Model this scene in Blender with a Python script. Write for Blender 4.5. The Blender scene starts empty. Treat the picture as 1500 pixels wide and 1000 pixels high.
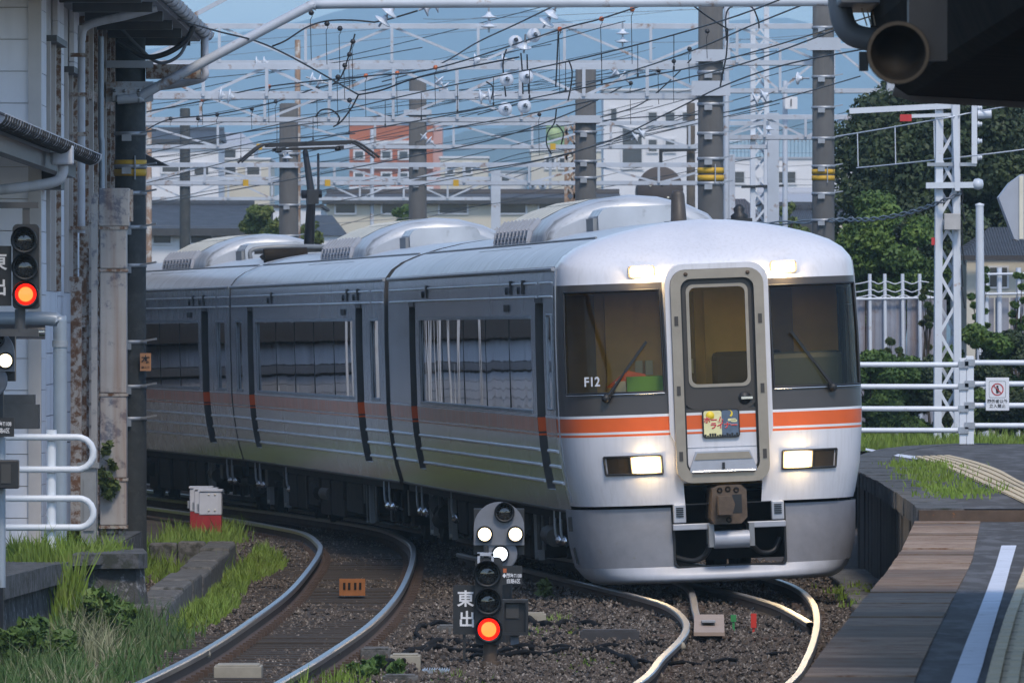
import bpy, math, random
import numpy as np
from mathutils import Vector, Matrix, noise as mnoise
random.seed(7); rng = np.random.default_rng(7)
R = math.radians
SC = bpy.context.scene
COL = SC.collection

# ------------------------------------------------------------------ camera
F = 15000.0            # focal length in photo pixels (photo 1500 px wide)
HZ = 486.0             # photo row of the horizon
CZ = 2.5               # lens height above rail top
cam = bpy.data.cameras.new('camera'); camo = bpy.data.objects.new('camera', cam); COL.objects.link(camo)
camo.location = (0, 0, CZ); camo.rotation_euler = (R(90), 0, 0)
cam.sensor_width = 36.0; cam.lens = 36.0 * F / 1500.0
cam.shift_y = -(500 - HZ) / 1500.0
cam.clip_start = 1.0; cam.clip_end = 60000.0
cam.dof.use_dof = True; cam.dof.focus_distance = 99.0; cam.dof.aperture_fstop = 20.0
SC.camera = camo

# ------------------------------------------------------------------ sky, sun, exposure
SUN_EL, SUN_AZ = 52.0, 166.0       # azimuth clockwise from +Y (the view direction)
world = bpy.data.worlds.new('World'); SC.world = world; world.use_nodes = True
wn = world.node_tree.nodes; wl = world.node_tree.links
sky = wn.new('ShaderNodeTexSky'); sky.sky_type = 'NISHITA'; sky.sun_disc = False
sky.sun_elevation = R(SUN_EL); sky.sun_rotation = R(SUN_AZ)
sky.air_density = 1.0; sky.dust_density = 0.6; sky.ozone_density = 3.0
wl.new(sky.outputs['Color'], wn['Background'].inputs['Color']); wn['Background'].inputs['Strength'].default_value = 0.13
sl = bpy.data.lights.new('sun', 'SUN'); so = bpy.data.objects.new('sun', sl); COL.objects.link(so)
sl.energy = 1.5; sl.angle = R(12); sl.color = (1.0, 0.87, 0.72)
d = Vector((math.sin(R(SUN_AZ)) * math.cos(R(SUN_EL)), math.cos(R(SUN_AZ)) * math.cos(R(SUN_EL)), math.sin(R(SUN_EL))))
so.rotation_euler = d.to_track_quat('Z', 'Y').to_euler(); so.location = (20, -20, 60)
SC.view_settings.view_transform = 'Standard'; SC.view_settings.look = 'None'
SC.view_settings.exposure = 0.76; SC.view_settings.gamma = 1.0; SC.view_settings.use_curve_mapping = False
SC.render.engine = 'CYCLES'; SC.cycles.use_denoising = True
SC.cycles.max_bounces = 6; SC.cycles.diffuse_bounces = 2; SC.cycles.glossy_bounces = 3; SC.cycles.transmission_bounces = 4
SC.cycles.transparent_max_bounces = 12; SC.cycles.volume_bounces = 3
SC.cycles.caustics_reflective = False; SC.cycles.caustics_refractive = False; SC.cycles.sample_clamp_indirect = 4.0

# ------------------------------------------------------------------ helpers
def P(px, py, Y):
    """photo pixel + distance -> world point"""
    return Vector(((px - 750) * Y / F, Y, CZ - (py - HZ) * Y / F))
def G(px, py, z=0.0):
    """photo pixel on a level surface at height z -> world point"""
    Y = F * (CZ - z) / (py - HZ); return Vector(((px - 750) * Y / F, Y, z))
def lerp(a, b, t): return a + (b - a) * t
def interp(tab, v):
    return float(np.interp(v, [a for a, _ in tab], [b for _, b in tab]))
def spline(pts, n=8):
    """Catmull-Rom through points"""
    pts = [Vector(p) for p in pts]; out = []
    for i in range(len(pts) - 1):
        p0 = pts[max(i - 1, 0)]; p1 = pts[i]; p2 = pts[i + 1]; p3 = pts[min(i + 2, len(pts) - 1)]
        for k in range(n):
            t = k / n
            out.append(0.5 * ((2 * p1) + (p2 - p0) * t + (2 * p0 - 5 * p1 + 4 * p2 - p3) * t * t + (3 * p1 - p0 - 3 * p2 + p3) * t ** 3))
    out.append(pts[-1]); return out

MATS = {}
def mat(name, col, rough=0.6, metal=0.0, var=0.2, scale=4.0, bump=0.0, bscale=60.0, col2=None, streak=None,
        spec=0.5, emit=None, estr=0.0, coat=0.0, thr=(0.45, 0.6), stretch=(1, 1, 1), rvar=0.0):
    """procedural material: base colour broken up by noise, an optional second colour in patches
    (rust, moss, dirt), optional vertical run-off streaks and fine relief"""
    if name in MATS: return MATS[name]
    m = bpy.data.materials.new(name); m.use_nodes = True; MATS[name] = m
    nt = m.node_tree; N = nt.nodes; L = nt.links; b = N['Principled BSDF']
    b.inputs['Roughness'].default_value = rough; b.inputs['Metallic'].default_value = metal
    b.inputs['Specular IOR Level'].default_value = spec; b.inputs['Coat Weight'].default_value = coat
    if emit:
        b.inputs['Emission Color'].default_value = (*emit, 1); b.inputs['Emission Strength'].default_value = estr
    tc = N.new('ShaderNodeTexCoord'); mp = N.new('ShaderNodeMapping'); mp.inputs['Scale'].default_value = stretch
    L.new(tc.outputs['Object'], mp.inputs['Vector'])
    def nz(sc, det=5, rg=0.6):
        n = N.new('ShaderNodeTexNoise'); n.inputs['Scale'].default_value = sc; n.inputs['Detail'].default_value = det
        n.inputs['Roughness'].default_value = rg; L.new(mp.outputs['Vector'], n.inputs['Vector']); return n
    n1 = nz(scale)
    mr = N.new('ShaderNodeMapRange'); mr.inputs['From Min'].default_value = 0.25; mr.inputs['From Max'].default_value = 0.75
    mr.inputs['To Min'].default_value = 1 - var; mr.inputs['To Max'].default_value = 1 + var
    L.new(n1.outputs['Fac'], mr.inputs['Value'])
    mx = N.new('ShaderNodeVectorMath'); mx.operation = 'SCALE'; mx.inputs[0].default_value = col
    L.new(mr.outputs['Result'], mx.inputs['Scale']); out = mx.outputs['Vector']
    def blend(colB, fac_socket):
        nonlocal out
        x = N.new('ShaderNodeMix'); x.data_type = 'RGBA'; L.new(fac_socket, x.inputs['Factor'])
        L.new(out, x.inputs[6]); x.inputs[7].default_value = (*colB, 1); out = x.outputs[2]
    if col2:
        n2 = nz(scale * 1.7 + 0.37, 8, 0.68); r2 = N.new('ShaderNodeMapRange')
        r2.inputs['From Min'].default_value = thr[0]; r2.inputs['From Max'].default_value = thr[1]
        L.new(n2.outputs['Fac'], r2.inputs['Value']); blend(col2, r2.outputs['Result'])
    if streak:
        scol, amt, ssc = streak
        mp2 = N.new('ShaderNodeMapping'); mp2.inputs['Scale'].default_value = (ssc, ssc, ssc * 0.06); L.new(tc.outputs['Object'], mp2.inputs['Vector'])
        n3 = N.new('ShaderNodeTexNoise'); n3.inputs['Scale'].default_value = 1.0; n3.inputs['Detail'].default_value = 4; L.new(mp2.outputs['Vector'], n3.inputs['Vector'])
        r3 = N.new('ShaderNodeMapRange'); r3.inputs['From Min'].default_value = 0.48; r3.inputs['From Max'].default_value = 0.72; r3.inputs['To Max'].default_value = amt
        L.new(n3.outputs['Fac'], r3.inputs['Value']); blend(scol, r3.outputs['Result'])
    L.new(out, b.inputs['Base Color'])
    if rvar:
        n5 = nz(scale * 2.3); r5 = N.new('ShaderNodeMapRange'); r5.inputs['To Min'].default_value = max(rough - rvar, 0.02); r5.inputs['To Max'].default_value = rough + rvar
        L.new(n5.outputs['Fac'], r5.inputs['Value']); L.new(r5.outputs['Result'], b.inputs['Roughness'])
    if bump:
        n4 = nz(bscale, 4); bp = N.new('ShaderNodeBump'); bp.inputs['Strength'].default_value = 0.6; bp.inputs['Distance'].default_value = bump
        L.new(n4.outputs['Fac'], bp.inputs['Height']); L.new(bp.outputs['Normal'], b.inputs['Normal'])
    return m
def glow(name, col, s):
    if name in MATS: return MATS[name]
    m = bpy.data.materials.new(name); m.use_nodes = True; MATS[name] = m
    b = m.node_tree.nodes['Principled BSDF']; b.inputs['Base Color'].default_value = (*[c * 0.5 for c in col], 1)
    b.inputs['Emission Color'].default_value = (*col, 1); b.inputs['Emission Strength'].default_value = s; b.inputs['Roughness'].default_value = 0.3
    return m
def glass(name, tint, amt_clear=0.75, rough=0.02, wav=0.0, wscale=2.0, ior=1.5):
    """clear pane: see-through tint under a fresnel reflection, with slight waviness"""
    if name in MATS: return MATS[name]
    m = bpy.data.materials.new(name); m.use_nodes = True; MATS[name] = m
    nt = m.node_tree; N = nt.nodes; L = nt.links; N.remove(N['Principled BSDF']); o = N['Material Output']
    fr = N.new('ShaderNodeFresnel'); fr.inputs['IOR'].default_value = ior
    tr = N.new('ShaderNodeBsdfTransparent'); tr.inputs['Color'].default_value = (*tint, 1)
    df = N.new('ShaderNodeBsdfDiffuse'); df.inputs['Color'].default_value = (0.02, 0.018, 0.015, 1)
    gl = N.new('ShaderNodeBsdfGlossy'); gl.inputs['Roughness'].default_value = rough
    m1 = N.new('ShaderNodeMixShader'); m1.inputs['Fac'].default_value = amt_clear
    L.new(df.outputs[0], m1.inputs[1]); L.new(tr.outputs[0], m1.inputs[2])
    m2 = N.new('ShaderNodeMixShader'); L.new(fr.outputs[0], m2.inputs['Fac']); L.new(m1.outputs[0], m2.inputs[1]); L.new(gl.outputs[0], m2.inputs[2])
    L.new(m2.outputs[0], o.inputs['Surface'])
    if wav:
        tc = N.new('ShaderNodeTexCoord'); mp = N.new('ShaderNodeMapping'); mp.inputs['Scale'].default_value = (1, 1, 0.25)
        L.new(tc.outputs['Object'], mp.inputs['Vector'])
        n = N.new('ShaderNodeTexNoise'); n.inputs['Scale'].default_value = wscale; n.inputs['Detail'].default_value = 1
        L.new(mp.outputs['Vector'], n.inputs['Vector']); bp = N.new('ShaderNodeBump'); bp.inputs['Distance'].default_value = wav; bp.inputs['Strength'].default_value = 1
        L.new(n.outputs['Fac'], bp.inputs['Height']); L.new(bp.outputs['Normal'], gl.inputs['Normal']); L.new(bp.outputs['Normal'], fr.inputs['Normal'])
    return m

def thing(name, label, cat, loc=(0, 0, 0), group=None, rot=(0, 0, 0)):
    o = bpy.data.objects.new(name, None); COL.objects.link(o); o.empty_display_size = 0.2
    o.location = loc; o.rotation_euler = rot; tag(o, label, cat, group); return o
def tag(o, label=None, cat=None, group=None, kind=None):
    if label: o['label'] = label
    if cat: o['category'] = cat
    if group: o['group'] = group
    if kind: o['kind'] = kind
    return o
def copy_tree(o, parent=None):
    c = o.copy(); COL.objects.link(c); c.parent = parent
    for ch in list(o.children): copy_tree(ch, c)
    return c

class MB:
    """collects faces and links them as ONE mesh object"""
    def __init__(s): s.v = []; s.f = []; s.sm = []
    def face(s, pts, smooth=False):
        i = len(s.v); s.v += [tuple(p) for p in pts]; s.f.append(tuple(range(i, i + len(pts)))); s.sm.append(smooth); return s
    def grid(s, rows, smooth=True, close=False, skip=None):
        i0 = len(s.v); n = len(rows[0])
        for r in rows: s.v += [tuple(p) for p in r]
        for a in range(len(rows) - 1):
            for b in range(n if close else n - 1):
                if skip and skip(a, b): continue
                c = (b + 1) % n
                s.f.append((i0 + a * n + b, i0 + a * n + c, i0 + (a + 1) * n + c, i0 + (a + 1) * n + b)); s.sm.append(smooth)
        return s
    def box(s, c, size, rot=None):
        c = Vector(c); h = Vector(size) * 0.5; i = len(s.v)
        for z in (-1, 1):
            for y in (-1, 1):
                for x in (-1, 1):
                    p = Vector((x * h.x, y * h.y, z * h.z))
                    if rot is not None: p = rot @ p
                    s.v.append(tuple(c + p))
        for f in ((0, 2, 3, 1), (4, 5, 7, 6), (0, 1, 5, 4), (2, 6, 7, 3), (0, 4, 6, 2), (1, 3, 7, 5)):
            s.f.append(tuple(i + k for k in f)); s.sm.append(False)
        return s
    def bb(s, x0, x1, y0, y1, z0, z1): return s.box(((x0 + x1) / 2, (y0 + y1) / 2, (z0 + z1) / 2), (abs(x1 - x0), abs(y1 - y0), abs(z1 - z0)))
    def beam(s, p, q, w, h=None, up=(0, 0, 1)):
        p = Vector(p); q = Vector(q); h = h or w; dv = q - p
        if dv.length < 1e-6: return s
        y = dv.normalized(); u = Vector(up)
        if abs(y.dot(u)) > 0.98: u = Vector((0, 1, 0))
        x = y.cross(u).normalized(); z = x.cross(y)
        return s.box((p + q) / 2, (w, dv.length, h), Matrix((x, y, z)).transposed())
    def tube(s, pts, r, n=8, caps=True):
        pts = [Vector(p) for p in pts]; rs = r if isinstance(r, (list, tuple)) else [r] * len(pts)
        rows = []; ref = None
        for i, p in enumerate(pts):
            t = (pts[min(i + 1, len(pts) - 1)] - pts[max(i - 1, 0)])
            t = t.normalized() if t.length > 1e-9 else Vector((0, 0, 1))
            if ref is None or abs(ref.dot(t)) > 0.99: ref = Vector((0, 0, 1)) if abs(t.z) < 0.9 else Vector((1, 0, 0))
            x = t.cross(ref).normalized(); z = x.cross(t).normalized(); ref = z
            rows.append([p + (x * math.cos(a) + z * math.sin(a)) * rs[i] for a in [2 * math.pi * k / n for k in range(n)]])
        s.grid(rows, True, True)
        if caps: s.face(rows[0][::-1]); s.face(rows[-1])
        return s
    def cyl(s, p, q, r, n=12, r2=None): return s.tube([p, q], [r, r if r2 is None else r2], n)
    def lathe(s, base, axis, prof, n=16):
        """prof: (radius, distance along axis)"""
        base = Vector(base); t = Vector(axis).normalized(); ref = Vector((0, 0, 1)) if abs(t.z) < 0.9 else Vector((1, 0, 0))
        x = t.cross(ref).normalized(); z = x.cross(t)
        rows = [[base + t * h + (x * math.cos(a) + z * math.sin(a)) * max(rr, 1e-4) for a in [2 * math.pi * k / n for k in range(n)]] for rr, h in prof]
        return s.grid(rows, True, True)
    def prism(s, pts, vec, smooth=False):
        pts = [Vector(p) for p in pts]; vec = Vector(vec); q = [p + vec for p in pts]
        s.face(pts[::-1]); s.face(q); n = len(pts)
        for i in range(n): s.face([pts[i], pts[(i + 1) % n], q[(i + 1) % n], q[i]], smooth)
        return s
    def ring(s, outer, inner, vec, smooth=True):
        """plate between two outlines of equal length, extruded by vec"""
        vec = Vector(vec); n = len(outer); o = [Vector(p) for p in outer]; i = [Vector(p) for p in inner]
        for a, b, sm in ((o, i, False),):
            for k in range(n):
                l = (k + 1) % n
                s.face([a[k], a[l], b[l], b[k]]); s.face([b[k] + vec, b[l] + vec, a[l] + vec, a[k] + vec])
        s.grid([o, [p + vec for p in o]], smooth, True); s.grid([i, [p + vec for p in i]], smooth, True)
        return s
    def build(s, name, m, parent=None, off=None, bevel=0.0):
        me = bpy.data.meshes.new(name)
        v = s.v
        if off is None and parent is not None:
            r = parent
            while r.parent is not None: r = r.parent
            off = r.get('_off')
        if off is not None: v = [(a - off[0], b - off[1], c - off[2]) for a, b, c in v]
        me.from_pydata(v, [], s.f); me.polygons.foreach_set('use_smooth', s.sm); me.update()
        me.materials.append(m); o = bpy.data.objects.new(name, me); COL.objects.link(o)
        if parent is not None: o.parent = parent
        if bevel:
            b = o.modifiers.new('bevel', 'BEVEL'); b.width = bevel; b.segments = 2; b.limit_method = 'ANGLE'; b.angle_limit = R(50)
        return o
def wthing(name, label, cat, loc, group=None):
    """a thing whose parts are given in world coordinates"""
    o = thing(name, label, cat, loc, group); o['_off'] = [float(a) for a in loc]; return o
def solo(mb, name, m, label, cat, group=None, base=None, bevel=0.0):
    """a thing of one mesh, origin moved to its base"""
    if base is None:
        a = np.array(mb.v); base = ((a[:, 0].min() + a[:, 0].max()) / 2, (a[:, 1].min() + a[:, 1].max()) / 2, a[:, 2].min())
    o = mb.build(name, m, None, base, bevel); o.location = base; return tag(o, label, cat, group)
def structure(mb, name, m): return tag(mb.build(name, m), kind='structure')
def rrect(x0, x1, z0, z1, r, y=0.0, n=5):
    out = []
    for cx, cz, a0 in ((x1 - r, z1 - r, 0), (x0 + r, z1 - r, 90), (x0 + r, z0 + r, 180), (x1 - r, z0 + r, 270)):
        for k in range(n + 1):
            a = R(a0 + 90 * k / n); out.append(Vector((cx + r * math.cos(a), y, cz + r * math.sin(a))))
    return out
def raw(name, V, Fc, m, parent=None, smooth=False):
    """mesh from numpy arrays (triangles or quads of one size)"""
    me = bpy.data.meshes.new(name); k = Fc.shape[1]
    me.vertices.add(len(V)); me.vertices.foreach_set('co', np.ascontiguousarray(V, np.float32).ravel())
    me.loops.add(Fc.size); me.loops.foreach_set('vertex_index', np.ascontiguousarray(Fc, np.int32).ravel())
    me.polygons.add(len(Fc)); me.polygons.foreach_set('loop_start', np.arange(0, Fc.size, k, dtype=np.int32))
    me.polygons.foreach_set('loop_total', np.full(len(Fc), k, np.int32)); me.polygons.foreach_set('use_smooth', np.full(len(Fc), smooth))
    me.update(calc_edges=True); me.materials.append(m); o = bpy.data.objects.new(name, me); COL.objects.link(o)
    if parent is not None: o.parent = parent
    return o
def text(body, size, m, parent, loc, name='lettering', rot=(90, 0, 0), bold=0.0, ext=0.001, align='CENTER', sx=1.0):
    c = bpy.data.curves.new('txt', 'FONT'); c.body = body; c.size = size; c.align_x = align; c.align_y = 'CENTER'; c.offset = bold; c.extrude = ext
    t = bpy.data.objects.new('txt', c); COL.objects.link(t); bpy.context.view_layer.update()
    me = bpy.data.meshes.new_from_object(t); bpy.data.objects.remove(t)
    me.materials.clear(); me.materials.append(m); me.name = name
    o = bpy.data.objects.new(name, me); COL.objects.link(o); o.parent = parent
    r = parent
    while r is not None and r.parent is not None: r = r.parent
    off = Vector(r['_off']) if (r is not None and r.get('_off') is not None) else Vector((0, 0, 0))
    o.location = Vector(loc) - off; o.rotation_euler = [R(a) for a in rot]; o.scale = (sx, 1, 1); return o

# ------------------------------------------------------------------ materials
M = {}
M['steel'] = mat('brushed_steel', (0.58, 0.60, 0.63), 0.26, 0.5, 0.10, 1.2, streak=((0.20, 0.205, 0.21), 0.7, 15.0), bump=0.0015, bscale=8)
M['steel_rib'] = mat('bead_highlight', (0.88, 0.90, 0.94), 0.35, 0.0, 0.06, 3)  # near-white colour stands in for the sky glint along the beads
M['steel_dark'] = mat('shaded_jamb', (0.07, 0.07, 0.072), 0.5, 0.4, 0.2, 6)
M['roofp'] = mat('roof_paint', (0.44, 0.47, 0.51), 0.36, 0.1, 0.3, 1.6, col2=(0.20, 0.21, 0.22), thr=(0.55, 0.66), stretch=(.6, 4, .6))
M['white_p'] = mat('front_white_paint', (0.66, 0.66, 0.70), 0.28, 0.0, 0.05, 2.5, coat=0.25, streak=((0.30, 0.28, 0.26), 0.16, 30))
M['orange'] = mat('orange_band', (0.74, 0.12, 0.018), 0.38, 0.0, 0.08, 5)
M['band_sheen'] = mat('orange_band_sheen', (0.70, 0.30, 0.20), 0.35, 0.0, 0.12, 2, streak=((0.62, 0.54, 0.53), 0.6, 8))  # pinkish reflection put into the side band's colour and pale streaks
M['white_s'] = mat('white_stripe', (0.72, 0.72, 0.74), 0.4, 0, 0.05, 5)
M['darkface'] = mat('dark_face_panel', (0.055, 0.047, 0.042), 0.35, 0.0, 0.12, 4)
M['frame_s'] = mat('door_frame_metal', (0.36, 0.31, 0.25), 0.4, 0.45, 0.12, 5)
M['skirt'] = mat('skirt_paint', (0.23, 0.235, 0.26), 0.5, 0.1, 0.12, 7, bump=0.001, bscale=200, col2=(0.2, 0.19, 0.18), thr=(0.6, 0.75))
M['skirt_l'] = mat('skirt_lip', (0.40, 0.42, 0.47), 0.45, 0.1, 0.1, 7)
M['under'] = mat('underfloor_grime', (0.022, 0.017, 0.013), 0.85, 0.0, 0.5, 5, spec=.15)
M['rustbrown'] = mat('coupler_rust', (0.12, 0.085, 0.06), 0.75, 0.3, 0.3, 12, bump=0.002, bscale=80)
M['black'] = mat('black_rubber', (0.014, 0.014, 0.015), 0.5, 0, 0.2, 8)
M['blackm'] = mat('black_paint', (0.020, 0.020, 0.022), 0.45, 0, 0.2, 8)
M['grille'] = mat('grille_grey', (0.24, 0.25, 0.26), 0.5, 0.2, 0.12, 8)
M['cream'] = mat('cream_cover', (0.66, 0.63, 0.52), 0.55, 0, 0.12, 3)
M['chrome'] = mat('bright_metal', (0.75, 0.76, 0.78), 0.2, 1.0, 0.06, 6)
M['galv'] = mat('galvanised', (0.36, 0.39, 0.43), 0.5, 0.45, 0.15, 7, streak=((0.2, 0.14, 0.09), 0.25, 6))
M['gantry'] = mat('gantry_paint', (0.46, 0.50, 0.56), 0.6, 0.1, 0.14, 1.5, col2=(0.24, 0.15, 0.10), thr=(0.565, 0.66))
M['mast_w'] = mat('mast_paint', (0.60, 0.64, 0.70), 0.55, 0.05, 0.08, 2, col2=(0.33, 0.17, 0.07), thr=(0.64, 0.72))
M['concrete_p'] = mat('pole_concrete', (0.10, 0.10, 0.10), 0.85, 0, 0.2, 2.0, bump=0.003, bscale=40, streak=((0.24, 0.22, 0.19), 0.4, 5))
M['concrete_d'] = mat('dark_pole_concrete', (0.042, 0.047, 0.049), 0.85, 0, 0.3, 4.0, bump=0.003, bscale=60, col2=(0.075, 0.08, 0.078), thr=(0.5, 0.7))
M['rustpole'] = mat('rusty_steel', (0.30, 0.20, 0.14), 0.8, 0.1, 0.3, 3, col2=(0.5, 0.48, 0.45), thr=(0.5, 0.6))
M['yellow'] = mat('yellow_band', (0.60, 0.36, 0.03), 0.6, 0, 0.1, 5)
M['wire'] = mat('wire_black', (0.020, 0.021, 0.024), 0.55, 0.3, 0.1, 3)
M['wire_g'] = mat('wire_grey', (0.16, 0.18, 0.21), 0.5, 0.4, 0.1, 3)
M['porcelain'] = mat('porcelain_white', (0.58, 0.63, 0.70), 0.22, 0, 0.05, 6)
M['porc_o'] = mat('porcelain_orange', (0.45, 0.12, 0.04), 0.35, 0, 0.1, 6)
M['white_rail'] = mat('railing_paint', (0.68, 0.72, 0.78), 0.4, 0, 0.06, 4, col2=(0.25, 0.17, 0.12), thr=(0.68, 0.74))
# ------------------------------------------------------------------ ground and tracks
M['ground'] = mat('yard_dirt', (0.045, 0.035, 0.028), 0.95, 0, 0.35, 1.4, bump=0.02, bscale=25, col2=(0.075, 0.062, 0.052), thr=(0.45, 0.65))
M['railtop'] = mat('rail_head_steel', (0.40, 0.39, 0.385), 0.32, 1.0, 0.08, 3, rvar=0.1)
M['railweb'] = mat('rail_web_rust', (0.085, 0.055, 0.040), 0.8, 0.2, 0.25, 6)
M['sleeper'] = mat('sleeper_timber', (0.04, 0.031, 0.024), 0.9, 0, 0.35, 5, stretch=(0.4, 3, 3), bump=0.006, bscale=14)
M['sleeper_c'] = mat('sleeper_concrete', (0.13, 0.12, 0.105), 0.9, 0, 0.2, 5)
M['stone'] = mat('ballast_stone', (0.072, 0.055, 0.043), 0.95, 0, 0.6, 17, col2=(0.30, 0.26, 0.22), thr=(0.535, 0.62))
GZ = -0.19
def gz(x, y):
    return GZ + 0.05 * (mnoise.noise(Vector((x * 0.5, y * 0.12, 3.1)))) + 0.02 * mnoise.noise(Vector((x * 1.7, y * 0.5, 8)))
xs = np.concatenate([np.linspace(-9000, -60, 10), np.linspace(-40, -9, 10), np.linspace(-8, 8, 50), np.linspace(9, 40, 10), np.linspace(60, 9000, 10)])
ys = np.concatenate([np.linspace(-300, 40, 6), np.linspace(60, 160, 90), np.linspace(165, 400, 20), np.linspace(500, 20000, 12)])
structure(MB().grid([[(x, y, gz(x, y) if 50 < y < 300 and abs(x) < 40 else GZ) for x in xs] for y in ys]), 'ground', M['ground'])

def rail(track, pts, name='rail'):
    pts = [Vector((x, y, 0.0)) for x, y in pts]
    sp = spline(pts, 6)
    def sweep(prof):
        rows = []
        for i, p in enumerate(sp):
            t = sp[min(i + 1, len(sp) - 1)] - sp[max(i - 1, 0)]; nx = Vector((t.y, -t.x, 0)).normalized()
            rows.append([p + nx * a + Vector((0, 0, b)) for a, b in prof])
        return MB().grid(rows, False, True)
    web = sweep([(-0.062, -0.153), (0.062, -0.153), (0.062, -0.138), (0.012, -0.115), (0.010, -0.045), (-0.010, -0.045), (-0.012, -0.115), (-0.062, -0.138)]).build(name, M['railweb'], track)
    sweep([(-0.032, -0.045), (0.032, -0.045), (0.0325, -0.010), (0.024, 0.0), (-0.024, 0.0), (-0.0325, -0.010)]).build('rail_head', M['railtop'], web)
    return sp
def sleepers(track, sp_l, sp_r, y0, y1, step=0.62, m=None, long=2.1):
    cx = [(a.y, a.x) for a in sp_l]; cr = [(a.y, a.x) for a in sp_r]
    base = MB().box((0, 0, 0), (1, 1, 1)); me = None
    ms = MB().box((0, 0, 0), (long, 0.21, 0.15)).build('sleeper', m or M['sleeper'], track, bevel=0.012); proto = ms; first = True
    clip = MB()
    y = y0
    while y < y1:
        xl = interp(cx, y); xr = interp(cr, y); xl2 = interp(cx, y + 1); xr2 = interp(cr, y + 1)
        o = proto if first else proto.copy()
        if not first: COL.objects.link(o)
        first = False
        o.location = ((xl + xr) / 2, y, -0.235 + random.uniform(-.008, .008)); o.rotation_euler = (0, 0, -math.atan((xl2 + xr2 - xl - xr) / 2) + random.uniform(-.01, .01))
        for x in (xl, xr):
            for s in (-1, 1): clip.box((x + s * 0.085, y, -0.135), (0.06, 0.09, 0.05))
        y += step + random.uniform(-.02, .02)
    clip.build('rail_fastening', M['railweb'], track)
trk = bpy.data.objects.new('railway_track', None); COL.objects.link(trk); tag(trk, kind='structure')
L1 = rail(trk, [(-3.2, 60), (-2.675, 72.96), (-2.42, 81), (-2.267, 89.5), (-2.158, 98.4), (-2.15, 108), (-2.198, 117.2), (-2.324, 122.3), (-2.603, 128), (-3.045, 132), (-3.7, 137), (-4.6, 143), (-6.5, 154), (-12, 185), (-24, 240)])
L2 = rail(trk, [(-2.2, 60), (-1.68, 72.96), (-1.398, 81.3), (-1.2, 89.0), (-1.089, 98.4), (-1.078, 109), (-1.13, 117.5), (-1.24, 122.5), (-1.52, 128.5), (-1.92, 133), (-2.6, 138), (-3.5, 144), (-5.4, 155), (-10.9, 186), (-22.9, 241)])
sleepers(trk, L1, L2, 70, 137)
trk2 = bpy.data.objects.new('railway_track', None); COL.objects.link(trk2); tag(trk2, kind='structure')
A = rail(trk2, [(0.05, 62), (0.88, 72.96), (1.15, 78.8), (1.378, 83.7), (1.486, 87.2), (1.50, 90.4), (1.44, 93.5), (1.302, 95.9), (0.95, 100), (0.3, 107), (-0.6, 116)])
C = rail(trk2, [(1.13, 62), (1.965, 72.96), (2.269, 78.8), (2.506, 84.65), (2.676, 89.8), (2.79, 95), (2.80, 100), (2.66, 104), (2.30, 108), (0.9, 120), (-1.1, 138), (-4, 158), (-9.5, 190), (-21, 250)])
B = rail(trk2, [(1.585, 87.4), (1.623, 89.5), (1.655, 92.6), (1.72, 97.5), (1.73, 101), (1.59, 104.6), (1.24, 108.4), (-0.16, 120.2), (-2.16, 138), (-5.06, 158), (-10.6, 190), (-22, 250)])
D = rail(trk2, [(2.57, 88.3), (2.52, 91), (2.42, 94.5), (2.15, 98.5), (1.8, 102), (1.35, 107), (0.5, 116)], 'rail')
sleepers(trk2, A, [c for c in C if c.y < 96], 66, 87, long=2.1)
sleepers(trk2, B, C, 87.5, 112, long=2.6)

# ballast: crushed stone, far too many to count
def stones(n, xy, name, smin=0.014, smax=0.036, zfun=None):
    """xy: (n,2) positions; each stone a squashed, jittered octahedron"""
    base = np.array([(1, 0, 0), (-1, 0, 0), (0, 1, 0), (0, -1, 0), (0, 0, 1), (0, 0, -1)], float)
    tri = np.array([(0, 2, 4), (2, 1, 4), (1, 3, 4), (3, 0, 4), (2, 0, 5), (1, 2, 5), (3, 1, 5), (0, 3, 5)])
    s = rng.uniform(smin, smax, (n, 1, 1)) * rng.uniform(0.6, 1.25, (n, 1, 3))
    v = base[None] * s * rng.uniform(0.75, 1.25, (n, 6, 1))
    a = rng.uniform(0, 6.28, n); b = rng.uniform(-0.7, 0.7, n); ca, sa, cb, sb = np.cos(a), np.sin(a), np.cos(b), np.sin(b)
    x, y, z = v[..., 0], v[..., 1], v[..., 2]
    y, z = y * cb[:, None] - z * sb[:, None], y * sb[:, None] + z * cb[:, None]
    x, y = x * ca[:, None] - y * sa[:, None], x * sa[:, None] + y * ca[:, None]
    zz = np.array([zfun(p[0], p[1]) for p in xy]) + rng.uniform(0.0, 0.025, n)
    V = np.stack([x + xy[:, 0:1], y + xy[:, 1:2], z + zz[:, None]], -1).reshape(-1, 3)
    Fc = (tri[None] + (np.arange(n) * 6)[:, None, None]).reshape(-1, 3)
    return tag(raw(name, V, Fc, M['stone']), 'crushed grey ballast stones lying around and between the rails', 'ballast', kind='stuff')
def ballast_points(n):
    Y = 64 + (140 - 64) * rng.random(n) ** 1.35
    u = rng.random(n); X = -4.6 + 8.0 * u
    right = np.interp(Y, [60, 73, 88, 100, 110, 140], [2.2, 2.9, 3.5, 3.75, 3.4, 1.0]); X = -4.3 + (right + 4.3) * u
    return np.stack([X, Y], 1)
LTY = np.array([a.y for a in L1]); LTX = np.array([a.x for a in L1])
def bz(x, y):
    # heaped between the tracks, worn flat in the four-foot
    dl = abs(x - float(np.interp(y, LTY, LTX)) - 0.53)
    base = gz(x, y) + 0.015
    if dl < 0.5: return base - 0.02
    if dl > 0.75 and x > -1.6: base += 0.05 * min(1, (dl - 0.75) / 0.3)
    return base
stones(52000, ballast_points(52000), 'ballast', zfun=bz)
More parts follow.
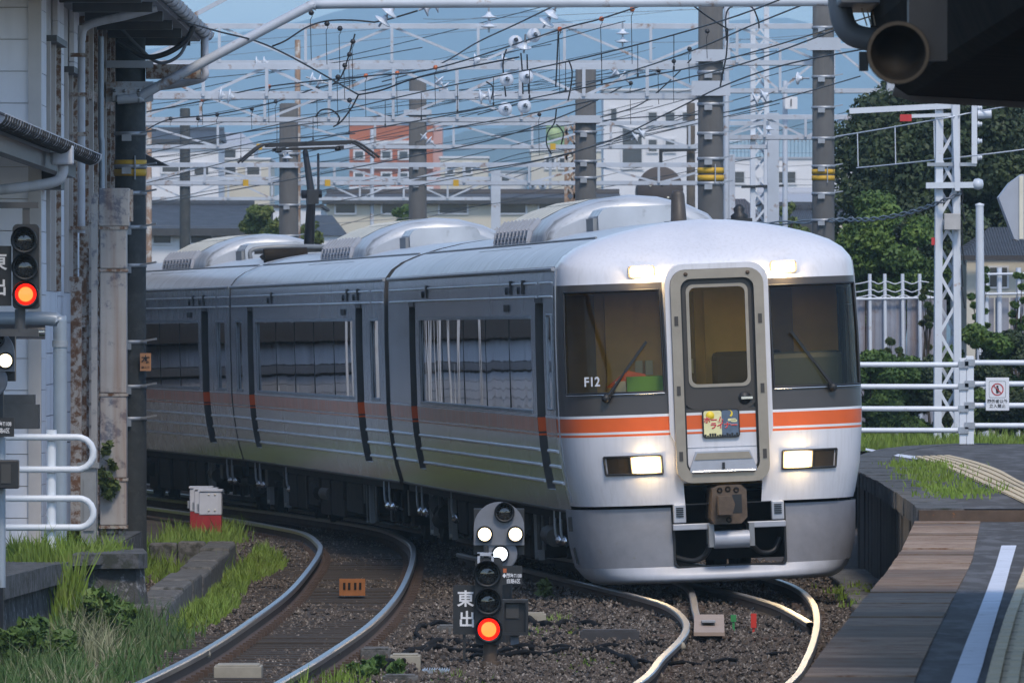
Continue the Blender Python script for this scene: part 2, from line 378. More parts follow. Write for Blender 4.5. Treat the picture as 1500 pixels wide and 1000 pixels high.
# ------------------------------------------------------------------ train
WZ = [(0.80, 1.35), (0.86, 1.365), (1.0, 1.40), (1.2, 1.435), (1.45, 1.463), (1.7, 1.475), (2.5, 1.472), (3.0, 1.455), (3.14, 1.445), (3.19, 1.43),
      (3.28, 1.36), (3.36, 1.24), (3.43, 1.06), (3.50, 0.80), (3.55, 0.55), (3.585, 0.28), (3.6, 0.0)]
YO = [(0.86, 0.05), (1.2, 0.0), (1.7, 0.0), (1.95, 0.03), (2.5, 0.12), (3.0, 0.23), (3.12, 0.265), (3.2, 0.32), (3.3, 0.44), (3.4, 0.62), (3.5, 0.85), (3.56, 1.03), (3.6, 1.2)]
NE = 3.5; YE = 1.2
def sq(sx): return 1 - (max(0.0, 1 - abs(sx) ** NE)) ** (1 / NE)
def fp(sx, z, out=0.0):
    w = interp(WZ, z); yo = interp(YO, z); p = Vector((w * sx, yo + (YE - yo) * sq(sx), z))
    if out:
        e = 0.01; a = fp(min(sx + e, 1), z) - fp(max(sx - e, -1), z); n = Vector((a.y, -a.x, 0)); n.normalize(); p = p + n * out
    return p
_h = [0.1, 0.2, 0.27, 0.36, 0.45, 0.55, 0.65, 0.75, 0.83, 0.89, 0.93, 0.96, 0.975, 0.985, 0.993, 0.998, 1.0]
SXS = [-a for a in _h[::-1]] + [0.0] + _h
def fband(zs, skip=None, out=0.0, sxs=SXS):
    rows = [[fp(s, z, out) for s in sxs] for z in zs]
    f = (lambda a, b: skip((sxs[b] + sxs[b + 1]) / 2, (zs[a] + zs[a + 1]) / 2)) if skip else None
    return MB().grid(rows, True, False, f)

M['cabglass'] = glass('windscreen_glass', (0.97, 0.86, 0.62), 0.95, 0.015, 0.0, ior=1.35)  # amber tint also carries the warm lamp flare in its colour
M['sideglass'] = glass('side_window_glass', (0.10, 0.105, 0.11), 0.5, 0.02, 0.016, 1.1, ior=1.75)
M['lamp'] = glow('headlamp_lit', (1.0, 0.72, 0.36), 34.0)
M['lampwarm'] = glow('lamp_fringe_glow', (1.0, 0.62, 0.24), 3.2)  # glowing plate added behind each lit lens to draw its warm fringe
M['lampdark'] = mat('unlit_lamp', (0.05, 0.035, 0.02), 0.15, 0.3, 0.2, 20, coat=1.0)
M['cabwall'] = mat('cab_wall', (0.75, 0.48, 0.15), 0.7, 0, 0.2, 2)  # brightened and yellowed: warm headlamp flare put into the wall colour
M['cabdark'] = mat('cab_dark', (0.03, 0.026, 0.022), 0.7, 0, 0.2, 4)
M['green'] = mat('green_box', (0.12, 0.33, 0.03), 0.5, 0, 0.05, 4)
M['dirtyorange'] = mat('orange_cloth', (0.5, 0.11, 0.03), 0.7)

def sp(t, z, sg, inset=0.0): return Vector((sg * (interp(WZ, z) - inset), t, z))
ZS = [0.80, 0.86, 1.0, 1.1, 1.2, 1.3, 1.45, 1.53, 1.55, 1.57, 1.71, 1.735, 1.76, 2.1, 2.4, 2.70, 2.84, 3.0, 3.14, 3.19]
def car_body(root, t0, t1, doors, wins, narrow, sg, glassm):
    """one side wall with real openings, plus doors, windows, bands and beads"""
    dz0, dz1 = 1.0, 2.84; wz0, wz1 = 1.76, 2.70
    holes = [(a, b, dz0, dz1) for a, b in doors] + [(a, b, wz0, wz1) for a, b in wins] + [(a, b, wz0, wz1) for a, b in narrow]
    ts = sorted(set([t0, t1] + [x for h in holes for x in h[:2]]))
    rows = [[sp(t, z, sg) for t in ts] for z in ZS]
    def skip(a, b):
        tm = (ts[b] + ts[b + 1]) / 2; zm = (ZS[a] + ZS[a + 1]) / 2
        return any(h[0] < tm < h[1] and h[2] < zm < h[3] for h in holes)
    side = MB().grid(rows, True, False, skip).build('body_side', M['steel'], root)
    for a, b in doors:
        zz = [z for z in ZS if dz0 - .001 <= z <= dz1 + .001]
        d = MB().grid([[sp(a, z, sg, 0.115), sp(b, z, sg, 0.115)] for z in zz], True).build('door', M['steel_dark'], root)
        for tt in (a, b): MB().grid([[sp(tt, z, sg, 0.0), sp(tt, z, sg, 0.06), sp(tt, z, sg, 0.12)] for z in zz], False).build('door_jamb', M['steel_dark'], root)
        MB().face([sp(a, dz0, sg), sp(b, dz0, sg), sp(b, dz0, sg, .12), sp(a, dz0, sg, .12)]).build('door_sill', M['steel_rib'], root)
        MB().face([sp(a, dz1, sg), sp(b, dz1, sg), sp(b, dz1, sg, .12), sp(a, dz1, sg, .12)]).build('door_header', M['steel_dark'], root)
        zb = [1.53, 1.55]; zc = [1.57, 1.71]
        for z0, z1 in ((1.53, 1.55), (1.57, 1.71)):
            MB().grid([[sp(a, z, sg, 0.112), sp(b, z, sg, 0.112)] for z in (z0, z1)]).grid([[sp(b - 0.003, z, sg, 0.0), sp(b - 0.003, z, sg, .112)] for z in (z0, z1)]).build('door_stripe', M['orange'], d)
        MB().grid([[sp(a + .2, z, sg, 0.108), sp(b - .2, z, sg, 0.108)] for z in (1.8, 2.1, 2.4, 2.7)]).build('door_window', glassm, d)
        MB().bb(*sorted((sg * 1.475, sg * 1.35)), a + .1, b - .1, dz1 + .003, dz1 + .05).build('door_lamp_hood', M['steel_dark'], root)
    for a, b in list(wins) + list(narrow):
        MB().grid([[sp(a, z, sg, 0.028), sp(b, z, sg, 0.028)] for z in (1.76, 2.1, 2.4, 2.70)]).build('window', glassm, root)
        fr = MB()
        for z in (wz0, wz1): fr.beam(sp(a, z, sg, 0.012), sp(b, z, sg, 0.012), 0.045, 0.03)
        for t in (a, b): fr.beam(sp(t, wz0, sg, 0.012), sp(t, wz1, sg, 0.012), 0.02, 0.03)
        fr.build('window_frame', M['galv'], root)
        if (a, b) in wins:
            n = 5
            for k in range(1, n):
                t = lerp(a, b, k / n); MB().beam(sp(t, wz0 + .02, sg, 0.027), sp(t, wz1 - .02, sg, 0.027), 0.012, 0.012).build('window_divider', M['black'], root)
    segs = []; prev = t0
    for a, b in sorted(doors): segs.append((prev, a)); prev = b
    segs.append((prev, t1))
    for z0, z1, m, nm in ((1.53, 1.55, 'band_sheen', 'orange_stripe'), (1.57, 1.71, 'band_sheen', 'orange_band'), (1.715, 1.735, 'white_s', 'white_stripe')):
        for a, b in segs: MB().grid([[sp(a, z, sg, -0.003), sp(b, z, sg, -0.003)] for z in (z0, z1)]).build(nm, M[m], root)
    for z in (1.08, 1.24, 1.39):
        for a, b in segs: MB().tube([sp(a + .03, z, sg, -.004), sp(b - .03, z, sg, -.006)], 0.017, 6).build('bead', M['steel_rib'], root)
    for z in (2.90, 3.035):
        for a, b in ((t0 + .1, t0 + 1.4), (t0 + 1.7, t1 - .2)): MB().tube([sp(a, z, sg, -.004), sp(b, z, sg, -.004)], 0.011, 6).build('bead', M['steel_rib'], root)
    MB().tube([sp(t0, 3.165, sg, -.015), sp(t1, 3.165, sg, -.015)], 0.022, 6).build('gutter', M['galv'], root)
    MB().tube([sp(t0, 0.80, sg, .01), sp(t1, 0.80, sg, .01)], 0.02, 6).build('sole_bar', M['steel_dark'], root)
    for t in (t0 + 3.0, t0 + 4.3, t0 + 14.5):
        MB().bb(*sorted((sg * 1.44, sg * 1.475)), t, t + .16, 2.93, 3.07).build('side_vent', M['black'], root)
        MB().lathe(sp(t + .55, 2.97, sg, .01), (sg, 0, 0), [(0.04, 0), (0.04, 0.035), (0.0, 0.04)], 10).build('side_lamp', M['black'], root)
    MB().bb(*sorted((sg * 1.466, sg * 1.482)), t0 + 4.6, t0 + 5.1, 2.76, 2.83).build('side_display', M['black'], root)

def ac_pod(root, tf=7.8, tb=12.6):
    sec = [(-0.93, 3.38), (-0.95, 3.47), (-0.92, 3.58), (-0.82, 3.70), (-0.6, 3.81), (-0.3, 3.895), (0, 3.925), (0.3, 3.895), (0.6, 3.81), (0.82, 3.70), (0.92, 3.58), (0.95, 3.47), (0.93, 3.38)]
    def ring(t, kx, kz): return [Vector((x * kx, t, 3.38 + (z - 3.38) * kz)) for x, z in sec]
    rows = [ring(tf - .30, .90, .70), ring(tf - .28, .945, .85), ring(tf - .22, .975, .935), ring(tf - .12, .99, .98), ring(tf, 1, 1), ring(tf + 1.0, 1, 1)]
    g = MB().grid(rows, True); g.face(ring(tf - .30, .90, .70)); pod = g.build('air_conditioner', M['roofp'], root)
    MB().grid([ring(tf + 1.0, .97, .975), ring(tb, .97, .975)], True).face(ring(tb, .97, .975)).build('air_conditioner_core', M['black'], root)
    # louvred side cheeks and cream lattice lid
    for sg in (-1, 1):
        gr = MB()
        for z, x in ((3.42, .955), (3.48, .962), (3.535, .955), (3.59, .935)): gr.beam((sg * x, tf + 1.0, z), (sg * x, tb, z), 0.03, 0.024)
        n = 9
        for k in range(n + 1):
            t = lerp(tf + 1.02, tb - .02, k / n)
            gr.beam((sg * .955, t, 3.40), (sg * .965, t, 3.48), 0.05, 0.05); gr.beam((sg * .965, t, 3.48), (sg * .94, t, 3.60), 0.05, 0.05); gr.beam((sg * .94, t, 3.60), (sg * .835, t, 3.712), 0.05, 0.05)
        gr.build('louvre_grille', M['skirt_l'], pod)
    lid = MB()
    n = 7
    for k in range(n):
        a = lerp(tf + 1.05, tb - .05, k / n); b = lerp(tf + 1.05, tb - .05, (k + 1) / n) - .05
        for x0, x1 in ((-.82, -.45), (-.43, -.02), (.02, .43), (.45, .82)):
            f = lambda x: interp([(p[0], p[1]) for p in sec[3:10]], x) + 0.006
            xs_ = np.linspace(x0, x1, 4); lid.grid([[(x, t, f(x)) for x in xs_] for t in (a, b)], True)
    lid.build('lattice_lid', M['cream'], pod)
    bx = MB(); o = [(-.5, 3.5), (-.5, 3.70), (-.45, 3.765), (-.36, 3.79), (.25, 3.79), (.33, 3.765), (.37, 3.70), (.37, 3.5)]
    bx.prism([(x, tf - 1.75, z) for x, z in o], (0, 1.0, 0)); bx.build('roof_box', M['roofp'], root, bevel=0.02)
    MB().bb(-.55, -.5, tf - 1.7, tf - 1.0, 3.45, 3.68).build('roof_box_flap', M['grille'], root)
    MB().bb(-1.12, 1.12, tf - .9, tb + .3, 3.36, 3.41).build('drip_tray', M['steel_dark'], root)

wheel_me = None
def bogie(root, t):
    fr = MB()
    for s in (-1, 1):
        fr.beam((s * 0.85, t - 1.45, 0.52), (s * 0.85, t + 1.45, 0.52), 0.14, 0.2)
        for a in (-1.05, 1.05): fr.box((s * 0.86, t + a, 0.40), (0.2, 0.36, 0.34))
        fr.lathe((s * 0.95, t, 0.62), (0, 0, 1), [(0.22, 0), (0.27, 0.08), (0.27, 0.2), (0.2, 0.26)], 12)
        for a in (-0.5, 0.5): fr.tube([(s * .98, t + a, 0.25), (s * .98, t + a * 1.1, 0.78)], 0.045, 8)
    fr.box((0, t, 0.5), (1.7, 0.5, 0.24)); fr.build('bogie_frame', M['under'], root)
    for a in (-1.05, 1.05):
        for s in (-1, 1):
            w = MB().lathe((s * 0.50, t + a, 0.43), (s, 0, 0), [(0.0, 0.0), (0.40, 0.0), (0.46, -.02), (0.46, .03), (0.43, .035), (0.43, .12), (0.36, .13), (0.30, .07), (0.12, .07), (0.12, .13), (0, .13)], 24)
            w.build('wheel', M['under'], root)
    for a in (-1.05, 1.05): MB().cyl((-.9, t + a, .43), (.9, t + a, .43), .08).build('axle', M['under'], root)
def underframe(root, t0, t1, seed):
    r = random.Random(seed)
    MB().bb(-1.3, 1.3, t0 + .1, t1 - .1, 0.70, 0.795).build('floor_pan', M['under'], root)
    t = t0 + 5.4
    while t < t1 - 6.2:
        l = r.uniform(0.8, 2.0)
        for s in (-1, 1):
            dpt = r.uniform(.6, .95); h = r.uniform(.36, .5)
            MB().bb(*sorted((s * 1.27, s * (1.27 - dpt))), t, t + l, 0.69 - h, 0.69).build('equipment_case', M['under'], root, bevel=0.02)
        t += l + r.uniform(.15, .4)
    for t in (t0 + 3.5, t1 - 3.5): bogie(root, t)
    pg = mat('underfloor_pipe', (.075, .068, .06), .7, .2, .4, 6)
    for k in range(26):
        t = r.uniform(t0 + .4, t1 - .4); x = -r.uniform(1.12, 1.30)
        c_ = r.random()
        if c_ < .45: MB().cyl((x, t, .78), (x, t + r.uniform(-.05, .05), r.uniform(.25, .5)), r.uniform(.012, .03), 7).build('conduit', pg, root)
        elif c_ < .7: MB().cyl((x, t, .5), (x, t + r.uniform(.5, 1.3), .5 + r.uniform(-.1, .1)), r.uniform(.03, .11), 10).build('air_reservoir', pg if c_ < .55 else M['under'], root)
        else: MB().bb(x, x + .25, t, t + r.uniform(.15, .4), r.uniform(.35, .5), r.uniform(.62, .76)).build('junction_box', pg if c_ < .85 else M['under'], root, bevel=.01)
    for s in (-1,):
        for t in (t0 + 1.7, t0 + 2.3, t1 - 5.8, t1 - 1.9, t1 - 1.2):
            MB().tube(spline([(s * 1.30, t, .80), (s * 1.30, t, .55), (s * 1.26, t, .50), (s * 1.15, t + .05, .44)], 4), 0.016, 6).build('hand_brake_pipe', M['galv'], root)
            MB().lathe((s * 1.25, t, .48), (0, -1, 0), [(0, 0), (.05, 0), (.06, .02), (.03, .05), (0, .06)], 10).build('pipe_valve', M['chrome'], root)
        for t in (t0 + 4.9, t1 - 4.9, t1 - 2.4): MB().beam((s * 1.2, t, .70), (s * 1.2, t, .22), .06, .04).beam((s * 1.2, t + .4, .70), (s * 1.2, t + .4, .22), .06, .04).beam((s * 1.2, t, .26), (s * 1.2, t + .4, .26), .05, .04).build('step_iron', M['grille'], root)

ROLL = R(-2.1)
def car(x, y, th, label, t0, t1, doors, wins, narrow, seed):
    root = thing('train_car', label, 'train car', (x, y, 0.0), 'cars of the silver express train', (0, 0, 0))
    root.rotation_euler = (0, ROLL, R(th)); root.rotation_mode = 'XYZ'
    for sg in (-1, 1): car_body(root, t0, t1, doors, wins, narrow, sg, M['sideglass'])
    rz = [z for z, _ in WZ if z >= 3.19]; tt = [t0, t0 + .3, (t0 + t1) / 2, t1 - .3, t1]
    prof = [(-interp(WZ, z), z) for z in rz] + [(interp(WZ, z), z) for z in rz[::-1][1:]]
    MB().grid([[Vector((x_, t, z)) for x_, z in prof] for t in tt], True).build('roof', M['roofp'], root)
    rb = MB()
    for s in (-1, 1): rb.tube([(s * 1.0, t0 + .2, 3.455), (s * 1.0, t1 - .2, 3.455)], .012, 6)
    rb.build('roof_rail', M['grille'], root)
    full = [(-interp(WZ, z), z) for z in ZS + rz[1:]] + [(interp(WZ, z), z) for z in (ZS + rz[1:])[::-1][1:]]
    ends = [t1] + ([t0] if t0 < 0.5 else [])
    for te in ends: MB().face([(x_, te, z) for x_, z in full]).build('end_wall', M['steel_dark'], root)
    MB().ring(rrect(-.62, .62, .85, 3.0, .1, t1), rrect(-.45, .45, .9, 2.85, .1, t1), (0, .45, 0)).build('gangway_bellows', M['black'], root)
    il = MB().bb(-1.2, 1.2, t0 + .4, t1 - .2, 0.96, 1.0).build('cabin_floor', M['cabdark'], root)
    MB().bb(-.08, .08, t0 + .9, t1 - .5, 1.0, 3.1).build('cabin_core', M['cabdark'], root)
    for k in range(14):
        t = lerp(doors[0][1] + .5, doors[1][0] - .5, (k + .5) / 14)
        MB().bb(-1.25, -.2, t - .08, t + .08, 1.0, 2.15).build('seat_back', M['cabdark'], root)
    ac_pod(root); underframe(root, t0, t1, seed)
    return root

DOORS = [(2.6, 3.45), (17.45, 18.3)]; WINS = [(3.85, 17.0)]
car1 = car(2.07, 98.5, 5.3, 'leading silver train car with white face, orange bands and four lit headlamps', YE, 21.18, [(2.25, 3.1), (17.4, 18.25)], [(3.55, 16.9)], [], 1)
car2 = car(0.06, 119.85, 6.5, 'middle silver train car coupled behind the headlamp car, without pantograph', 0.0, 20.88, DOORS, WINS, [(0.75, 1.7), (19.2, 20.1)], 2)
car3 = car(-2.33, 140.75, 8.2, 'rearmost silver train car carrying the raised black pantograph', 0.0, 20.6, [(2.6, 3.45), (17.45, 18.3)], WINS, [(0.6, 1.6)], 3)

# ---- cab front of the leading car
def dome(a0, a1, z0, z1, f, bulge):
    rows = []
    for z in np.linspace(z0, z1, 7):
        v = (z - z0) / (z1 - z0) * 2 - 1
        rows.append([f(a, z) + Vector((0, -bulge * math.sqrt(max(0, 1 - ((a - a0) / (a1 - a0) * 2 - 1) ** 4)) * math.sqrt(max(0, 1 - v ** 4)), 0)) for a in np.linspace(a0, a1, 9)])
    return MB().grid(rows, True)
def build_front(root):
    sk_low = lambda s, z: abs(s) < 0.27 and z < 1.06
    mask = fband([0.86, 0.95, 1.06, 1.2, 1.35, 1.47, 1.53], sk_low).build('front_mask', M['white_p'], root)
    fband([1.53, 1.552]).build('orange_stripe', M['orange'], root)
    fband([1.552, 1.575]).build('white_stripe', M['white_s'], root)
    fband([1.575, 1.71]).build('orange_band', M['orange'], root)
    fband([1.71, 1.735]).build('white_stripe', M['white_s'], root)
    def hole(s, z):
        if abs(s) < 0.2 and 1.95 < z < 2.93: return True
        return 0.36 < abs(s) < 0.965 and 1.95 < z < 2.93
    fband([1.735, 1.85, 1.95, 2.2, 2.45, 2.7, 2.93, 3.0], hole).build('windscreen_surround', M['darkface'], root)
    fband([3.0, 3.05, 3.1, 3.15, 3.19, 3.24, 3.28, 3.32, 3.36, 3.40, 3.43, 3.47, 3.50, 3.53, 3.55, 3.57, 3.585, 3.595, 3.6]).build('front_brow', M['white_p'], root)
    gz_ = [1.95, 2.2, 2.45, 2.7, 2.93]
    for sg, nm in ((-1, 'l'), (1, 'r')):
        ss = [s * sg for s in _h if 0.36 <= s <= 0.96]; ss = sorted(ss)
        MB().grid([[fp(s, z, 0.002) for s in ss] for z in gz_], True).build('windscreen', M['cabglass'], root)
        g = MB(); o = 0.012
        g.tube([fp(s, 1.95, o) for s in ss], .012, 6).tube([fp(s, 2.93, o) for s in ss], .012, 6)
        for s in (ss[0], ss[-1]): g.tube([fp(s, z, o) for z in gz_], .013, 6)
        g.build('windscreen_seal', M['black'], root)
        g = MB(); g.tube([fp(s, 1.935, .014) for s in ss], .007, 6).build('windscreen_trim', M['chrome'], root)
    for sg in (-1, 1):   # narrow cab side windows behind the corner
        MB().grid([[sp(YE + .12, z, sg, -.004), sp(YE + .62, z, sg, -.004)] for z in (1.80, 2.1, 2.4, 2.72)]).build('cab_side_window', M['sideglass'], root)
        f = MB()
        for t in (YE + .12, YE + .62): f.tube([sp(t, 1.80, sg, -.01), sp(t, 2.72, sg, -.01)], .012, 6)
        for z in (1.80, 2.72): f.tube([sp(YE + .12, z, sg, -.01), sp(YE + .62, z, sg, -.01)], .012, 6)
        f.build('cab_side_window_frame', M['galv'], root)
        MB().tube([fp(sg * .998, z, .006) for z in (0.9, 1.2, 1.6, 2.0, 2.5, 3.0, 3.15)], .01, 6).build('mask_edge_trim', M['galv'], root)
    # gangway door frame, door leaf, hatch
    o_ = rrect(-.45, .45, 1.06, 3.11, .15, -.075); i_ = rrect(-.355, .355, 1.15, 3.02, .10, -.075)
    fr = MB().ring(o_, i_, (0, .55, 0)).build('gangway_frame', M['frame_s'], root, bevel=0.012)
    for x in (-.405, .405):
        for z in (1.32, 1.95, 2.62): MB().bb(x - .018, x + .018, -.083, -.07, z - .045, z + .045).build('frame_latch', M['darkface'], fr)
    for x in (-.3, .3): MB().lathe((x, -.074, 3.065), (0, -1, 0), [(.02, 0), (.02, .012), (0, .014)], 10).build('frame_bolt', M['rustbrown'], fr)
    MB().ring(rrect(-.50, .50, 1.4, 3.165, .18, -.03), rrect(-.452, .452, 1.4, 3.112, .15, -.03), (0, .5, 0)).build('frame_hood', M['white_p'], root)
    MB().ring(rrect(-.345, .345, 1.77, 3.01, .09, -.022), rrect(-.275, .275, 2.0, 2.94, .06, -.022), (0, .04, 0)).build('gangway_door', M['darkface'], root)
    MB().ring(rrect(-.30, .30, 1.975, 2.965, .07, -.034), rrect(-.27, .27, 2.005, 2.935, .06, -.034), (0, .02, 0)).build('door_window_frame', M['frame_s'], root)
    MB().face(rrect(-.275, .275, 2.0, 2.94, .06, -.008)).build('door_window', M['cabglass'], root)
    dl = MB().bb(-.345, .345, -.022, .015, 1.15, 1.53).build('gangway_door_panel', M['white_p'], root)
    for z0, z1, m in ((1.532, 1.552, 'orange'), (1.552, 1.575, 'white_s'), (1.575, 1.71, 'orange'), (1.71, 1.735, 'white_s'), (1.735, 1.769, 'darkface')):
        MB().bb(-.345, .345, -.022, .015, z0, z1).build('door_stripe', M[m], root)
    MB().ring(rrect(-.353, .353, 1.152, 3.018, .1, -.024), rrect(-.335, .335, 1.165, 3.0, .09, -.024), (0, -.008, 0)).build('door_seal', M['black'], root)
    MB().lathe((.235, -.024, 1.86), (0, -1, 0), [(.062, 0), (.062, .006), (0, .007)], 18).build('handle_recess', M['black'], root)
    MB().beam((.2, -.04, 1.86), (.31, -.04, 1.86), .02, .022).build('door_handle', M['chrome'], root)
    h = MB().prism([(-.26, -.03, 1.36), (.26, -.03, 1.36), (.32, -.03, 1.20), (.32, -.03, 1.16), (-.32, -.03, 1.16), (-.32, -.03, 1.20)], (0, -.05, 0)).build('folding_step_plate', M['skirt_l'], root, bevel=.012)
    MB().prism([(-.25, -.084, 1.345), (.25, -.084, 1.345), (.28, -.084, 1.28), (-.28, -.084, 1.28)], (0, -.004, 0)).build('plate_wear_patch', M['frame_s'], h)
    MB().cyl((-.30, -.095, 1.165), (.30, -.095, 1.165), .016).build('plate_hinge', M['chrome'], h)
    MB().bb(-.012, .012, -.1, -.08, 1.19, 1.25).build('plate_lock', M['black'], h)
    # head mark: day and night panel
    mk = MB().prism(rrect(-.185, .175, 1.485, 1.76, .03, -.03), (0, -.02, 0)).build('head_mark', M['black'], root)
    cyl_ = mat('mark_cream', (0.80, 0.74, 0.40), .4, 0, .06, 20); nvy = mat('mark_night', (0.10, 0.14, 0.20), .4, 0, .2, 20)
    MB().prism(rrect(-.172, .0, 1.498, 1.747, .02, -.0505), (0, -.002, 0)).build('mark_day_half', cyl_, mk)
    MB().prism(rrect(.0005, .162, 1.498, 1.747, .02, -.0505), (0, -.002, 0)).build('mark_night_half', nvy, mk)
    ye = mat('mark_yellow', (0.85, 0.62, 0.03), .4, 0, .05, 20); red = mat('mark_red', (0.62, 0.02, 0.015), .4, 0, .05, 20)
    MB().lathe((-.11, -.053, 1.70), (0, -1, 0), [(.042, 0), (.042, .001), (0, .0012)], 16).build('mark_sun', ye, mk)
    cr = []
    for k in range(9): a = R(-60 + 150 * k / 8); cr.append((.075 + .035 * math.cos(a), -.054, 1.715 + .035 * math.sin(a)))
    for k in range(9): a = R(90 - 150 * k / 8); cr.append((.062 + .033 * math.cos(a), -.054, 1.723 + .031 * math.sin(a)))
    MB().face(cr).build('mark_moon', ye, mk)
    for x, z, w in ((.10, 1.655, .04), (.12, 1.645, .03), (-.03, 1.735, .02)): MB().prism(rrect(x - w, x + w, z - .012, z + .012, .01, -.0535), (0, -.001, 0)).build('mark_cloud', cyl_, mk)
    sk = MB(); xx = np.linspace(-.17, .16, 15)
    for k, x in enumerate(xx[:-1]): sk.bb(x, xx[k + 1] - .004, -.0545, -.053, 1.50, 1.50 + random.choice((.012, .022, .03, .018)))
    sk.build('mark_skyline', M['black'], mk)
    for b_, x, z in (('ホーム', -.075, 1.655), ('ライナー', .02, 1.60)):
        text(b_, .067, M['white_s'], mk, (x + .0, -.0552, z), 'mark_lettering', bold=.0035); text(b_, .067, red, mk, (x, -.0572, z), 'mark_lettering', bold=.0022)
    # lamps
    for sg in (-1, 1):
        s = sg * .475; c = fp(s, 3.10)
        MB().prism(rrect(c.x - .13, c.x + .13, 3.045, 3.165, .03, c.y - .02), (0, .12, 0)).build('lamp_bezel', M['frame_s'], root, bevel=.008)
        MB().prism(rrect(c.x - .115, c.x + .115, 3.057, 3.153, .025, c.y - .026), (0, .004, 0)).build('lamp_fringe', M['lampwarm'], root)
        dome(c.x - .105, c.x + .105, 3.062, 3.148, lambda x, z: Vector((x, c.y - .028, z)), .075).build('headlamp', M['lamp'], root)
        for s0, s1, m, nm in ((.415, .605, 'lamp', 'headlamp'), (.615, .76, 'lampdark', 'tail_lamp')):
            ss = np.linspace(s0, s1, 5) * sg
            MB().grid([[fp(q, z, .010) for q in ss] for z in (1.175, 1.325)], False).build('lamp_fringe' if m == 'lamp' else nm, M['lampwarm' if m == 'lamp' else m], root)
            if m == 'lamp': ss = np.linspace(s0 + .018, s1 - .018, 5) * sg; dome(min(ss), max(ss), 1.182, 1.318, lambda q, z: fp(q, z, .012), .075).build(nm, M[m], root)
        f = MB(); ss = np.linspace(.405, .775, 9) * sg
        f.tube([fp(q, 1.165, .012) for q in ss], .012, 6).tube([fp(q, 1.335, .012) for q in ss], .012, 6)
        for q in (ss[0], ss[-1], .61 * sg): f.tube([fp(q, 1.165, .012), fp(q, 1.335, .012)], .012, 6)
        f.build('lamp_bezel', M['black'], root)
    # wipers
    for pts in ([(-1.07, 1.90), (-.72, 2.38)], [(1.09, 1.93), (.76, 2.42)]):
        (x0, z0), (x1, z1) = pts; w0 = interp(WZ, 2); a = fp(x0 / w0, z0, .05); b = fp(x1 / w0, z1, .04)
        m1 = a.lerp(b, .55)
        wb = MB().tube([a, m1], [.018, .010], 6).tube([a + Vector((.03, 0, 0)), m1], .008, 6).build('wiper_arm', M['black'], root)
        dv = (b - a).normalized()
        MB().beam(m1 - dv * .02, m1 + dv * .34, .022, .028).build('wiper_blade', M['black'], wb)
        MB().lathe(a, (0, -1, 0), [(.04, -.05), (.04, .01), (.02, .03), (0, .03)], 10).build('wiper_pivot', M['black'], wb)
    # cab interior
    MB().bb(-1.4, 1.4, 1.9, 1.95, 1.0, 3.15).build('cab_back_wall', M['cabwall'], root)
    for x0, x1 in ((-1.3, -1.0), (-.9, -.62), (-.33, -.02), (.08, .34), (.6, .95)):
        MB().bb(x0, x1, 1.83, 1.895, 1.2, 2.9).build('cab_wall_panel', mat('cab_panel', (.22, .14, .055), .6) if x0 in (-1.3, -.33, .6) else M['cabwall'], root)
    MB().bb(-1.35, 1.35, .62, 1.05, 1.72, 1.9).build('cab_desk', M['cabdark'], root, bevel=.03)
    MB().bb(.1, .8, 1.45, 1.55, 1.7, 2.3).build('driver_seat', M['cabdark'], root, bevel=.05)
    MB().bb(.52, 1.3, .72, .9, 1.9, 2.28).build('desk_cowl', mat('cowl', (.045, .06, .058), .6), root, bevel=.06)
    y0 = fp(-.55, 1.98).y + .07
    MB().bb(-.87, -.40, y0 + .1, y0 + .16, 1.90, 2.10).build('green_display', M['green'], root)
    MB().bb(-.98, -.88, y0 + .12, y0 + .16, 1.92, 2.06).build('desk_panel', mat('paper', (.5, .5, .48), .6), root)
    MB().prism([(-1.06, y0 + .2, 2.0), (-.62, y0 + .2, 2.0), (-.68, y0 + .2, 2.12), (-.85, y0 + .2, 2.16)], (0, .1, 0)).build('orange_cloth', M['dirtyorange'], root)
    for x in (-.62, -.52, -.22, -.12): MB().bb(x, x + .07, 1.79, 1.825, 2.1, 2.24).build('wall_switch_panel', M['cream'], root)
    c = fp(-.815, 2.06, .012); e = fp(-.75, 2.06) - fp(-.87, 2.06)
    text('F12', .125, M['white_s'], root, c, 'unit_number', rot=(90, 0, math.degrees(math.atan2(e.y, e.x))), bold=.003)
    # roof fittings
    MB().lathe((-.02, 2.9, 3.56), (0, 0, 1), [(.125, 0), (.125, .03), (.08, .045), (.066, .30), (.05, .335), (0, .345)], 16).build('radio_antenna', mat('antenna', (.06, .05, .042), .5), root)
    MB().bb(-.15, .12, 2.75, 3.05, 3.57, 3.60).build('antenna_base', M['steel_dark'], root)
    hb = MB().box((.55, 2.6, 3.57), (.22, .3, .06)); hb.lathe((.55, 2.6, 3.58), (0, 0, 1), [(.08, 0), (.09, .05), (.05, .08), (.06, .12), (.02, .16), (0, .16)], 10); hb.build('whistle', M['black'], root)
    # skirt, coupler, pipes
    SWZ = [(.10, 1.16), (.16, 1.25), (.27, 1.335), (.5, 1.385), (.83, 1.40)]; SYO = [(.10, .16), (.125, .0), (.16, -.015), (.262, .07), (.5, .08), (.83, .10)]
    def kp(s, z): w = interp(SWZ, z); yo = interp(SYO, z); return Vector((w * s, yo + (1.35 - yo) * sq(s), z))
    ks = [-a for a in _h[::-1] if a not in (.2,)] + [0.] + [.1, .2, .27, .36, .43, .5] + [a for a in _h if a > .52]
    zs = [.263, .4, .55, .7, .83]
    def skp(a, b): m = (ks[b] + ks[b + 1]) / 2; return -.36 < m < .43
    MB().grid([[kp(s, z) for s in ks] for z in zs], True, False, skp).build('skirt', M['skirt'], root)
    lip = [s for s in ks]
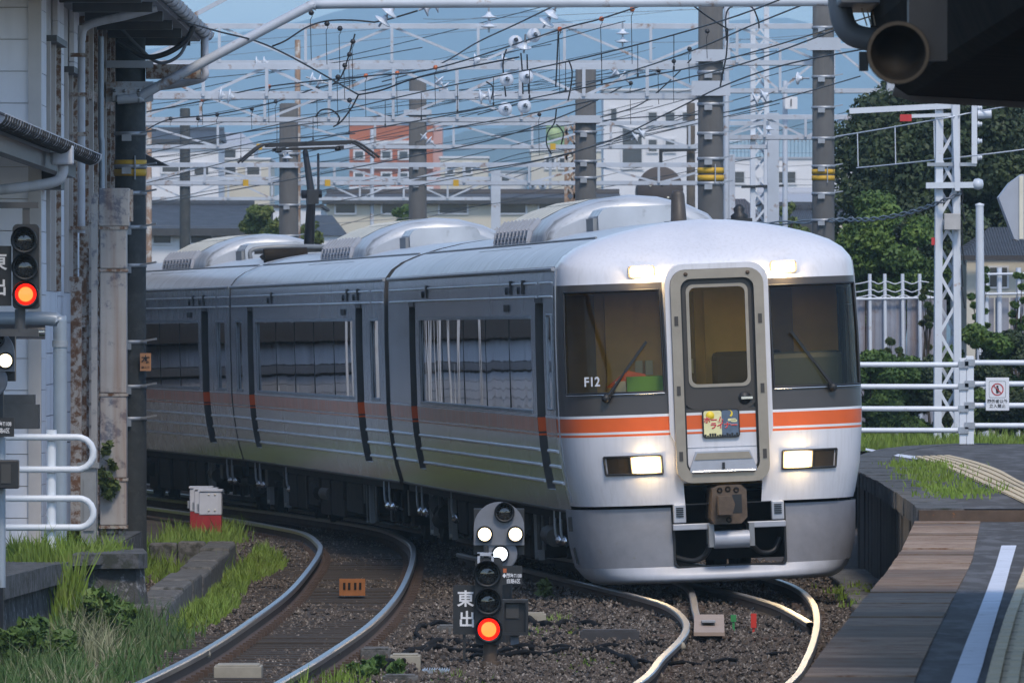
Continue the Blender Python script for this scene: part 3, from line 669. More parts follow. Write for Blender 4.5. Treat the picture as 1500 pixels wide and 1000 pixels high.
    for half in (-1, 1):
        hs = [s for s in lip if s * half >= 0]
        MB().grid([[kp(s, z) for s in hs] for z in (.10, .125, .15, .20, .262)], True).build('skirt_lip', M['skirt_l'], root)
    MB().beam(kp(0, .12) + Vector((0, -.006, 0)), kp(0, .26) + Vector((0, -.006, 0)), .008, .01).build('skirt_seam', M['black'], root)
    # side slots of the skirt's trailing edge
    for z0, z1 in ((.62, .76), (.30, .46)): MB().beam(kp(-.993, z0) + Vector((-.012, 0, 0)), kp(-.993, z1) + Vector((-.012, 0, 0)), .05, .02).build('skirt_slot', M['black'], root)
    MB().bb(-1.2, 1.2, .75, .8, .3, .85).build('skirt_backing', M['under'], root)
    MB().ring(rrect(-.495, .60, .245, .86, .05, .06), rrect(-.475, .58, .265, .85, .045, .06), (0, .1, 0)).build('opening_edge', M['black'], root)
    cp = MB().prism([(-.13, -.2, 1.0), (-.06, -.2, 1.03), (.15, -.2, 1.03), (.2, -.2, .98), (.2, -.2, .72), (.14, -.2, .66), (-.12, -.2, .66), (-.15, -.2, .72)], (0, .5, 0)).build('coupler', M['rustbrown'], root, bevel=.02)
    MB().prism([(-.09, -.2, .93), (.04, -.2, .93), (.07, -.2, .85), (.04, -.2, .75), (-.09, -.2, .75)], (0, -.14, 0)).build('coupler_head', M['rustbrown'], cp, bevel=.02)
    MB().bb(.06, .15, -.203, -.19, .76, .94).build('coupler_pocket', M['black'], cp)
    for x, z in ((-.06, .985), (.02, .995), (.10, .985), (.02, .70)): MB().lathe((x, -.2, z), (0, -1, 0), [(.028, 0), (.028, .01), (.015, .012), (.015, 0)], 10).build('coupler_bolt', M['under'], cp)
    MB().bb(-.50, -.14, -.02, .05, .61, .67).build('coupler_support_bar', M['skirt_l'], root, bevel=.008); MB().bb(.22, .59, -.02, .05, .61, .67).build('coupler_support_bar', M['skirt_l'], root, bevel=.008)
    MB().cyl((-.12, -.1, .51), (.22, -.1, .51), .085, 16).build('buffer_cylinder', M['skirt_l'], root)
    MB().bb(-.17, -.12, -.14, .1, .44, .66).build('cylinder_bracket', M['grille'], root); MB().bb(.22, .27, -.14, .1, .44, .66).build('cylinder_bracket', M['grille'], root)
    for x in (-.43, .52): MB().bb(x - .06, x + .06, -.0, .08, .68, .86).build('plug_bracket', M['skirt_l'], root, bevel=.01); 
    for x in (-.43, .52):
        for k in range(5): MB().bb(x - .035, x + .035, -.012, .0, .74 + k * .02, .75 + k * .02).build('plug_louvre', M['black'], root)
    MB().tube(spline([(-.15, .0, .46), (-.2, .05, .36), (-.32, .1, .31), (-.5, .2, .36)], 5), .028, 8).build('brake_hose', M['black'], root)
    MB().tube(spline([(.25, .03, .46), (.35, .1, .37), (.48, .15, .38), (.55, .2, .5)], 5), .025, 8).build('brake_hose', M['black'], root)
build_front(car1)
for i_, (lx, ly, lz) in enumerate(((-.69, .1, 3.10), (.69, .1, 3.10), (-.75, -.08, 1.25), (.75, -.08, 1.25))):
    ll = bpy.data.lights.new('headlamp_beam', 'SPOT'); ll.energy = 22; ll.color = (1.0, .74, .40); ll.spot_size = R(70); ll.spot_blend = .6; ll.shadow_soft_size = .08
    lo = bpy.data.objects.new('headlamp_beam', ll); COL.objects.link(lo); lo.parent = car1; lo.location = (lx, ly - .06, lz); lo.rotation_euler = (R(-86), 0, 0)

# ---- pantograph on the rear car
def build_panto(root):
    t = 2.1; zb = 3.66
    b = MB().beam((-.75, t - .5, zb), (.75, t - .5, zb), .09).beam((-.75, t + .7, zb), (.75, t + .7, zb), .09).beam((-.3, t - .5, zb), (-.3, t + .7, zb), .09).beam((.3, t - .5, zb), (.3, t + .7, zb), .09)
    for x in (-.6, .6):
        for y in (t - .5, t + .7): b.lathe((x, y, 3.46), (0, 0, 1), [(.05, 0), (.09, .05), (.05, .07), (.09, .12), (.05, .15)], 10)
    pb = b.build('pantograph_base', M['blackm'], root)
    kn = Vector((-.05, t - .35, 4.42))
    MB().tube([(0, t + .55, zb + .05), kn], [.075, .06], 10).build('pantograph_lower_arm', M['blackm'], root)
    MB().lathe(kn + Vector((-.14, 0, 0)), (1, 0, 0), [(.0, 0), (.06, 0), (.06, .28), (0, .28)], 12).bb(kn.x - .07, kn.x + .09, kn.y - .08, kn.y + .08, kn.z - .14, kn.z + .06).build('pantograph_knuckle', M['blackm'], root)
    hd = Vector((0.02, t + .25, 5.10))
    MB().tube([kn, hd + Vector((-.06, 0, -.08))], [.055, .04], 8).tube([kn + Vector((.1, 0, .05)), hd + Vector((.12, 0, -.12))], .018, 6).build('pantograph_upper_arm', M['blackm'], root)
    h = MB()
    for dy in (-.22, .22):
        h.tube(spline([(-.97, t + .25 + dy, 4.90), (-.82, t + .25 + dy, 5.02), (-.66, t + .25 + dy, 5.125), (-.5, t + .25 + dy, 5.14), (.5, t + .25 + dy, 5.14), (.66, t + .25 + dy, 5.125), (.82, t + .25 + dy, 5.02), (.97, t + .25 + dy, 4.90)], 4), .019, 6)
        h.beam((-.58, t + .25 + dy, 5.125), (.58, t + .25 + dy, 5.125), .05, .05)
    h.beam((-.45, t + .02, 5.06), (-.45, t + .5, 5.06), .05).beam((.45, t + .02, 5.06), (.45, t + .5, 5.06), .05).beam((-.5, t + .25, 5.06), (.5, t + .25, 5.06), .035)
    for x in (-.42, .42): h.lathe((x, t + .25, 4.97), (0, 0, 1), [(0, .04), (.045, .05), (.045, .09), (0, .1)], 8)
    h.build('pantograph_head', M['blackm'], root)
    MB().cyl((-.85, t - 1.2, 3.58), (-.25, t - 1.2, 3.58), .10, 12).build('arrester_tank', M['under'], root)
    MB().tube(spline([(-1.0, t - .9, 3.55), (-.95, t - .9, 3.68), (-.4, t - .9, 3.7), (.1, t - .5, 3.68)], 5), .03, 8).build('roof_cable', M['grille'], root)
build_panto(car3)
# ------------------------------------------------------------------ left: platform end, station building, posts
M['siding'] = mat('white_siding', (0.76, 0.75, 0.79), 0.6, 0, 0.05, 1.5, streak=((0.42, 0.38, 0.36), 0.35, 4))
M['trim'] = mat('corner_trim', (0.50, 0.46, 0.44), 0.55, 0, 0.1, 3)
M['rustcol'] = mat('rusty_white_column', (0.44, 0.42, 0.40), 0.7, 0.05, 0.12, 2.5, col2=(0.16, 0.17, 0.21), thr=(0.53, 0.62), streak=((0.25, 0.12, 0.06), 0.55, 9))
M['rust'] = mat('rust', (0.17, 0.085, 0.045), 0.85, 0.1, 0.4, 8, bump=0.003, bscale=60, col2=(0.44, 0.40, 0.36), thr=(0.44, 0.56))
M['oldwall'] = mat('mossy_platform_wall', (0.04, 0.04, 0.038), 0.95, 0, 0.6, 4.5, bump=0.05, bscale=9, col2=(0.25, 0.25, 0.26), thr=(0.54, 0.66), streak=((0.12, 0.12, 0.12), 0.5, 5))
M['slab'] = mat('platform_slab', (0.095, 0.095, 0.10), 0.9, 0, 0.4, 5, bump=0.015, bscale=25, col2=(0.035, 0.038, 0.03), thr=(0.46, 0.58))
M['soffit'] = mat('soffit_boards', (0.30, 0.31, 0.34), 0.75, 0, 0.2, 2)
M['rooft'] = mat('roof_shingle', (0.055, 0.06, 0.065), 0.9, 0, 0.4, 8, bump=0.01, bscale=30)
M['gutterw'] = mat('gutter_white', (0.56, 0.58, 0.64), 0.4, 0, 0.1, 5, streak=((0.2, 0.2, 0.2), 0.4, 8))
M['pipegrey'] = mat('grey_pipe', (0.30, 0.35, 0.41), 0.4, 0.2, 0.08, 4)
M['kerb'] = mat('old_concrete_kerb', (0.13, 0.125, 0.12), 0.95, 0, 0.4, 6, bump=0.03, bscale=14, col2=(0.05, 0.05, 0.042), thr=(0.46, 0.6))
def wall_blocks(root, outline, n, zt, zb, m, batter=0.0):
    """courses of a retaining wall along a ground polyline, as separate blocks"""
    pts = [Vector(p) for p in outline]
    for i in range(len(pts) - 1):
        L = (pts[i + 1] - pts[i]).length; k = max(1, int(L / n))
        for j in range(k):
            a = pts[i].lerp(pts[i + 1], j / k + .004 / L); b = pts[i].lerp(pts[i + 1], (j + 1) / k - .004 / L)
            nrm = Vector(((b - a).y, -(b - a).x, 0)).normalized(); d_ = random.uniform(-.008, .012)
            f = [a + nrm * d_ + Vector((0, 0, zt)), b + nrm * d_ + Vector((0, 0, zt)), b + nrm * (d_ + batter) + Vector((0, 0, zb)), a + nrm * (d_ + batter) + Vector((0, 0, zb))]
            q = [p - nrm * .5 for p in f]
            MB().face(f).face([f[0], q[0], q[1], f[1]]).face([f[0], f[3], q[3], q[0]]).face([f[1], q[1], q[2], f[2]]).build('wall_block', m, root)
pl = wthing('platform', 'old mossy platform with overhanging slab edge below the white panelled building', 'platform', (-5, 90, -.2))
EDGE = [(-4.75, 70, 0), (-4.19, 83.8, 0), (-3.97, 89, 0), (-3.86, 90.0, 0)]
MB().face([(-4.8, 70, .44), (-4.24, 83.8, .44), (-4.02, 89, .44), (-3.88, 90.2, .44), (-3.40, 91.6, .44), (-3.45, 93, .44), (-3.85, 95, .44), (-3.83, 106, .44), (-15, 106, .44), (-15, 70, .44)]).build('platform_top', M['slab'], pl)
wall_blocks(pl, [(x - .10, y, 0) for x, y, _ in EDGE], 1.3, .36, -.3, M['oldwall'], .06)
for i in range(len(EDGE) - 1):
    a = Vector(EDGE[i]); b = Vector(EDGE[i + 1]); k = max(1, int((b - a).length / 2.0))
    for j in range(k):
        p = a.lerp(b, j / k); q = a.lerp(b, (j + 1) / k - .004); ix = Vector((-.7, 0, 0))
        MB().prism([p + Vector((0, 0, .30)), q + Vector((0, 0, .30)), q + ix + Vector((0, 0, .30)), p + ix + Vector((0, 0, .30))], (0, 0, .185 + random.uniform(-.006, .006))).build('edge_slab', M['slab'], pl, bevel=.025)
# battered stone block closing the platform end
bl = MB(); top = [(-3.80, 91.0), (-3.36, 91.2), (-3.30, 91.4), (-3.40, 93.4), (-3.9, 93.4), (-3.9, 91.1)]; bot = [(-3.86, 90.7), (-3.26, 90.85), (-3.15, 91.1), (-3.22, 93.6), (-3.9, 93.6), (-3.9, 90.8)]
rows = []
for z in np.linspace(-.3, .5, 7):
    f = (z + .3) / .8; rows.append([Vector((lerp(b[0], t[0], f ** .8) + .012 * mnoise.noise(Vector((b[0] * 9, b[1], z * 7))), lerp(b[1], t[1], f), z)) for b, t in zip(bot, top)])
bl.grid(rows, False, True).face(rows[-1]); bl.build('end_wall', M['oldwall'], pl, bevel=.03)
MB().prism([(-3.90, 90.85, .40), (-3.32, 91.0, .40), (-3.25, 91.3, .40), (-3.36, 93.3, .40), (-3.9, 93.3, .40)], (0, 0, .13)).build('coping_stone', M['slab'], pl, bevel=.03)

bd = wthing('station_building', 'white panelled station building with rusty window bays beside the dark pole', 'building', (-6, 104, .4))
XW = -4.49
MB().bb(-9, XW - .06, 97.06, 117, .4, 6.4).build('wall', M['trim'], bd)
MB().bb(-9, XW - .06, 106, 117, -.3, .4).build('foundation', M['kerb'], bd)
c = 0; z = .44
while z < 6.3:
    h = .302
    for a, b in ((-7.4, -5.5), (-5.495, XW - .02)): MB().bb(a, b, 97.0 - random.uniform(0, .004), 97.05, z, z + h - .007).build('siding_panel', M['siding'], bd)
    for a, b in ((97.06, 98.7), (101.15, 102.6), (105.0, 106.2)): MB().bb(XW - .05, XW + random.uniform(0, .004), a, b - .008, z, z + h - .007).build('siding_panel', M['siding'], bd)
    z += h
MB().bb(XW - .09, XW + .03, 96.96, 97.09, .44, 6.35).build('corner_post', M['trim'], bd)
for Y0, Y1, zt, zb in ((98.75, 101.1, 5.3, 2.9), (102.65, 104.95, 5.1, 2.9)):
    w = MB().bb(XW - .12, XW - .03, Y0 + .1, Y1 - .1, zb, zt).build('window', M['trim'], bd)
    f = MB()
    for y in (Y0 + .05, (Y0 + Y1) / 2, Y1 - .05): MB().bb(XW - .05, XW + .04, y - .05, y + .05, zb, zt).build('frame', M['rust'] if y > (Y0 + Y1) / 2 else M['trim'], w)
    MB().bb(XW - .05, XW + .10, Y0, Y1, zt, zt + .06).build('hood', M['steel_dark'], w)
    for k in range(8): MB().bb(XW - .05, XW, Y0, Y1 - .01, zb - .302 * (k + 1), zb - .302 * k - .008).build('siding_panel', M['siding'], bd)
# bay of rusty glazed sashes
MB().bb(XW - .08, XW - .04, 107, 116.9, .5, 6.2).build('bay_glass', M['sideglass'], bd)
for k in range(9):
    y = lerp(107.2, 116.6, k / 8); MB().bb(XW - .05, XW + .06, y - .07, y + .07, .5, 6.2).build('mullion', M['rust'] if k % 3 != 1 else M['trim'], bd)
for zz in (.6, 2.6, 3.7, 5.0): MB().bb(XW - .05, XW + .05, 107, 116.8, zz - .05, zz + .05).build('transom', M['rust'], bd)
# main roof with soffit and gutter
rf = MB().prism([(-3.55, 95, 5.80), (-9, 95, 5.80), (-9, 95, 7.4), (-3.5, 95, 5.98)], (0, 21.5, 0)).build('roof', M['soffit'], bd)
for k in range(7): MB().bb(-4.4, -3.6, 96.5 + k * 3, 96.65 + k * 3, 5.70, 5.80).build('rafter', M['steel_dark'], rf)
g = MB(); n = 9
rows = [[Vector((-3.47 + .075 * math.cos(a), y, 5.90 + .085 * math.sin(a))) for a in np.linspace(math.pi, 2 * math.pi, n)] for y in (95, 100, 105, 110, 116.6)]
g.grid(rows, True); g.build('gutter', M['gutterw'], bd)
for y in np.arange(96, 116.6, 1.2): MB().tube([Vector((-3.47 + .082 * math.cos(a), y, 5.90 + .092 * math.sin(a))) for a in np.linspace(math.pi, 2 * math.pi, 7)], .008, 4).build('gutter_bracket', M['galv'], bd)
MB().cyl((-3.47, 115.6, 5.84), (-3.47, 115.6, 5.45), .045).tube(spline([(-3.47, 115.6, 5.47), (-3.5, 115.6, 5.36), (-3.9, 115.8, 5.28), (-4.4, 116, 5.25)], 5), .045, 10).build('downpipe', M['gutterw'], bd)
MB().tube(spline([(-4.36, 103.7, 5.6), (-4.36, 103.7, 5.2), (-4.36, 103.7, 3.5)], 3), .04, 10).build('downpipe', M['gutterw'], bd)
MB().tube(spline([(-3.6, 103.7, 5.78), (-3.9, 103.7, 5.7), (-4.3, 103.7, 5.6), (-4.36, 103.7, 5.45)], 5), .045, 10).build('downpipe', M['gutterw'], bd)
for zz in (5.3, 4.9, 4.5, 3.55): MB().bb(-4.47, -4.30, 103.63, 103.66, zz - .02, zz + .02).build('pipe_clip', M['rust'], bd)
MB().tube([(-4.32, 107.6, 5.6), (-4.32, 107.6, 4.55), (-4.31, 107.6, 4.5), (-4.31, 107.6, 2.9)], .03, 8).build('conduit', M['pipegrey'], bd)
# porch roof with corrugated gutter in front of the corner
pr = wthing('porch_roof', 'lean-to porch roof with shingles and white ribbed gutter on the building corner', 'roof', (-5, 92, 4.1))
MB().prism([(-4.10, 80, 4.24), (-7.5, 80, 5.0), (-7.5, 80, 4.88), (-4.12, 80, 4.14)], (0, 18.8, 0)).build('roof_deck', M['soffit'], pr)
for k in range(24):
    y = 80 + k * .785
    for j in range(5): MB().prism([(-4.08 - j * .16, y, 4.255 + j * .036), (-4.25 - j * .16, y, 4.285 + j * .036), (-4.25 - j * .16, y, 4.265 + j * .036), (-4.08 - j * .16, y, 4.24 + j * .036)], (0, .775, 0)).build('shingle', M['rooft'], pr)
MB().prism([(-5.0, 80, 4.50), (-7.5, 80, 5.06), (-7.5, 80, 5.02), (-5.0, 80, 4.46)], (0, 18.8, 0)).build('roof_covering', M['rooft'], pr)
rows = []
for k in range(170):
    y = 80 + k * 19.0 / 169; rr = .085 + (.006 if k % 3 == 0 else 0); rows.append([Vector((-4.05 + rr * math.cos(a), y, 4.20 + rr * math.sin(a))) for a in np.linspace(math.pi * .95, 2.05 * math.pi, 8)])
MB().grid(rows, True).build('gutter', M['gutterw'], pr)
MB().box((-4.05, 92.2, 4.09), (.2, .26, .18)).build('rain_box', M['gutterw'], pr, bevel=.02)
MB().tube(spline([(-4.05, 92.2, 4.05), (-4.05, 92.2, 3.92), (-4.15, 92.2, 3.84), (-4.6, 92.2, 3.78), (-5.2, 92.2, 3.75)], 5), .05, 10).build('drain_pipe', M['gutterw'], pr)
MB().bb(-7, -4.3, 97.6, 98.4, 3.86, 4.12).build('beam', M['steel_dark'], pr)
MB().bb(-4.32, -4.2, 80, 98.6, 3.98, 4.12).build('fascia', M['steel_dark'], pr)
for y in np.arange(80.2, 98.6, .42): MB().tube([Vector((-4.05 + .093 * math.cos(a), y, 4.20 + .093 * math.sin(a))) for a in np.linspace(math.pi, 2 * math.pi, 7)], .011, 4).build('gutter_rib_shade', M['steel_dark'], pr)  # dark rings stand in for the shading between gutter ribs
for y in (81, 96): MB().bb(-5.35, -5.25, y, y + .1, .44, 4.55).build('post', M['rust'], pr)

# long shed further along the line (its white wall is mirrored in the train windows)
M['bggrey0'] = mat('sill_grey', (.25, .26, .28), .7)
sh = wthing('trackside_shed', 'long white panelled shed standing behind the station building', 'building', (-9, 150, -.2))
MB().bb(-12, -7.06, 125, 185, -.2, 5.5).build('wall', M['trim'], sh)
for k in range(20):
    y = 125 + k * 3
    for j in range(13): MB().bb(-7.06, -7.0 + random.uniform(0, .01), y + .06, y + 2.94, .1 + j * .125, .218 + j * .125).build('siding_panel', mat('shed_siding', (.84, .84, .86), .6, 0, .05, 1.5), sh)
    MB().bb(-7.06, -6.96, y, y + 3, 1.76, 1.88).build('sill', M['bggrey0'], sh); MB().bb(-7.06, -7.02, y + .08, y + 1.47, 1.9, 2.24).build('blind', mat('shed_siding', (.84, .84, .86), .6, 0, .05, 1.5), sh); MB().bb(-7.06, -7.02, y + 1.53, y + 2.92, 1.9, 2.24).build('blind', mat('shed_siding', (.84, .84, .86), .6, 0, .05, 1.5), sh)
    MB().bb(-7.06, -6.9, y, y + 3, 2.28, 2.6).build('eaves_board', mat('shed_eaves', (.10, .075, .055), .8), sh)
    MB().bb(-7.06, -7.01, y + .06, y + 2.94, 3.6, 4.6).build('siding_panel', mat('shed_siding', (.84, .84, .86), .6, 0, .05, 1.5), sh)
    MB().bb(-7.05, -7.02, y + .2, y + 2.8, 2.8, 3.5).build('window', M['sideglass'], sh)
MB().prism([(-6.2, 124.5, 5.5), (-13, 124.5, 5.5), (-9.5, 124.5, 7.2)], (0, 61, 0)).build('roof', M['rooft'], sh)

# rusty white box column and its neighbours
cl = wthing('box_column', 'tall white steel box column with rusty seams and peeling paint', 'column', (-4.05, 104, .4))
segs = [3.96, 3.55, 3.12, 1.86, 1.0, .52]
for a, b in zip(segs[:-1], segs[1:]):
    w = .012 if a == segs[0] else 0
    MB().bb(-4.18 - w, -3.91 + w * 2.5, 103.86, 104.14, b + .02, a - .003).build('casing', M['rustcol'], cl, bevel=.012)
    MB().bb(-4.19, -3.90, 103.85, 104.15, b - .012, b + .018).build('seam_flange', M['rust'], cl)
for x in (-4.14, -4.02, -3.94): MB().bb(x - .02, x + .02, 103.95, 104.05, .3, .53).build('anchor_leg', M['rust'], cl)
MB().bb(-3.91, -3.85, 103.9, 104.1, 3.62, 3.94).build('side_flange', M['rust'], cl)
for nm, lb, x, y, r0, zt, m in (('steel_post', 'slim rusty steel post between the downpipe and the box column', -4.34, 102, .055, 3.05, 'rust'), ('steel_post', 'thin whitish rusty angle post just left of the box column', -4.20, 103, .03, 3.9, 'rustcol')):
    solo(MB().bb(x - r0, x + r0, y - r0, y + r0, .4, zt).bb(x - r0 * 1.3, x + r0 * 1.3, y - r0 * 1.3, y + r0 * 1.3, .4, .5).bb(x - r0 * 1.2, x + r0 * 1.2, y - r0 * 1.2, y + r0 * 1.2, zt - .04, zt), nm, M[m], lb, 'post')
ld = wthing('cable_ladder', 'rusty cable ladder rising beside the box column', 'cable ladder', (-4.2, 104.6, .4))
for x in (-4.33, -4.2): MB().bb(x - .012, x + .012, 104.5, 104.53, .4, 3.35).build('stile', M['rust'], ld)
for k in range(12): MB().bb(-4.33, -4.2, 104.505, 104.525, .6 + k * .23, .63 + k * .23).build('rung', M['rust'], ld)
pp = wthing('vent_pipe', 'grey elbowed vent pipe standing in front of the white wall', 'pipe', (-4.17, 94.5, .4))
MB().tube(spline([(-4.17, 94.5, .42), (-4.17, 94.5, 2.45), (-4.19, 94.5, 2.58), (-4.28, 94.5, 2.62), (-4.9, 94.5, 2.62)], 5), .065, 14).build('pipe', M['pipegrey'], pp)
MB().cyl((-4.17, 94.5, 2.36), (-4.17, 94.5, 2.42), .074, 14).build('collar', M['galv'], pp)
MB().cyl((-4.3, 94.3, 2.50), (-5.2, 94.3, 2.50), .07, 14).build('steel_duct', M['chrome'], pp)
solo(MB().bb(-4.13, -3.98, 98, 98.2, .44, 1.2).bb(-4.16, -3.95, 97.97, 98.23, 1.2, 1.25).bb(-4.10, -4.0, 97.98, 98, .6, 1.1), 'meter_box', M['grille'], 'small dark meter box at the foot of the white wall', 'box')
solo(MB().bb(-5.0, -4.3, 93.0, 93.3, 1.62, 1.84).bb(-5.0, -4.34, 93.05, 93.3, 1.84, 1.93), 'wall_cabinet', M['steel_dark'], 'dark flat cabinet hanging beside the grey vent pipe', 'cabinet')
# looped pipe railing
rl = wthing('pipe_railing', 'white looped pipe railing with two rounded ends in front of the building', 'railing', (-4.2, 92, .44))
def loop(zt, zb, xe):
    r_ = (zt - zb) / 2; pts = [(-5.2, 92, zt), (xe - r_, 92, zt)] + [(xe - r_ + r_ * math.sin(a), 92, (zt + zb) / 2 + r_ * math.cos(a)) for a in np.linspace(.2, math.pi - .2, 8)] + [(xe - r_, 92, zb), (-5.2, 92, zb)]
    return MB().tube(pts, .031, 10)
loop(1.555, 1.265, -3.76).build('rail_loop', M['white_rail'], rl); loop(1.005, .745, -3.76).build('rail_loop', M['white_rail'], rl)
for x in (-4.14, -5.1): MB().cyl((x, 92.06, .42), (x, 92.06, 1.6), .042, 10).build('post', M['white_rail'], rl)
MB().cyl((-4.14, 92.03, 1.57), (-4.14, 92.03, 1.62), .05, 10).build('post_cap', M['white_rail'], rl)

# relay boxes white over red, kerbs
for k in range(3):
    x = -3.86 - k * .10; y = 131 + k * 1.3
    bx = wthing('relay_box', ['foremost grey and red relay box standing in the grass', 'middle grey and red relay box of the row in the grass', 'hindmost grey and red relay box of the row in the grass'][k], 'relay box', (x, y, -.15), 'relay boxes in the grass')
    MB().bb(x - .145, x + .145, y, y + .5, .16, .46).build('cabinet', M['gutterw'], bx, bevel=.012)
    MB().bb(x - .155, x + .155, y - .015, y + .52, .463, .485).build('lid', M['gutterw'], bx)
    MB().bb(x - .14, x + .14, y + .01, y + .49, -.2, .158).build('plinth', mat('red_paint', (.33, .02, .025), .6, 0, .2, 9, col2=(.2, .12, .09), thr=(.6, .7)), bx)
    for dx in (-.02, .06):
        for zz in (.22, .42): MB().lathe((x + dx, y, zz), (0, -1, 0), [(.012, 0), (.012, .008), (0, .01)], 8).build('bolt', M['cream'], bx)
    MB().bb(x - .175, x - .147, y + .05, y + .1, .2, .3).build('hinge', M['galv'], bx)
kb = wthing('concrete_kerb', 'weathered concrete kerb running beside the left track in the grass', 'kerb', (-3.2, 102, -.2))
wall_blocks(pl, [(-3.80, 93.5, 0), (-3.83, 106, 0)], 1.4, .43, -.3, M['oldwall'], .05)
for k in range(9):
    y = 90.5 + k * 2.6; x = -3.05 - .02 * math.sin(k)
    MB().bb(x - .33, x, y, y + 2.58, -.3, .10 + random.uniform(-.02, .015) + k * .006).build('kerb_stone', M['kerb'], kb, bevel=.03)
for k in range(3): MB().bb(-4.05 + k * .32, -3.74 + k * .32, 114.2, 114.6, -.3, .16 + random.uniform(-.015, .015)).build('kerb_stone', M['kerb'], kb, bevel=.03)
# ------------------------------------------------------------------ right: platform, deck, railing, fence, canopy
M['asphalt'] = mat('platform_asphalt', (0.078, 0.076, 0.076), 0.95, 0, 0.25, 1.5, bump=0.008, bscale=60, col2=(0.125, 0.125, 0.13), thr=(0.48, 0.6), stretch=(1.3, .25, 1), spec=.15)
M['pwall'] = mat('platform_face', (0.085, 0.075, 0.065), 0.95, 0, 0.4, 2, bump=0.02, bscale=12, streak=((0.03, 0.028, 0.025), 0.6, 4))
M['line'] = mat('worn_white_line', (0.60, 0.63, 0.70), 0.7, 0, 0.1, 3, col2=(0.16, 0.16, 0.17), thr=(0.60, 0.70))
M['tact'] = mat('tactile_block', (0.58, 0.47, 0.30), 0.75, 0, 0.12, 3, col2=(0.25, 0.22, 0.17), thr=(0.55, 0.7))
DK = []
for i in range(5):
    b_ = 0.13 + 0.035 * ((i * 37) % 5); DK.append(mat('deck_board_%d' % i, (b_ * 1.15, b_ * .84, b_ * .62), .75 + .05 * i, 0.0, .4, 4.0, spec=.12, stretch=(.8, 1.2, 1), bump=.004, bscale=20, col2=(.15, .06, .022), thr=(.52, .66)))
ptop = .96
pf = wthing('platform', 'stone-edged platform with yellowish tactile strip and white railing at its end', 'platform', (5, 110, -.2))
edge_u = [(3.52, 89.2), (3.57, 91), (3.66, 97), (3.75, 104), (3.80, 113), (3.98, 120), (4.3, 127), (4.72, 133), (5.3, 138), (6.2, 141)]
MB().face([(x, y, ptop) for x, y in edge_u] + [(30, 141, ptop), (30, 89.2, ptop)]).build('platform_top', M['asphalt'], pf)
for i in range(len(edge_u) - 1):
    a = Vector((*edge_u[i], 0)); b = Vector((*edge_u[i + 1], 0)); k = max(1, int((b - a).length / 1.1))
    for j in range(k):
        p = a.lerp(b, j / k); q = a.lerp(b, (j + 1) / k - .01); o = random.uniform(-.012, .012)
        MB().prism([p + Vector((o, 0, ptop - .16)), q + Vector((o, 0, ptop - .16)), q + Vector((.42, 0, ptop - .16)), p + Vector((.42, 0, ptop - .16))], (0, 0, .165 + random.uniform(0, .006))).build('coping_stone', M['slab'], pf, bevel=.02)
        MB().prism([p + Vector((.06 + o, 0, -.3)), q + Vector((.06 + o, 0, -.3)), q + Vector((.4, 0, -.3)), p + Vector((.4, 0, -.3))], (0, 0, ptop + .13)).build('wall_block', M['pwall'], pf)
MB().bb(3.54, 30, 89.1, 89.2, -.3, ptop - .01).build('step_face', mat('step_dark', (.09, .06, .042), .9, 0, .4, 5, col2=(.22, .09, .03), thr=(.6, .68)), pf)
for k in range(10):
    y = 88 + k * 2.2; x = interp([(b, a) for a, b in edge_u], y)
    MB().bb(x - .42, x + .03, y, y + 2.17, -.3, -.05 + random.uniform(-.02, .02)).build('toe_slab', M['kerb'], pf, bevel=.02)
def ribbon(A_, B_, z, m, parent, name, seg=None, dz=.004):
    """strip between two pixel edges lying on a level surface"""
    a = [G(*p, z) for p in A_]; b = [G(*p, z) for p in B_]
    return MB().grid([[p + Vector((0, 0, dz)), q + Vector((0, 0, dz))] for p, q in zip(a, b)], False).build(name, m, parent)
ribbon([(1268, 656.5), (1317, 665), (1344, 668.5)], [(1268, 659.5), (1317, 669), (1344, 673)], ptop, M['line'], pf, 'white_line')
tl = spline([G(1340, 670, ptop), G(1380, 684, ptop), G(1430, 706, ptop), G(1500, 738, ptop), G(1600, 795, ptop)], 10)
tr_ = spline([G(1392, 668, ptop), G(1430, 677, ptop), G(1465, 689, ptop), G(1500, 708, ptop), G(1600, 750, ptop)], 10)
for k in range(len(tl) - 1):
    if k % 2: continue
    e = min(k + 2, len(tl) - 1); a0, a1, b0, b1 = tl[k], tl[e], tr_[k], tr_[e]
    blk = MB(); n = 5
    for i in range(n):
        p = [a0.lerp(b0, i / n + .02), a0.lerp(b0, (i + 1) / n - .05), a1.lerp(b1, (i + 1) / n - .05), a1.lerp(b1, i / n + .02)]
        blk.prism([v + Vector((0, 0, .006)) for v in p], (0, 0, .014))
    blk.face([a0 + Vector((0, 0, .008)), b0 + Vector((0, 0, .008)), b1 + Vector((0, 0, .008)), a1 + Vector((0, 0, .008))])
    blk.build('tactile_block', M['tact'], pf)
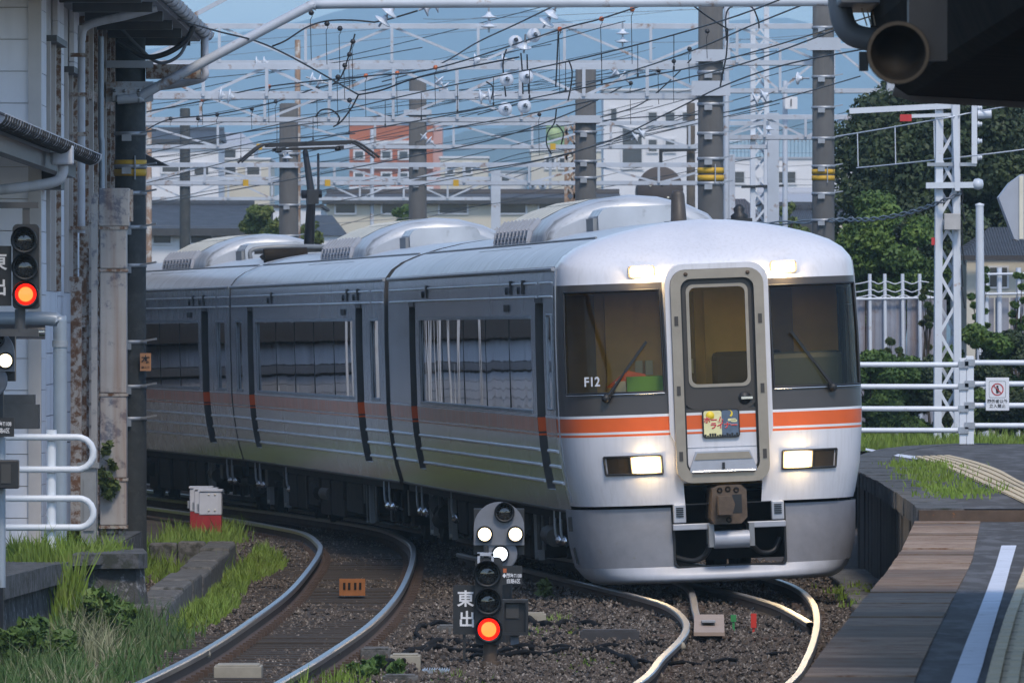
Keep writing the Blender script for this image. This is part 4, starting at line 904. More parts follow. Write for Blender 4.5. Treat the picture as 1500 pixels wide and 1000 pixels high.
# nearer, slightly lower platform with an edge deck of worn panels
zl = .85
pn = wthing('platform', 'lower asphalt platform with worn edge panels and a broad white line', 'platform', (4, 68, -.2))
dl = [(1173, 1000), (1207, 951), (1256, 890), (1294, 844), (1321, 806), (1340, 764)]; dr = [(1338, 1000), (1363, 943), (1393, 882), (1410, 850), (1424, 821), (1437, 761)]
near_l = [Vector((0.35, 35, zl))] + [G(*p, zl) for p in dl]; near_r = [Vector((1.35, 35, zl))] + [G(*p, zl) for p in dr]
tabL = [(v.y, v.x) for v in near_l]; tabR = [(v.y, v.x) for v in near_r]
y = 36.0; i = 0
while y < 89.0:
    L_ = random.choice((.9, 1.2, 1.2, 1.5)); y2 = min(y + L_, 89.08)
    pts = [(interp(tabL, y), y), (interp(tabR, y), y), (interp(tabR, y2 - .02), y2 - .02), (interp(tabL, y2 - .02), y2 - .02)]
    MB().prism([Vector((a, b, zl - .07)) for a, b in pts], (0, 0, .074 + random.uniform(-.004, .008))).build('edge_panel', random.choice(DK), pn, bevel=.008)
    y = y2; i += 1
for y in np.arange(37, 89, 2.5): MB().bb(interp(tabL, y) + .12, interp(tabL, y) + .3, y, y + .15, -.3, zl - .07).build('support_leg', M['rust'], pn)
rp = [G(*p, zl) for p in dr]
MB().face([Vector((1.35, 35, zl - .001))] + [v + Vector((0, 0, -.001)) for v in rp] + [Vector((30, 89.05, zl - .001)), Vector((30, 35, zl - .001))]).build('platform_top', M['asphalt'], pn)
MB().face([Vector((1.7, 35, zl - .08)), Vector((1.7, 35, -.3)), Vector((4.3, 89, -.3)), Vector((4.3, 89, zl - .08))]).build('platform_face', M['pwall'], pn)
ribbon([(1467, 799), (1458, 830), (1446, 863), (1431, 902), (1416, 939), (1405, 968), (1393, 1000), (1375, 1060)], [(1489, 799), (1480, 830), (1470, 868), (1458, 908), (1447, 945), (1440, 972), (1431, 1000), (1418, 1060)], zl, M['line'], pn, 'white_line')
ta = [G(*p, zl) for p in [(1508, 800), (1500, 833), (1487, 865), (1473, 900), (1462, 935), (1452, 968), (1444, 1000), (1430, 1060)]]
tb = [v + Vector((.30 * 1.2, 0, 0)) for v in ta]
for s0 in range(0, 24):
    f0 = s0 / 24 * (len(ta) - 1); f1 = (s0 + 1) / 24 * (len(ta) - 1) - .02
    def at(arr, f): i = min(int(f), len(arr) - 2); return arr[i].lerp(arr[i + 1], f - i)
    a0, a1, b0, b1 = at(ta, f0), at(ta, f1), at(tb, f0), at(tb, f1); blk = MB()
    for i in range(4):
        p = [a0.lerp(b0, i / 4 + .03), a0.lerp(b0, (i + 1) / 4 - .07), a1.lerp(b1, (i + 1) / 4 - .07), a1.lerp(b1, i / 4 + .03)]
        blk.prism([v + Vector((0, 0, .006)) for v in p], (0, 0, .016))
    blk.face([v + Vector((0, 0, .008)) for v in (a0, b0, b1, a1)]); blk.build('tactile_block', M['tact'], pn)

# white railing at the platform end
def railing(name, label, p0, p1, zs_, posts, r=.036):
    o = wthing(name, label, 'railing', (p0.x, p0.y, ptop), 'white railings at the platform end')
    for z in zs_: MB().tube([Vector((p0.x, p0.y, z)), Vector((p1.x, p1.y, z + .0))], r, 8).build('rail', M['white_rail'], o)
    for x, y in posts:
        MB().bb(x - .055, x + .055, y - .03, y + .03, ptop - .05, zs_[0] + .09).build('post', M['white_rail'], o, bevel=.008)
        for z in zs_: MB().bb(x - .07, x + .07, y - .055, y - .031, z - .045, z + .045).build('rail_bracket', M['galv'], o)
    return o
Yr = 140.0
zsr = [2.5 - (v - HZ) * Yr / F for v in (534, 566, 598.5, 630)]
railing('railing', 'white four-bar railing section running behind the train nose', P(1150, 0, Yr), P(1404, 0, Yr), zsr, [(P(1411, 0, Yr).x, Yr), (P(1190, 0, Yr).x, Yr)])
zsr2 = [2.5 - (v - HZ) * Yr / F for v in (531, 562, 593.5, 623)]
railing('railing', 'white four-bar railing section carrying the no-entry notice', P(1421, 0, Yr), P(1600, 0, Yr), zsr2, [(P(1420.5, 0, Yr).x, Yr), (P(1590, 0, Yr).x, Yr)])
sg_ = wthing('notice_sign', 'white no-entry notice with red prohibition ring on the railing', 'sign', P(1460, 600, Yr - .15))
s = Yr / F; cx, cz = P(1460.5, 577, Yr).x, P(0, 577, Yr).z; y_ = Yr - .10
MB().bb(cx - .16, cx + .16, y_ - .012, y_ + .012, cz - .225, cz + .225).build('panel', mat('sign_white', (.70, .72, .76), .4, 0, .05, 6), sg_, bevel=.006)
MB().ring(rrect(cx - .115, cx + .115, cz - .05, cz + .18, .02, y_ - .0135), rrect(cx - .109, cx + .109, cz - .044, cz + .174, .02, y_ - .0135), (0, -.001, 0)).build('border', M['grille'], sg_)
rr = mat('sign_red', (.45, .02, .02), .4); 
MB().ring([Vector((cx + .085 * math.cos(a), y_ - .014, cz + .065 + .085 * math.sin(a))) for a in np.linspace(0, 6.283, 25)[:-1]], [Vector((cx + .070 * math.cos(a), y_ - .014, cz + .065 + .070 * math.sin(a))) for a in np.linspace(0, 6.283, 25)[:-1]], (0, -.002, 0)).build('red_ring', rr, sg_)
MB().lathe((cx, y_ - .014, cz + .105), (0, -1, 0), [(.016, 0), (.016, .001), (0, .0012)], 10).face([(cx - .022, y_ - .0145, cz + .085), (cx + .022, y_ - .0145, cz + .085), (cx + .022, y_ - .0145, cz + .045), (cx + .012, y_ - .0145, cz + .01), (cx - .018, y_ - .0145, cz + .01)][::-1]).build('walking_figure', M['blackm'], sg_)
MB().beam((cx - .055, y_ - .0165, cz + .12), (cx + .055, y_ - .0165, cz + .01), .012, .012).build('red_bar', rr, sg_)
text('関係者以外', .056, M['blackm'], sg_, (cx, y_ - .0135, cz - .10), bold=.001); text('立入禁止', .056, M['blackm'], sg_, (cx, y_ - .0135, cz - .165), bold=.001)

# lattice mast with cross-arms behind the railing
def lattice(root, xl, xr, y, z0, z1, w=.085, step=.42, m=None, dep=.30, taper=0.0, brace=.045):
    m = m or M['mast_w']
    L_ = []
    for dy in (0, dep):
        for x, sgn in ((xl, -1), (xr, 1)):
            MB().beam((x - sgn * 0 + sgn * taper, y + dy, z0), (x, y + dy, z1), w, w, up=(0, 1, 0)).build('leg', m, root)
    k = 0; z = z0 + .1
    while z + step < z1:
        for dy, fl in ((-.02, 1), (dep + .02, -1)):
            a, b = (xl, xr) if (k % 2 == 0) == (fl == 1) else (xr, xl)
            MB().beam((a, y + dy, z), (b, y + dy, z + step), brace, .02, up=(0, 1, 0)).build('brace', m, root)
        z += step; k += 1
ms = wthing('lattice_mast', 'white lattice mast with cross-arms standing behind the railing', 'mast', P(1390, 650, 147))
Ym = 147.0
zz = lambda v, Y=Ym: 2.5 - (v - HZ) * Y / F
xx = lambda u, Y=Ym: (u - 750) * Y / F
lattice(ms, xx(1376.5), xx(1400.5), Ym, .7, zz(151), .105, .42, taper=.03)
MB().beam((xx(1244), Ym - .08, zz(163)), (xx(1398), Ym - .08, zz(155)), .06, .08).build('cross_arm', M['mast_w'], ms)
MB().beam((xx(1320), Ym - .06, zz(171)), (xx(1405), Ym - .06, zz(168)), .04, .05).build('cross_arm', M['mast_w'], ms)
MB().bb(xx(1318), xx(1335), Ym - .10, Ym - .07, zz(178), zz(168)).build('red_plate', mat('sign_red2', (.5, .03, .03), .5), ms)
MB().beam((xx(1358), Ym - .06, zz(241)), (xx(1430), Ym - .06, zz(241)), .05, .05).build('cross_arm', M['galv'], ms)
MB().beam((xx(1356), Ym - .1, zz(272)), (xx(1428), Ym - .1, zz(271)), .08, .085).lathe((xx(1424), Ym - .1, zz(270)), (1, 0, 0), [(.03, 0), (.075, .03), (.085, .09), (.06, .15), (0, .16)], 12).build('cross_arm', M['porcelain'], ms)
MB().beam((xx(1398), Ym - .12, zz(150)), (xx(1402), Ym - .12, zz(280)), .075, .06).build('riser', M['mast_w'], ms)
MB().bb(xx(1382), xx(1406), Ym - .25, Ym - .1, zz(337), zz(313)).build('junction_box', mat('box_beige', (.42, .41, .40), .6), ms, bevel=.01)
MB().bb(xx(1364), xx(1369), Ym - .12, Ym - .06, zz(359), zz(348)).build('number_plate', mat('sign_red2', (.5, .03, .03), .5), ms)
rk = MB().bb(xx(1423), xx(1431), Ym - .1, Ym - .03, zz(240), zz(150)).build('insulator_rack', M['mast_w'], ms)
for v in (158, 182, 207, 231): MB().lathe((xx(1431), Ym - .06, zz(v)), (1, 0, 0), [(.02, 0), (.045, .01), (.045, .03), (.02, .04), (.035, .05), (.03, .07), (0, .075)], 10).build('spool_insulator', M['porcelain'], rk)
MB().cyl((xx(1432), Ym - .06, zz(168)), (xx(1452), Ym - .06, zz(167)), .065, 12).build('lamp_unit', M['porcelain'], ms)
for v in range(0, 6): MB().cyl((xx(1408), Ym - .1, zz(260 + v * 32)), (xx(1410 + (v % 2) * 3), Ym - .1, zz(292 + v * 32)), .012, 6).build('cable', M['wire'], ms)
solo(MB().cyl(P(1437, 660, 152), P(1435, 302, 152), .075, 10, .06).lathe(P(1435, 302, 152), (0, 0, 1), [(.065, 0), (.07, .03), (0, .05)], 10), 'thin_pole', M['mast_w'], 'thin white pole standing right behind the lattice mast', 'pole')

# loudspeaker back (grey wedge) hanging off a post just out of frame
sk_ = wthing('loudspeaker', 'grey wedge-shaped loudspeaker hanging at the platform side', 'loudspeaker', P(1500, 350, 100))
Ys = 100.0; o = [P(u, v, Ys) for u, v in ((1463, 289), (1479, 268), (1497, 255), (1540, 262), (1540, 346), (1492, 352), (1486, 350))]
MB().prism(o, (0, .45, 0)).build('horn_body', mat('speaker_grey', (.34, .37, .43), .5, 0, .06, 6), sk_, bevel=.02)
MB().bb(P(1493, 0, Ys).x, P(1499, 0, Ys).x, Ys - .02, Ys, P(0, 350, Ys).z, P(0, 258, Ys).z).build('rib', M['cream'], sk_)
MB().cyl(P(1540, 900, Ys), P(1540, 200, Ys), .06, 10).build('post', M['galv'], sk_)

# corrugated fence, barbed wire
M['corr'] = mat('corrugated_sheet', (0.28, 0.30, 0.36), 0.6, 0.1, 0.2, 2, col2=(.2, .15, .13), thr=(.56, .68), streak=((0.20, 0.12, 0.08), 0.6, 6))
Yf = 156.0
fn = wthing('sheet_fence', 'pale corrugated sheet fence topped with barbed wire', 'fence', P(1310, 640, Yf))
x0 = P(1150, 0, Yf).x
for k in range(9):
    a = x0 + k * .62; n = 17; zt = P(0, 437, Yf).z + random.uniform(-.02, .02); y0_ = Yf + .02 * (k % 2)
    xs_ = np.linspace(a, a + .60, n)
    fr_ = [[Vector((x, y0_ + .012 * (i % 2), z)) for i, x in enumerate(xs_)] for z in (.2, zt)]; bk = [[p + Vector((0, .004, 0)) for p in r] for r in fr_]
    if a < P(1366, 0, Yf).x: MB().grid(fr_, False).grid(bk, False).build('sheet', M['corr'], fn)
for u in (1180, 1230, 1276, 1298, 1324, 1349): MB().cyl(P(u, 660, Yf - .08), P(u - 2, 401, Yf - .08), .028, 8).build('post', M['mast_w'], fn)
MB().cyl(P(1150, 440, Yf - .1), P(1372, 436, Yf - .1), .022, 6).build('top_rail', M['mast_w'], fn)
for v in (412, 424, 432):
    pts = []
    for i, u in enumerate((1230, 1253, 1276, 1287, 1298, 1311, 1324, 1336, 1349, 1370)): pts.append(P(u, v + (4 if i % 2 else 0), Yf - .1))
    MB().tube(spline(pts, 3), .009, 5).build('barbed_wire', M['mast_w'], fn)
fn2 = wthing('pipe_fence', 'vine-grown pale pipe fence below the dark-roofed house', 'fence', P(1480, 640, 158))
for u in (1445, 1464, 1492, 1515): MB().cyl(P(u, 650, 158), P(u, 392, 158), .04, 8).build('post', M['mast_w'], fn2)
for v in (402, 431): MB().cyl(P(1435, v, 157.9), P(1540, v - 2, 157.9), .022, 6).build('rail', M['mast_w'], fn2)
for k in range(6):
    a = P(1436 + k * 22, 0, 158.1); MB().bb(a.x, a.x + .21, 158.1, 158.12, .2, P(0, 436, 158).z).build('sheet', M['corr'], fn2)

# platform canopy with a horn loudspeaker
cn = wthing('platform_canopy', 'dark platform canopy with grey edge beam overhead', 'canopy', (5, 50, .85))
Yc = 62.0
pts = [P(1312, 128, Yc), P(1330, 140, Yc), P(1700, 160, Yc), P(2950, 160, Yc), P(2950, -140, Yc), P(1275, -140, Yc), P(1275, 40, Yc)]
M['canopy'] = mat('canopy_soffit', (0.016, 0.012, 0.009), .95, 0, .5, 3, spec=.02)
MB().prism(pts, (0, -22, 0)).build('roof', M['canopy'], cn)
MB().tube([P(1310, 128, Yc + .1), P(1345, 138, Yc + .1), P(1700, 156, Yc + .1), P(2950, 156, Yc + .1)], .055, 10).build('edge_beam', mat('canopy_beam', (.20, .18, .17), .6), cn)
MB().bb(P(1395, 0, Yc).x, P(1700, 0, Yc).x, Yc + .02, Yc + .12, P(0, 72, Yc).z, P(0, 60, Yc).z).build('cross_beam', mat('canopy_beam2', (.08, .065, .05), .7), cn)
for x in (4.6, 7.5): MB().bb(x, x + .2, 50, 50.2, .85, 4.2).build('post', M['galv'], cn)
MB().bb(P(1226, 0, 61).x, P(1355, 0, 61).x, 60.4, 62.2, P(0, 10, 61).z, P(0, -60, 61).z).build('fascia_duct', mat('canopy_duct', (.22, .23, .25), .5), cn, bevel=.02)
hs = wthing('horn_speaker', 'round dark horn loudspeaker hanging from the canopy corner', 'loudspeaker', P(1315, 78, 45.0))
c = P(1315, 78, 45.0)
MB().lathe(c, (0, 1, 0), [(.07, .12), (.112, .02), (.137, -.02), (.140, -.05), (.128, -.06), (.117, -.05), (.095, .0), (.073, .04), (0, .045)], 28).build('horn', mat('horn_dark', (.010, .008, .006), .7, 0, .4, 9, spec=.2), hs)
MB().lathe(c + Vector((0, .08, 0)), (0, 1, 0), [(.10, 0), (.11, .1), (.08, .3), (0, .32)], 20).build('driver', M['blackm'], hs)
MB().bb(c.x + .05, c.x + .22, c.y + .05, c.y + .2, c.z - .03, c.z + .25).build('bracket', M['blackm'], hs)
MB().ring([c + Vector((.137 * math.cos(a), -.052, .137 * math.sin(a))) for a in np.linspace(0, 6.283, 29)[:-1]], [c + Vector((.122 * math.cos(a), -.052, .122 * math.sin(a))) for a in np.linspace(0, 6.283, 29)[:-1]], (0, -.012, 0)).build('rim', mat('horn_rim', (.05, .038, .024), .6, .1, .3, 9), hs)
cc = wthing('camera_housing', 'grey rounded camera housing under the canopy duct', 'camera', P(1250, 40, 61))
MB().tube(spline([P(1228, -30, 61.2), P(1232, 20, 61.2), P(1245, 48, 61.2), P(1275, 58, 61.2), P(1310, 58, 61.2)], 5), .07, 12).build('shell', mat('housing', (.16, .17, .185), .45), cc)
for k in range(6): MB().beam(P(1262 + k * 8, 12 + k * 2, 61), P(1270 + k * 6, 38, 61), .008, .008).build('grille_bar', M['rust'], cc)
solo(MB().bb(P(1259, 0, 61).x, P(1272, 0, 61).x, 61, 61.1, P(0, 104, 61).z, P(0, 76, 61).z).bb(P(1262, 0, 61).x, P(1300, 0, 61).x, 61.1, 61.16, P(0, 84, 61).z, P(0, 76, 61).z), 'hanging_tag', M['blackm'], 'small black box hanging beside the round horn loudspeaker', 'box')
# ------------------------------------------------------------------ overhead line: poles, gantries, wires, insulators
def pole(px, Y, wpx, ytop, label, m, bands=(), yb=None, collars=(), zbase=-.3, cat='pole', name='concrete_pole', group=None):
    x = (px - 750) * Y / F; r = wpx * Y / F / 2; zt = CZ - (ytop - HZ) * Y / F
    o = wthing(name, label, cat, (x, Y, zbase), group)
    MB().tube([(x, Y, zbase), (x, Y, (zbase + zt) / 2), (x, Y, zt), (x, Y, zt + .02)], [r * 1.05, r, r * .94, r * .8], 24).build('shaft', m, o)
    for v in bands:
        z = CZ - (v - HZ) * Y / F
        MB().lathe((x, Y, z - .03), (0, 0, 1), [(r * 1.0, 0), (r * 1.05, 0), (r * 1.05, .045), (r * 1.0, .045)], 20).build('step_band', M['galv'], o)
        MB().bb(x - r * .5, x + r * .1, Y - r * 1.25, Y - r * 1.05, z - .09, z - .02).build('step_bracket', M['galv'], o); MB().beam((x + r * .7, Y - r * .8, z), (x + r * 1.7, Y - r, z + .03), .02).build('step_bolt', M['galv'], o)
    if yb:
        z = CZ - (yb - HZ) * Y / F; MB().lathe((x, Y, z - .09), (0, 0, 1), [(r, 0), (r * 1.035, 0), (r * 1.035, .075), (r, .075)], 20).lathe((x, Y, z + .01), (0, 0, 1), [(r, 0), (r * 1.035, 0), (r * 1.035, .075), (r, .075)], 20).build('yellow_band', M['yellow'], o)
        MB().bb(x + r * .3, x + r * .38, Y - r * 1.15, Y - r * 1.02, z - .13, z + .13).build('band_strap', M['galv'], o)
    for v, h in collars:
        z = CZ - (v - HZ) * Y / F; MB().lathe((x, Y, z - h / 2), (0, 0, 1), [(r, 0), (r * 1.16, 0), (r * 1.16, h), (r, h)], 20).bb(x - r * 1.5, x + r * 1.5, Y - r * 1.25, Y - r * 1.1, z - h / 2, z + h / 2).build('collar', M['gantry'], o)
    return o
p1_ = pole(191, 112, 46, -60, 'dark mottled pole with one yellow band, beside the rusty box column', M['concrete_d'], (195, 243, 282, 332, 388, 500, 565, 612), 246, ((95, .08), (135, .22)))
MB().bb(-4.06, -3.94, 111.78, 111.80, CZ - (543 - HZ) * 112 / F, CZ - (517 - HZ) * 112 / F).build('orange_plate', mat('plate_orange', (.50, .25, .12), .6), p1_)
text('本', .095, M['blackm'], p1_, (-4.0, 111.775, CZ - (527 - HZ) * 112 / F), bold=.002)
text('静ステ', .03, M['blackm'], p1_, (-4.0, 111.775, CZ - (538 - HZ) * 112 / F))
MB().bb(-4.0, -3.4, 111.85, 112.0, CZ - (116 - HZ) * 112 / F, CZ - (95 - HZ) * 112 / F).build('junction_box', M['rust'], p1_)
pole(1041, 138, 38, -60, 'streaked grey pole with yellow band rising just behind the leading car roof', M['concrete_p'], (105, 152, 195, 232, 268), 255, ((82, .16), (130, .2)))
pole(1206, 162, 33, -60, 'brown-grey pole with yellow band between the train and the big tree', M['concrete_p'], (40, 112, 157, 202, 243, 283, 322), 256, ((65, .2),))
pole(858, 166, 32, 92, 'broad flat-topped grey pole in front of the white office block', M['concrete_p'], (193, 236, 260), None, ((175, .12),))
pole(612, 198, 27, 119, 'grey pole standing in front of the orange brick building', M['concrete_p'], (242, 268), None, ((165, .1), (216, .06)))
pole(423, 190, 29, 153, 'grey pole directly behind the pantograph', M['concrete_p'], (225, 300, 345), None, ((242, .1),))
pole(271, 240, 16, 160, 'thin dark pole behind the tiled roofs left of the pantograph', M['concrete_d'], (), None, ((270, .1),))
pole(1012, 230, 13, 152, 'brown timber utility pole with one short cross-arm', mat('timber_pole', (.10, .085, .07), .9, 0, .3, 3), (), None, (), name='utility_pole')
o = bpy.data.objects['utility_pole']; MB().beam(P(967, 221, 229.8), P(1020, 219, 229.8), .06, .07).build('cross_arm', M['blackm'], o); MB().cyl(P(968, 240, 229.8), P(968, 215, 229.8), .04, 8).build('insulator_pin', M['blackm'], o)
for px, Y, w, yt, lb in ((218, 205, 9, 140, 'slim rust-streaked steel pole beside the dark mottled pole'), (436, 200, 9, 60, 'tall rusty steel pole beside the grey pole behind the pantograph'),
                         (1064, 172, 9, -40, 'slim white steel pole beside the streaked yellow-banded pole'), (545, 300, 6, 190, 'slim pale pole left of the orange brick building'),
                         (1150, 210, 8, 120, 'slim grey steel pole carrying a small white plate numbered one')):
    pole(px, Y, w, yt, lb, M['rustpole'] if px in (218, 436) else M['gantry'], name='steel_pole')
o = [q for q in bpy.data.objects if q.name.startswith('steel_pole') and q.parent is None][-1]
MB().bb(P(1150, 0, 209.8).x, P(1168, 0, 209.8).x, 209.7, 209.8, P(0, 160, 209.8).z, P(0, 142, 209.8).z).build('number_plate', M['white_s'], o)
text('1', .22, M['blackm'], o, (P(1159, 0, 0).x + (1159 - 750) * 209.6 / F, 209.68, P(0, 151, 209.6).z))
l2 = wthing('lattice_mast', 'rusty white lattice mast between the two yellow-banded poles', 'mast', P(1112, 486, 205))
lattice(l2, (1103 - 750) * 205 / F, (1123 - 750) * 205 / F, 205, -.2, 9, .10, .34, dep=.3)
MB().beam(P(1060, 205, 204.9), P(1122, 200, 204.9), .08, .09).build('cross_arm', M['mast_w'], l2)
MB().beam(P(1086, 274, 204.9), P(1148, 272, 204.9), .05, .05).build('cross_arm', M['blackm'], l2)
l3 = wthing('lattice_mast', 'small rusty lattice mast beside the broad flat-topped pole', 'mast', P(836, 486, 200))
lattice(l3, (829 - 750) * 200 / F, (842 - 750) * 200 / F, 200, -.2, P(0, 170, 200).z, .06, .25, m=M['rustpole'], dep=.2)

def gantry(label, Y, u0, u1, vt, vb, panels, left_leg=True, flip=0, marks=(), rev=None, right_leg=False):
    zt = P(0, vt, Y).z; zb = P(0, vb, Y).z; x0 = P(u0, 0, Y).x; x1 = P(u1, 0, Y).x
    o = wthing('gantry_beam', label, 'gantry', (x0, Y, zb), 'white overhead-line gantries')
    MB().beam((x0, Y, zt), (x1, Y, zt), .05, .075).beam((x0, Y + .045, zt + .04), (x1, Y + .045, zt + .04), .09, .015).build('top_chord', M['gantry'], o)
    MB().beam((x0, Y, zb), (x1, Y, zb), .05, .075).beam((x0, Y + .045, zb - .04), (x1, Y + .045, zb - .04), .09, .015).build('bottom_chord', M['gantry'], o)
    for k in range(panels + 1):
        x = lerp(x0, x1, k / panels); MB().beam((x, Y - .03, zb), (x, Y - .03, zt), .045, .05, up=(0, 1, 0)).build('vertical', M['gantry'], o)
        if k < panels:
            xa = lerp(x0, x1, (k + 1) / panels); a, b = (zb, zt) if (k + flip) % 2 == 0 else (zt, zb)
            MB().beam((x, Y + .03, a), (xa, Y + .03, b), .04, .04, up=(0, 1, 0)).build('diagonal', M['gantry'], o)
    for u in marks: MB().bb(P(u - 4, 0, Y).x, P(u + 4, 0, Y).x, Y - .05, Y - .03, zb - .06, zb + .06).build('yellow_mark', M['yellow'], o)
    if left_leg: MB().beam((x0 - .1, Y, -.3), (x0 - .1, Y, zt + .2), .22, .22, up=(0, 1, 0)).build('leg', M['gantry'], o)
    if right_leg: MB().beam((x1 + .1, Y, -.3), (x1 + .1, Y, zt + .2), .22, .22, up=(0, 1, 0)).build('leg', M['gantry'], o)
    return o
gantry('uppermost white gantry truss held by the brown-grey yellow-banded pole', 162, 195, 1206, 39, 92, 8)
gantry('white gantry truss held by the streaked yellow-banded pole behind the leading car', 138, 205, 1041, 98, 141, 9, flip=1)
gantry('white gantry truss ending at the broad flat-topped pole', 166, 200, 858, 138, 175, 7)
gantry('white gantry truss with yellow marks passing the pole at the brick building', 198, 204, 1125, 181, 215, 8, flip=1, marks=(610, 810, 380), right_leg=True)
gantry('white gantry truss with yellow marks passing just behind the pantograph', 190, 205, 1060, 242, 268, 9, marks=(360, 480, 668), right_leg=True)
gantry('lowest and farthest white gantry truss above the tiled roofs', 240, 206, 720, 262, 291, 8, flip=1, right_leg=True)
gantry('short white gantry truss between the two yellow-banded poles', 172, 1064, 1300, 68, 133, 3, left_leg=False, flip=1, right_leg=True)
gantry('short white gantry truss reaching right towards the big tree', 176, 1060, 1300, 172, 201, 4, flip=0, left_leg=False, right_leg=True)
# pipe portal of the nearest pole
pp0 = wthing('pipe_portal', 'grey pipe portal arm slanting up from the dark mottled pole', 'gantry', P(185, 140, 112))
MB().tube(spline([P(172, 146, 111.7), P(205, 143, 111.7), P(222, 132, 111.7), P(440, 16, 111.7), P(462, 9, 111.7), P(500, 6, 111.7), P(900, 4, 111.7), P(1340, 2, 111.7)], 6), .052, 12).build('pipe_arm', M['gantry'], pp0)
MB().bb(P(165, 0, 111.7).x, P(208, 0, 111.7).x, 111.7, 111.74, P(0, 148, 111.7).z, P(0, 128, 111.7).z).build('clamp_plate', M['gantry'], pp0)
for u in (168, 183, 204): MB().lathe(P(u, 133, 111.69), (0, -1, 0), [(.02, 0), (.02, .015), (0, .02)], 8).build('clamp_bolt', M['galv'], pp0)
MB().beam(P(690, 3, 111.7), P(690, -60, 111.7), .06, .06, up=(0, 1, 0)).build('hanger', M['gantry'], pp0); MB().beam(P(870, 3, 111.7), P(870, -60, 111.7), .05, .05, up=(0, 1, 0)).build('hanger', M['gantry'], pp0)
solo(MB().beam(P(255, 38, 130), P(350, -12, 130), .055, .055).beam(P(350, -12, 130), P(520, -100, 130), .055, .055), 'brace_pipe', M['gantry'], 'pale slanting brace above the pipe portal', 'brace')

solo(MB().tube(spline([P(172, 60, 111), P(190, 72, 111), P(215, 84, 111), P(245, 78, 111), P(272, 60, 111), P(284, 38, 111)], 6), .03, 8), 'service_cable', M['blackm'], 'thick black service cable looping under the building eave', 'cable')
solo(MB().tube(spline([P(176, 40, 111.2), P(200, 66, 111.2), P(232, 92, 111.2), P(262, 82, 111.2), P(276, 55, 111.2)], 6), .018, 8), 'service_cable', M['wire_g'], 'thinner grey service cable looping under the building eave', 'cable')
def wire(pts, r=.0085, m='wire', sag=0.0, kind=0, n=8, lab2=None):
    q = [P(*p) for p in pts]; q = spline(q, n) if len(q) > 2 else [q[0].lerp(q[1], t) for t in np.linspace(0, 1, 9)]
    if sag:
        L_ = len(q) - 1; q = [p - Vector((0, 0, sag * 4 * (i / L_) * (1 - i / L_))) for i, p in enumerate(q)]
    lab, grp = [('thin black overhead wire rising between the gantries', 'black overhead wires'), ('thin grey overhead wire crossing the sky between poles', 'grey overhead wires'),
                ('short black jumper cable joining two overhead wires', 'jumper cables'), ('pale service wire strung from the white lattice mast behind the railing', 'service wires at the lattice mast')][kind]
    return solo(MB().tube(q, r, 5), 'overhead_wire' if kind != 2 else 'jumper_cable', M[m], lab2 or lab, 'wire', None if lab2 else grp, base=tuple(q[0]))
# contact and messenger wires over the train's track
wire([(215, 268, 185), (455, 207, 142), (640, 172, 122), (860, 128, 108), (1053, 90, 98.5), (1290, 20, 88)], .0075, lab2='black contact wire touched by the pantograph and running above the train')
wire([(215, 225, 185), (455, 172, 142), (640, 130, 122), (860, 84, 108), (1060, 30, 98.5), (1190, -20, 92)], .0085, lab2='black messenger wire from which droppers hold the contact wire')
for f in [i / 14 for i in range(1, 14)]:
    us = [215, 455, 640, 860, 1053]; u = lerp(300, 1040, f)
    Yd = interp(list(zip(us, (185, 142, 122, 108, 98.5))), u); va = interp(list(zip(us, (225, 172, 130, 84, 32))), u) + 1; vb = interp(list(zip(us, (268, 207, 172, 128, 90))), u)
    solo(MB().tube([P(u, va, Yd), P(u, (va + vb) / 2, Yd + .02), P(u, vb, Yd)], .004, 4).box(P(u, vb - 2, Yd), (.02, .02, .05)), 'dropper', M['wire'], 'thin vertical dropper linking messenger and contact wire', 'dropper', 'droppers')
W = [
 [(60, -14, 104), (165, 2, 106), (307, 43, 110), (399, 70, 113), (525, 139, 120)],
 [(525, 139, 120), (560, 132, 119), (620, 112, 118), (760, 84, 115)],
 [(215, 164, 150), (297, 148, 146), (394, 127, 140), (535, 112, 134), (640, 100, 130), (820, 44, 122), (880, 28, 120), (960, 2, 116)],
 [(215, 190, 155), (249, 175, 152), (316, 168, 150), (403, 150, 146), (465, 129, 142), (520, 118, 139)],
 [(600, 262, 180), (760, 240, 160), (880, 211, 148), (980, 165, 140), (1058, 127, 132), (1147, 96, 126), (1266, 72, 120), (1320, 62, 117)],
 [(640, 192, 170), (760, 170, 155), (880, 145, 145), (1000, 116, 136), (1100, 90, 128), (1235, 40, 120)],
 [(700, 168, 165), (880, 118, 142), (1010, 76, 130), (1100, 38, 124), (1205, -4, 118)],
 [(215, 300, 220), (400, 268, 190), (600, 230, 170), (720, 205, 160), (830, 168, 150), (910, 128, 140)],
 [(880, 172, 165), (940, 152, 160), (1000, 100, 150), (1036, 56, 145), (1060, 10, 140)],
 [(215, 213, 190), (440, 183, 178), (560, 170, 170), (640, 168, 165), (760, 148, 155), (960, 108, 140)],
 [(215, 243, 210), (360, 212, 190), (410, 204, 186), (520, 196, 180)],
 [(440, 285, 260), (640, 262, 240), (760, 226, 220), (835, 218, 212), (960, 190, 200), (1130, 148, 180)],
 [(620, 300, 270), (730, 268, 250), (860, 222, 230), (1040, 160, 205)],
 [(500, 330, 300), (640, 290, 280), (790, 240, 250), (1000, 170, 220), (1100, 140, 205)],
 [(560, 120, 150), (640, 96, 140), (700, 62, 132), (760, 34, 126), (830, 0, 120)],
 [(720, 200, 190), (900, 175, 178), (1060, 165, 170), (1170, 138, 160), (1260, 112, 150)],
]
WL = {0: 'black wire descending from the station building eave', 2: 'black wire threaded with orange strain balls', 3: 'black wire threaded with black strain balls behind the nearest pole'}
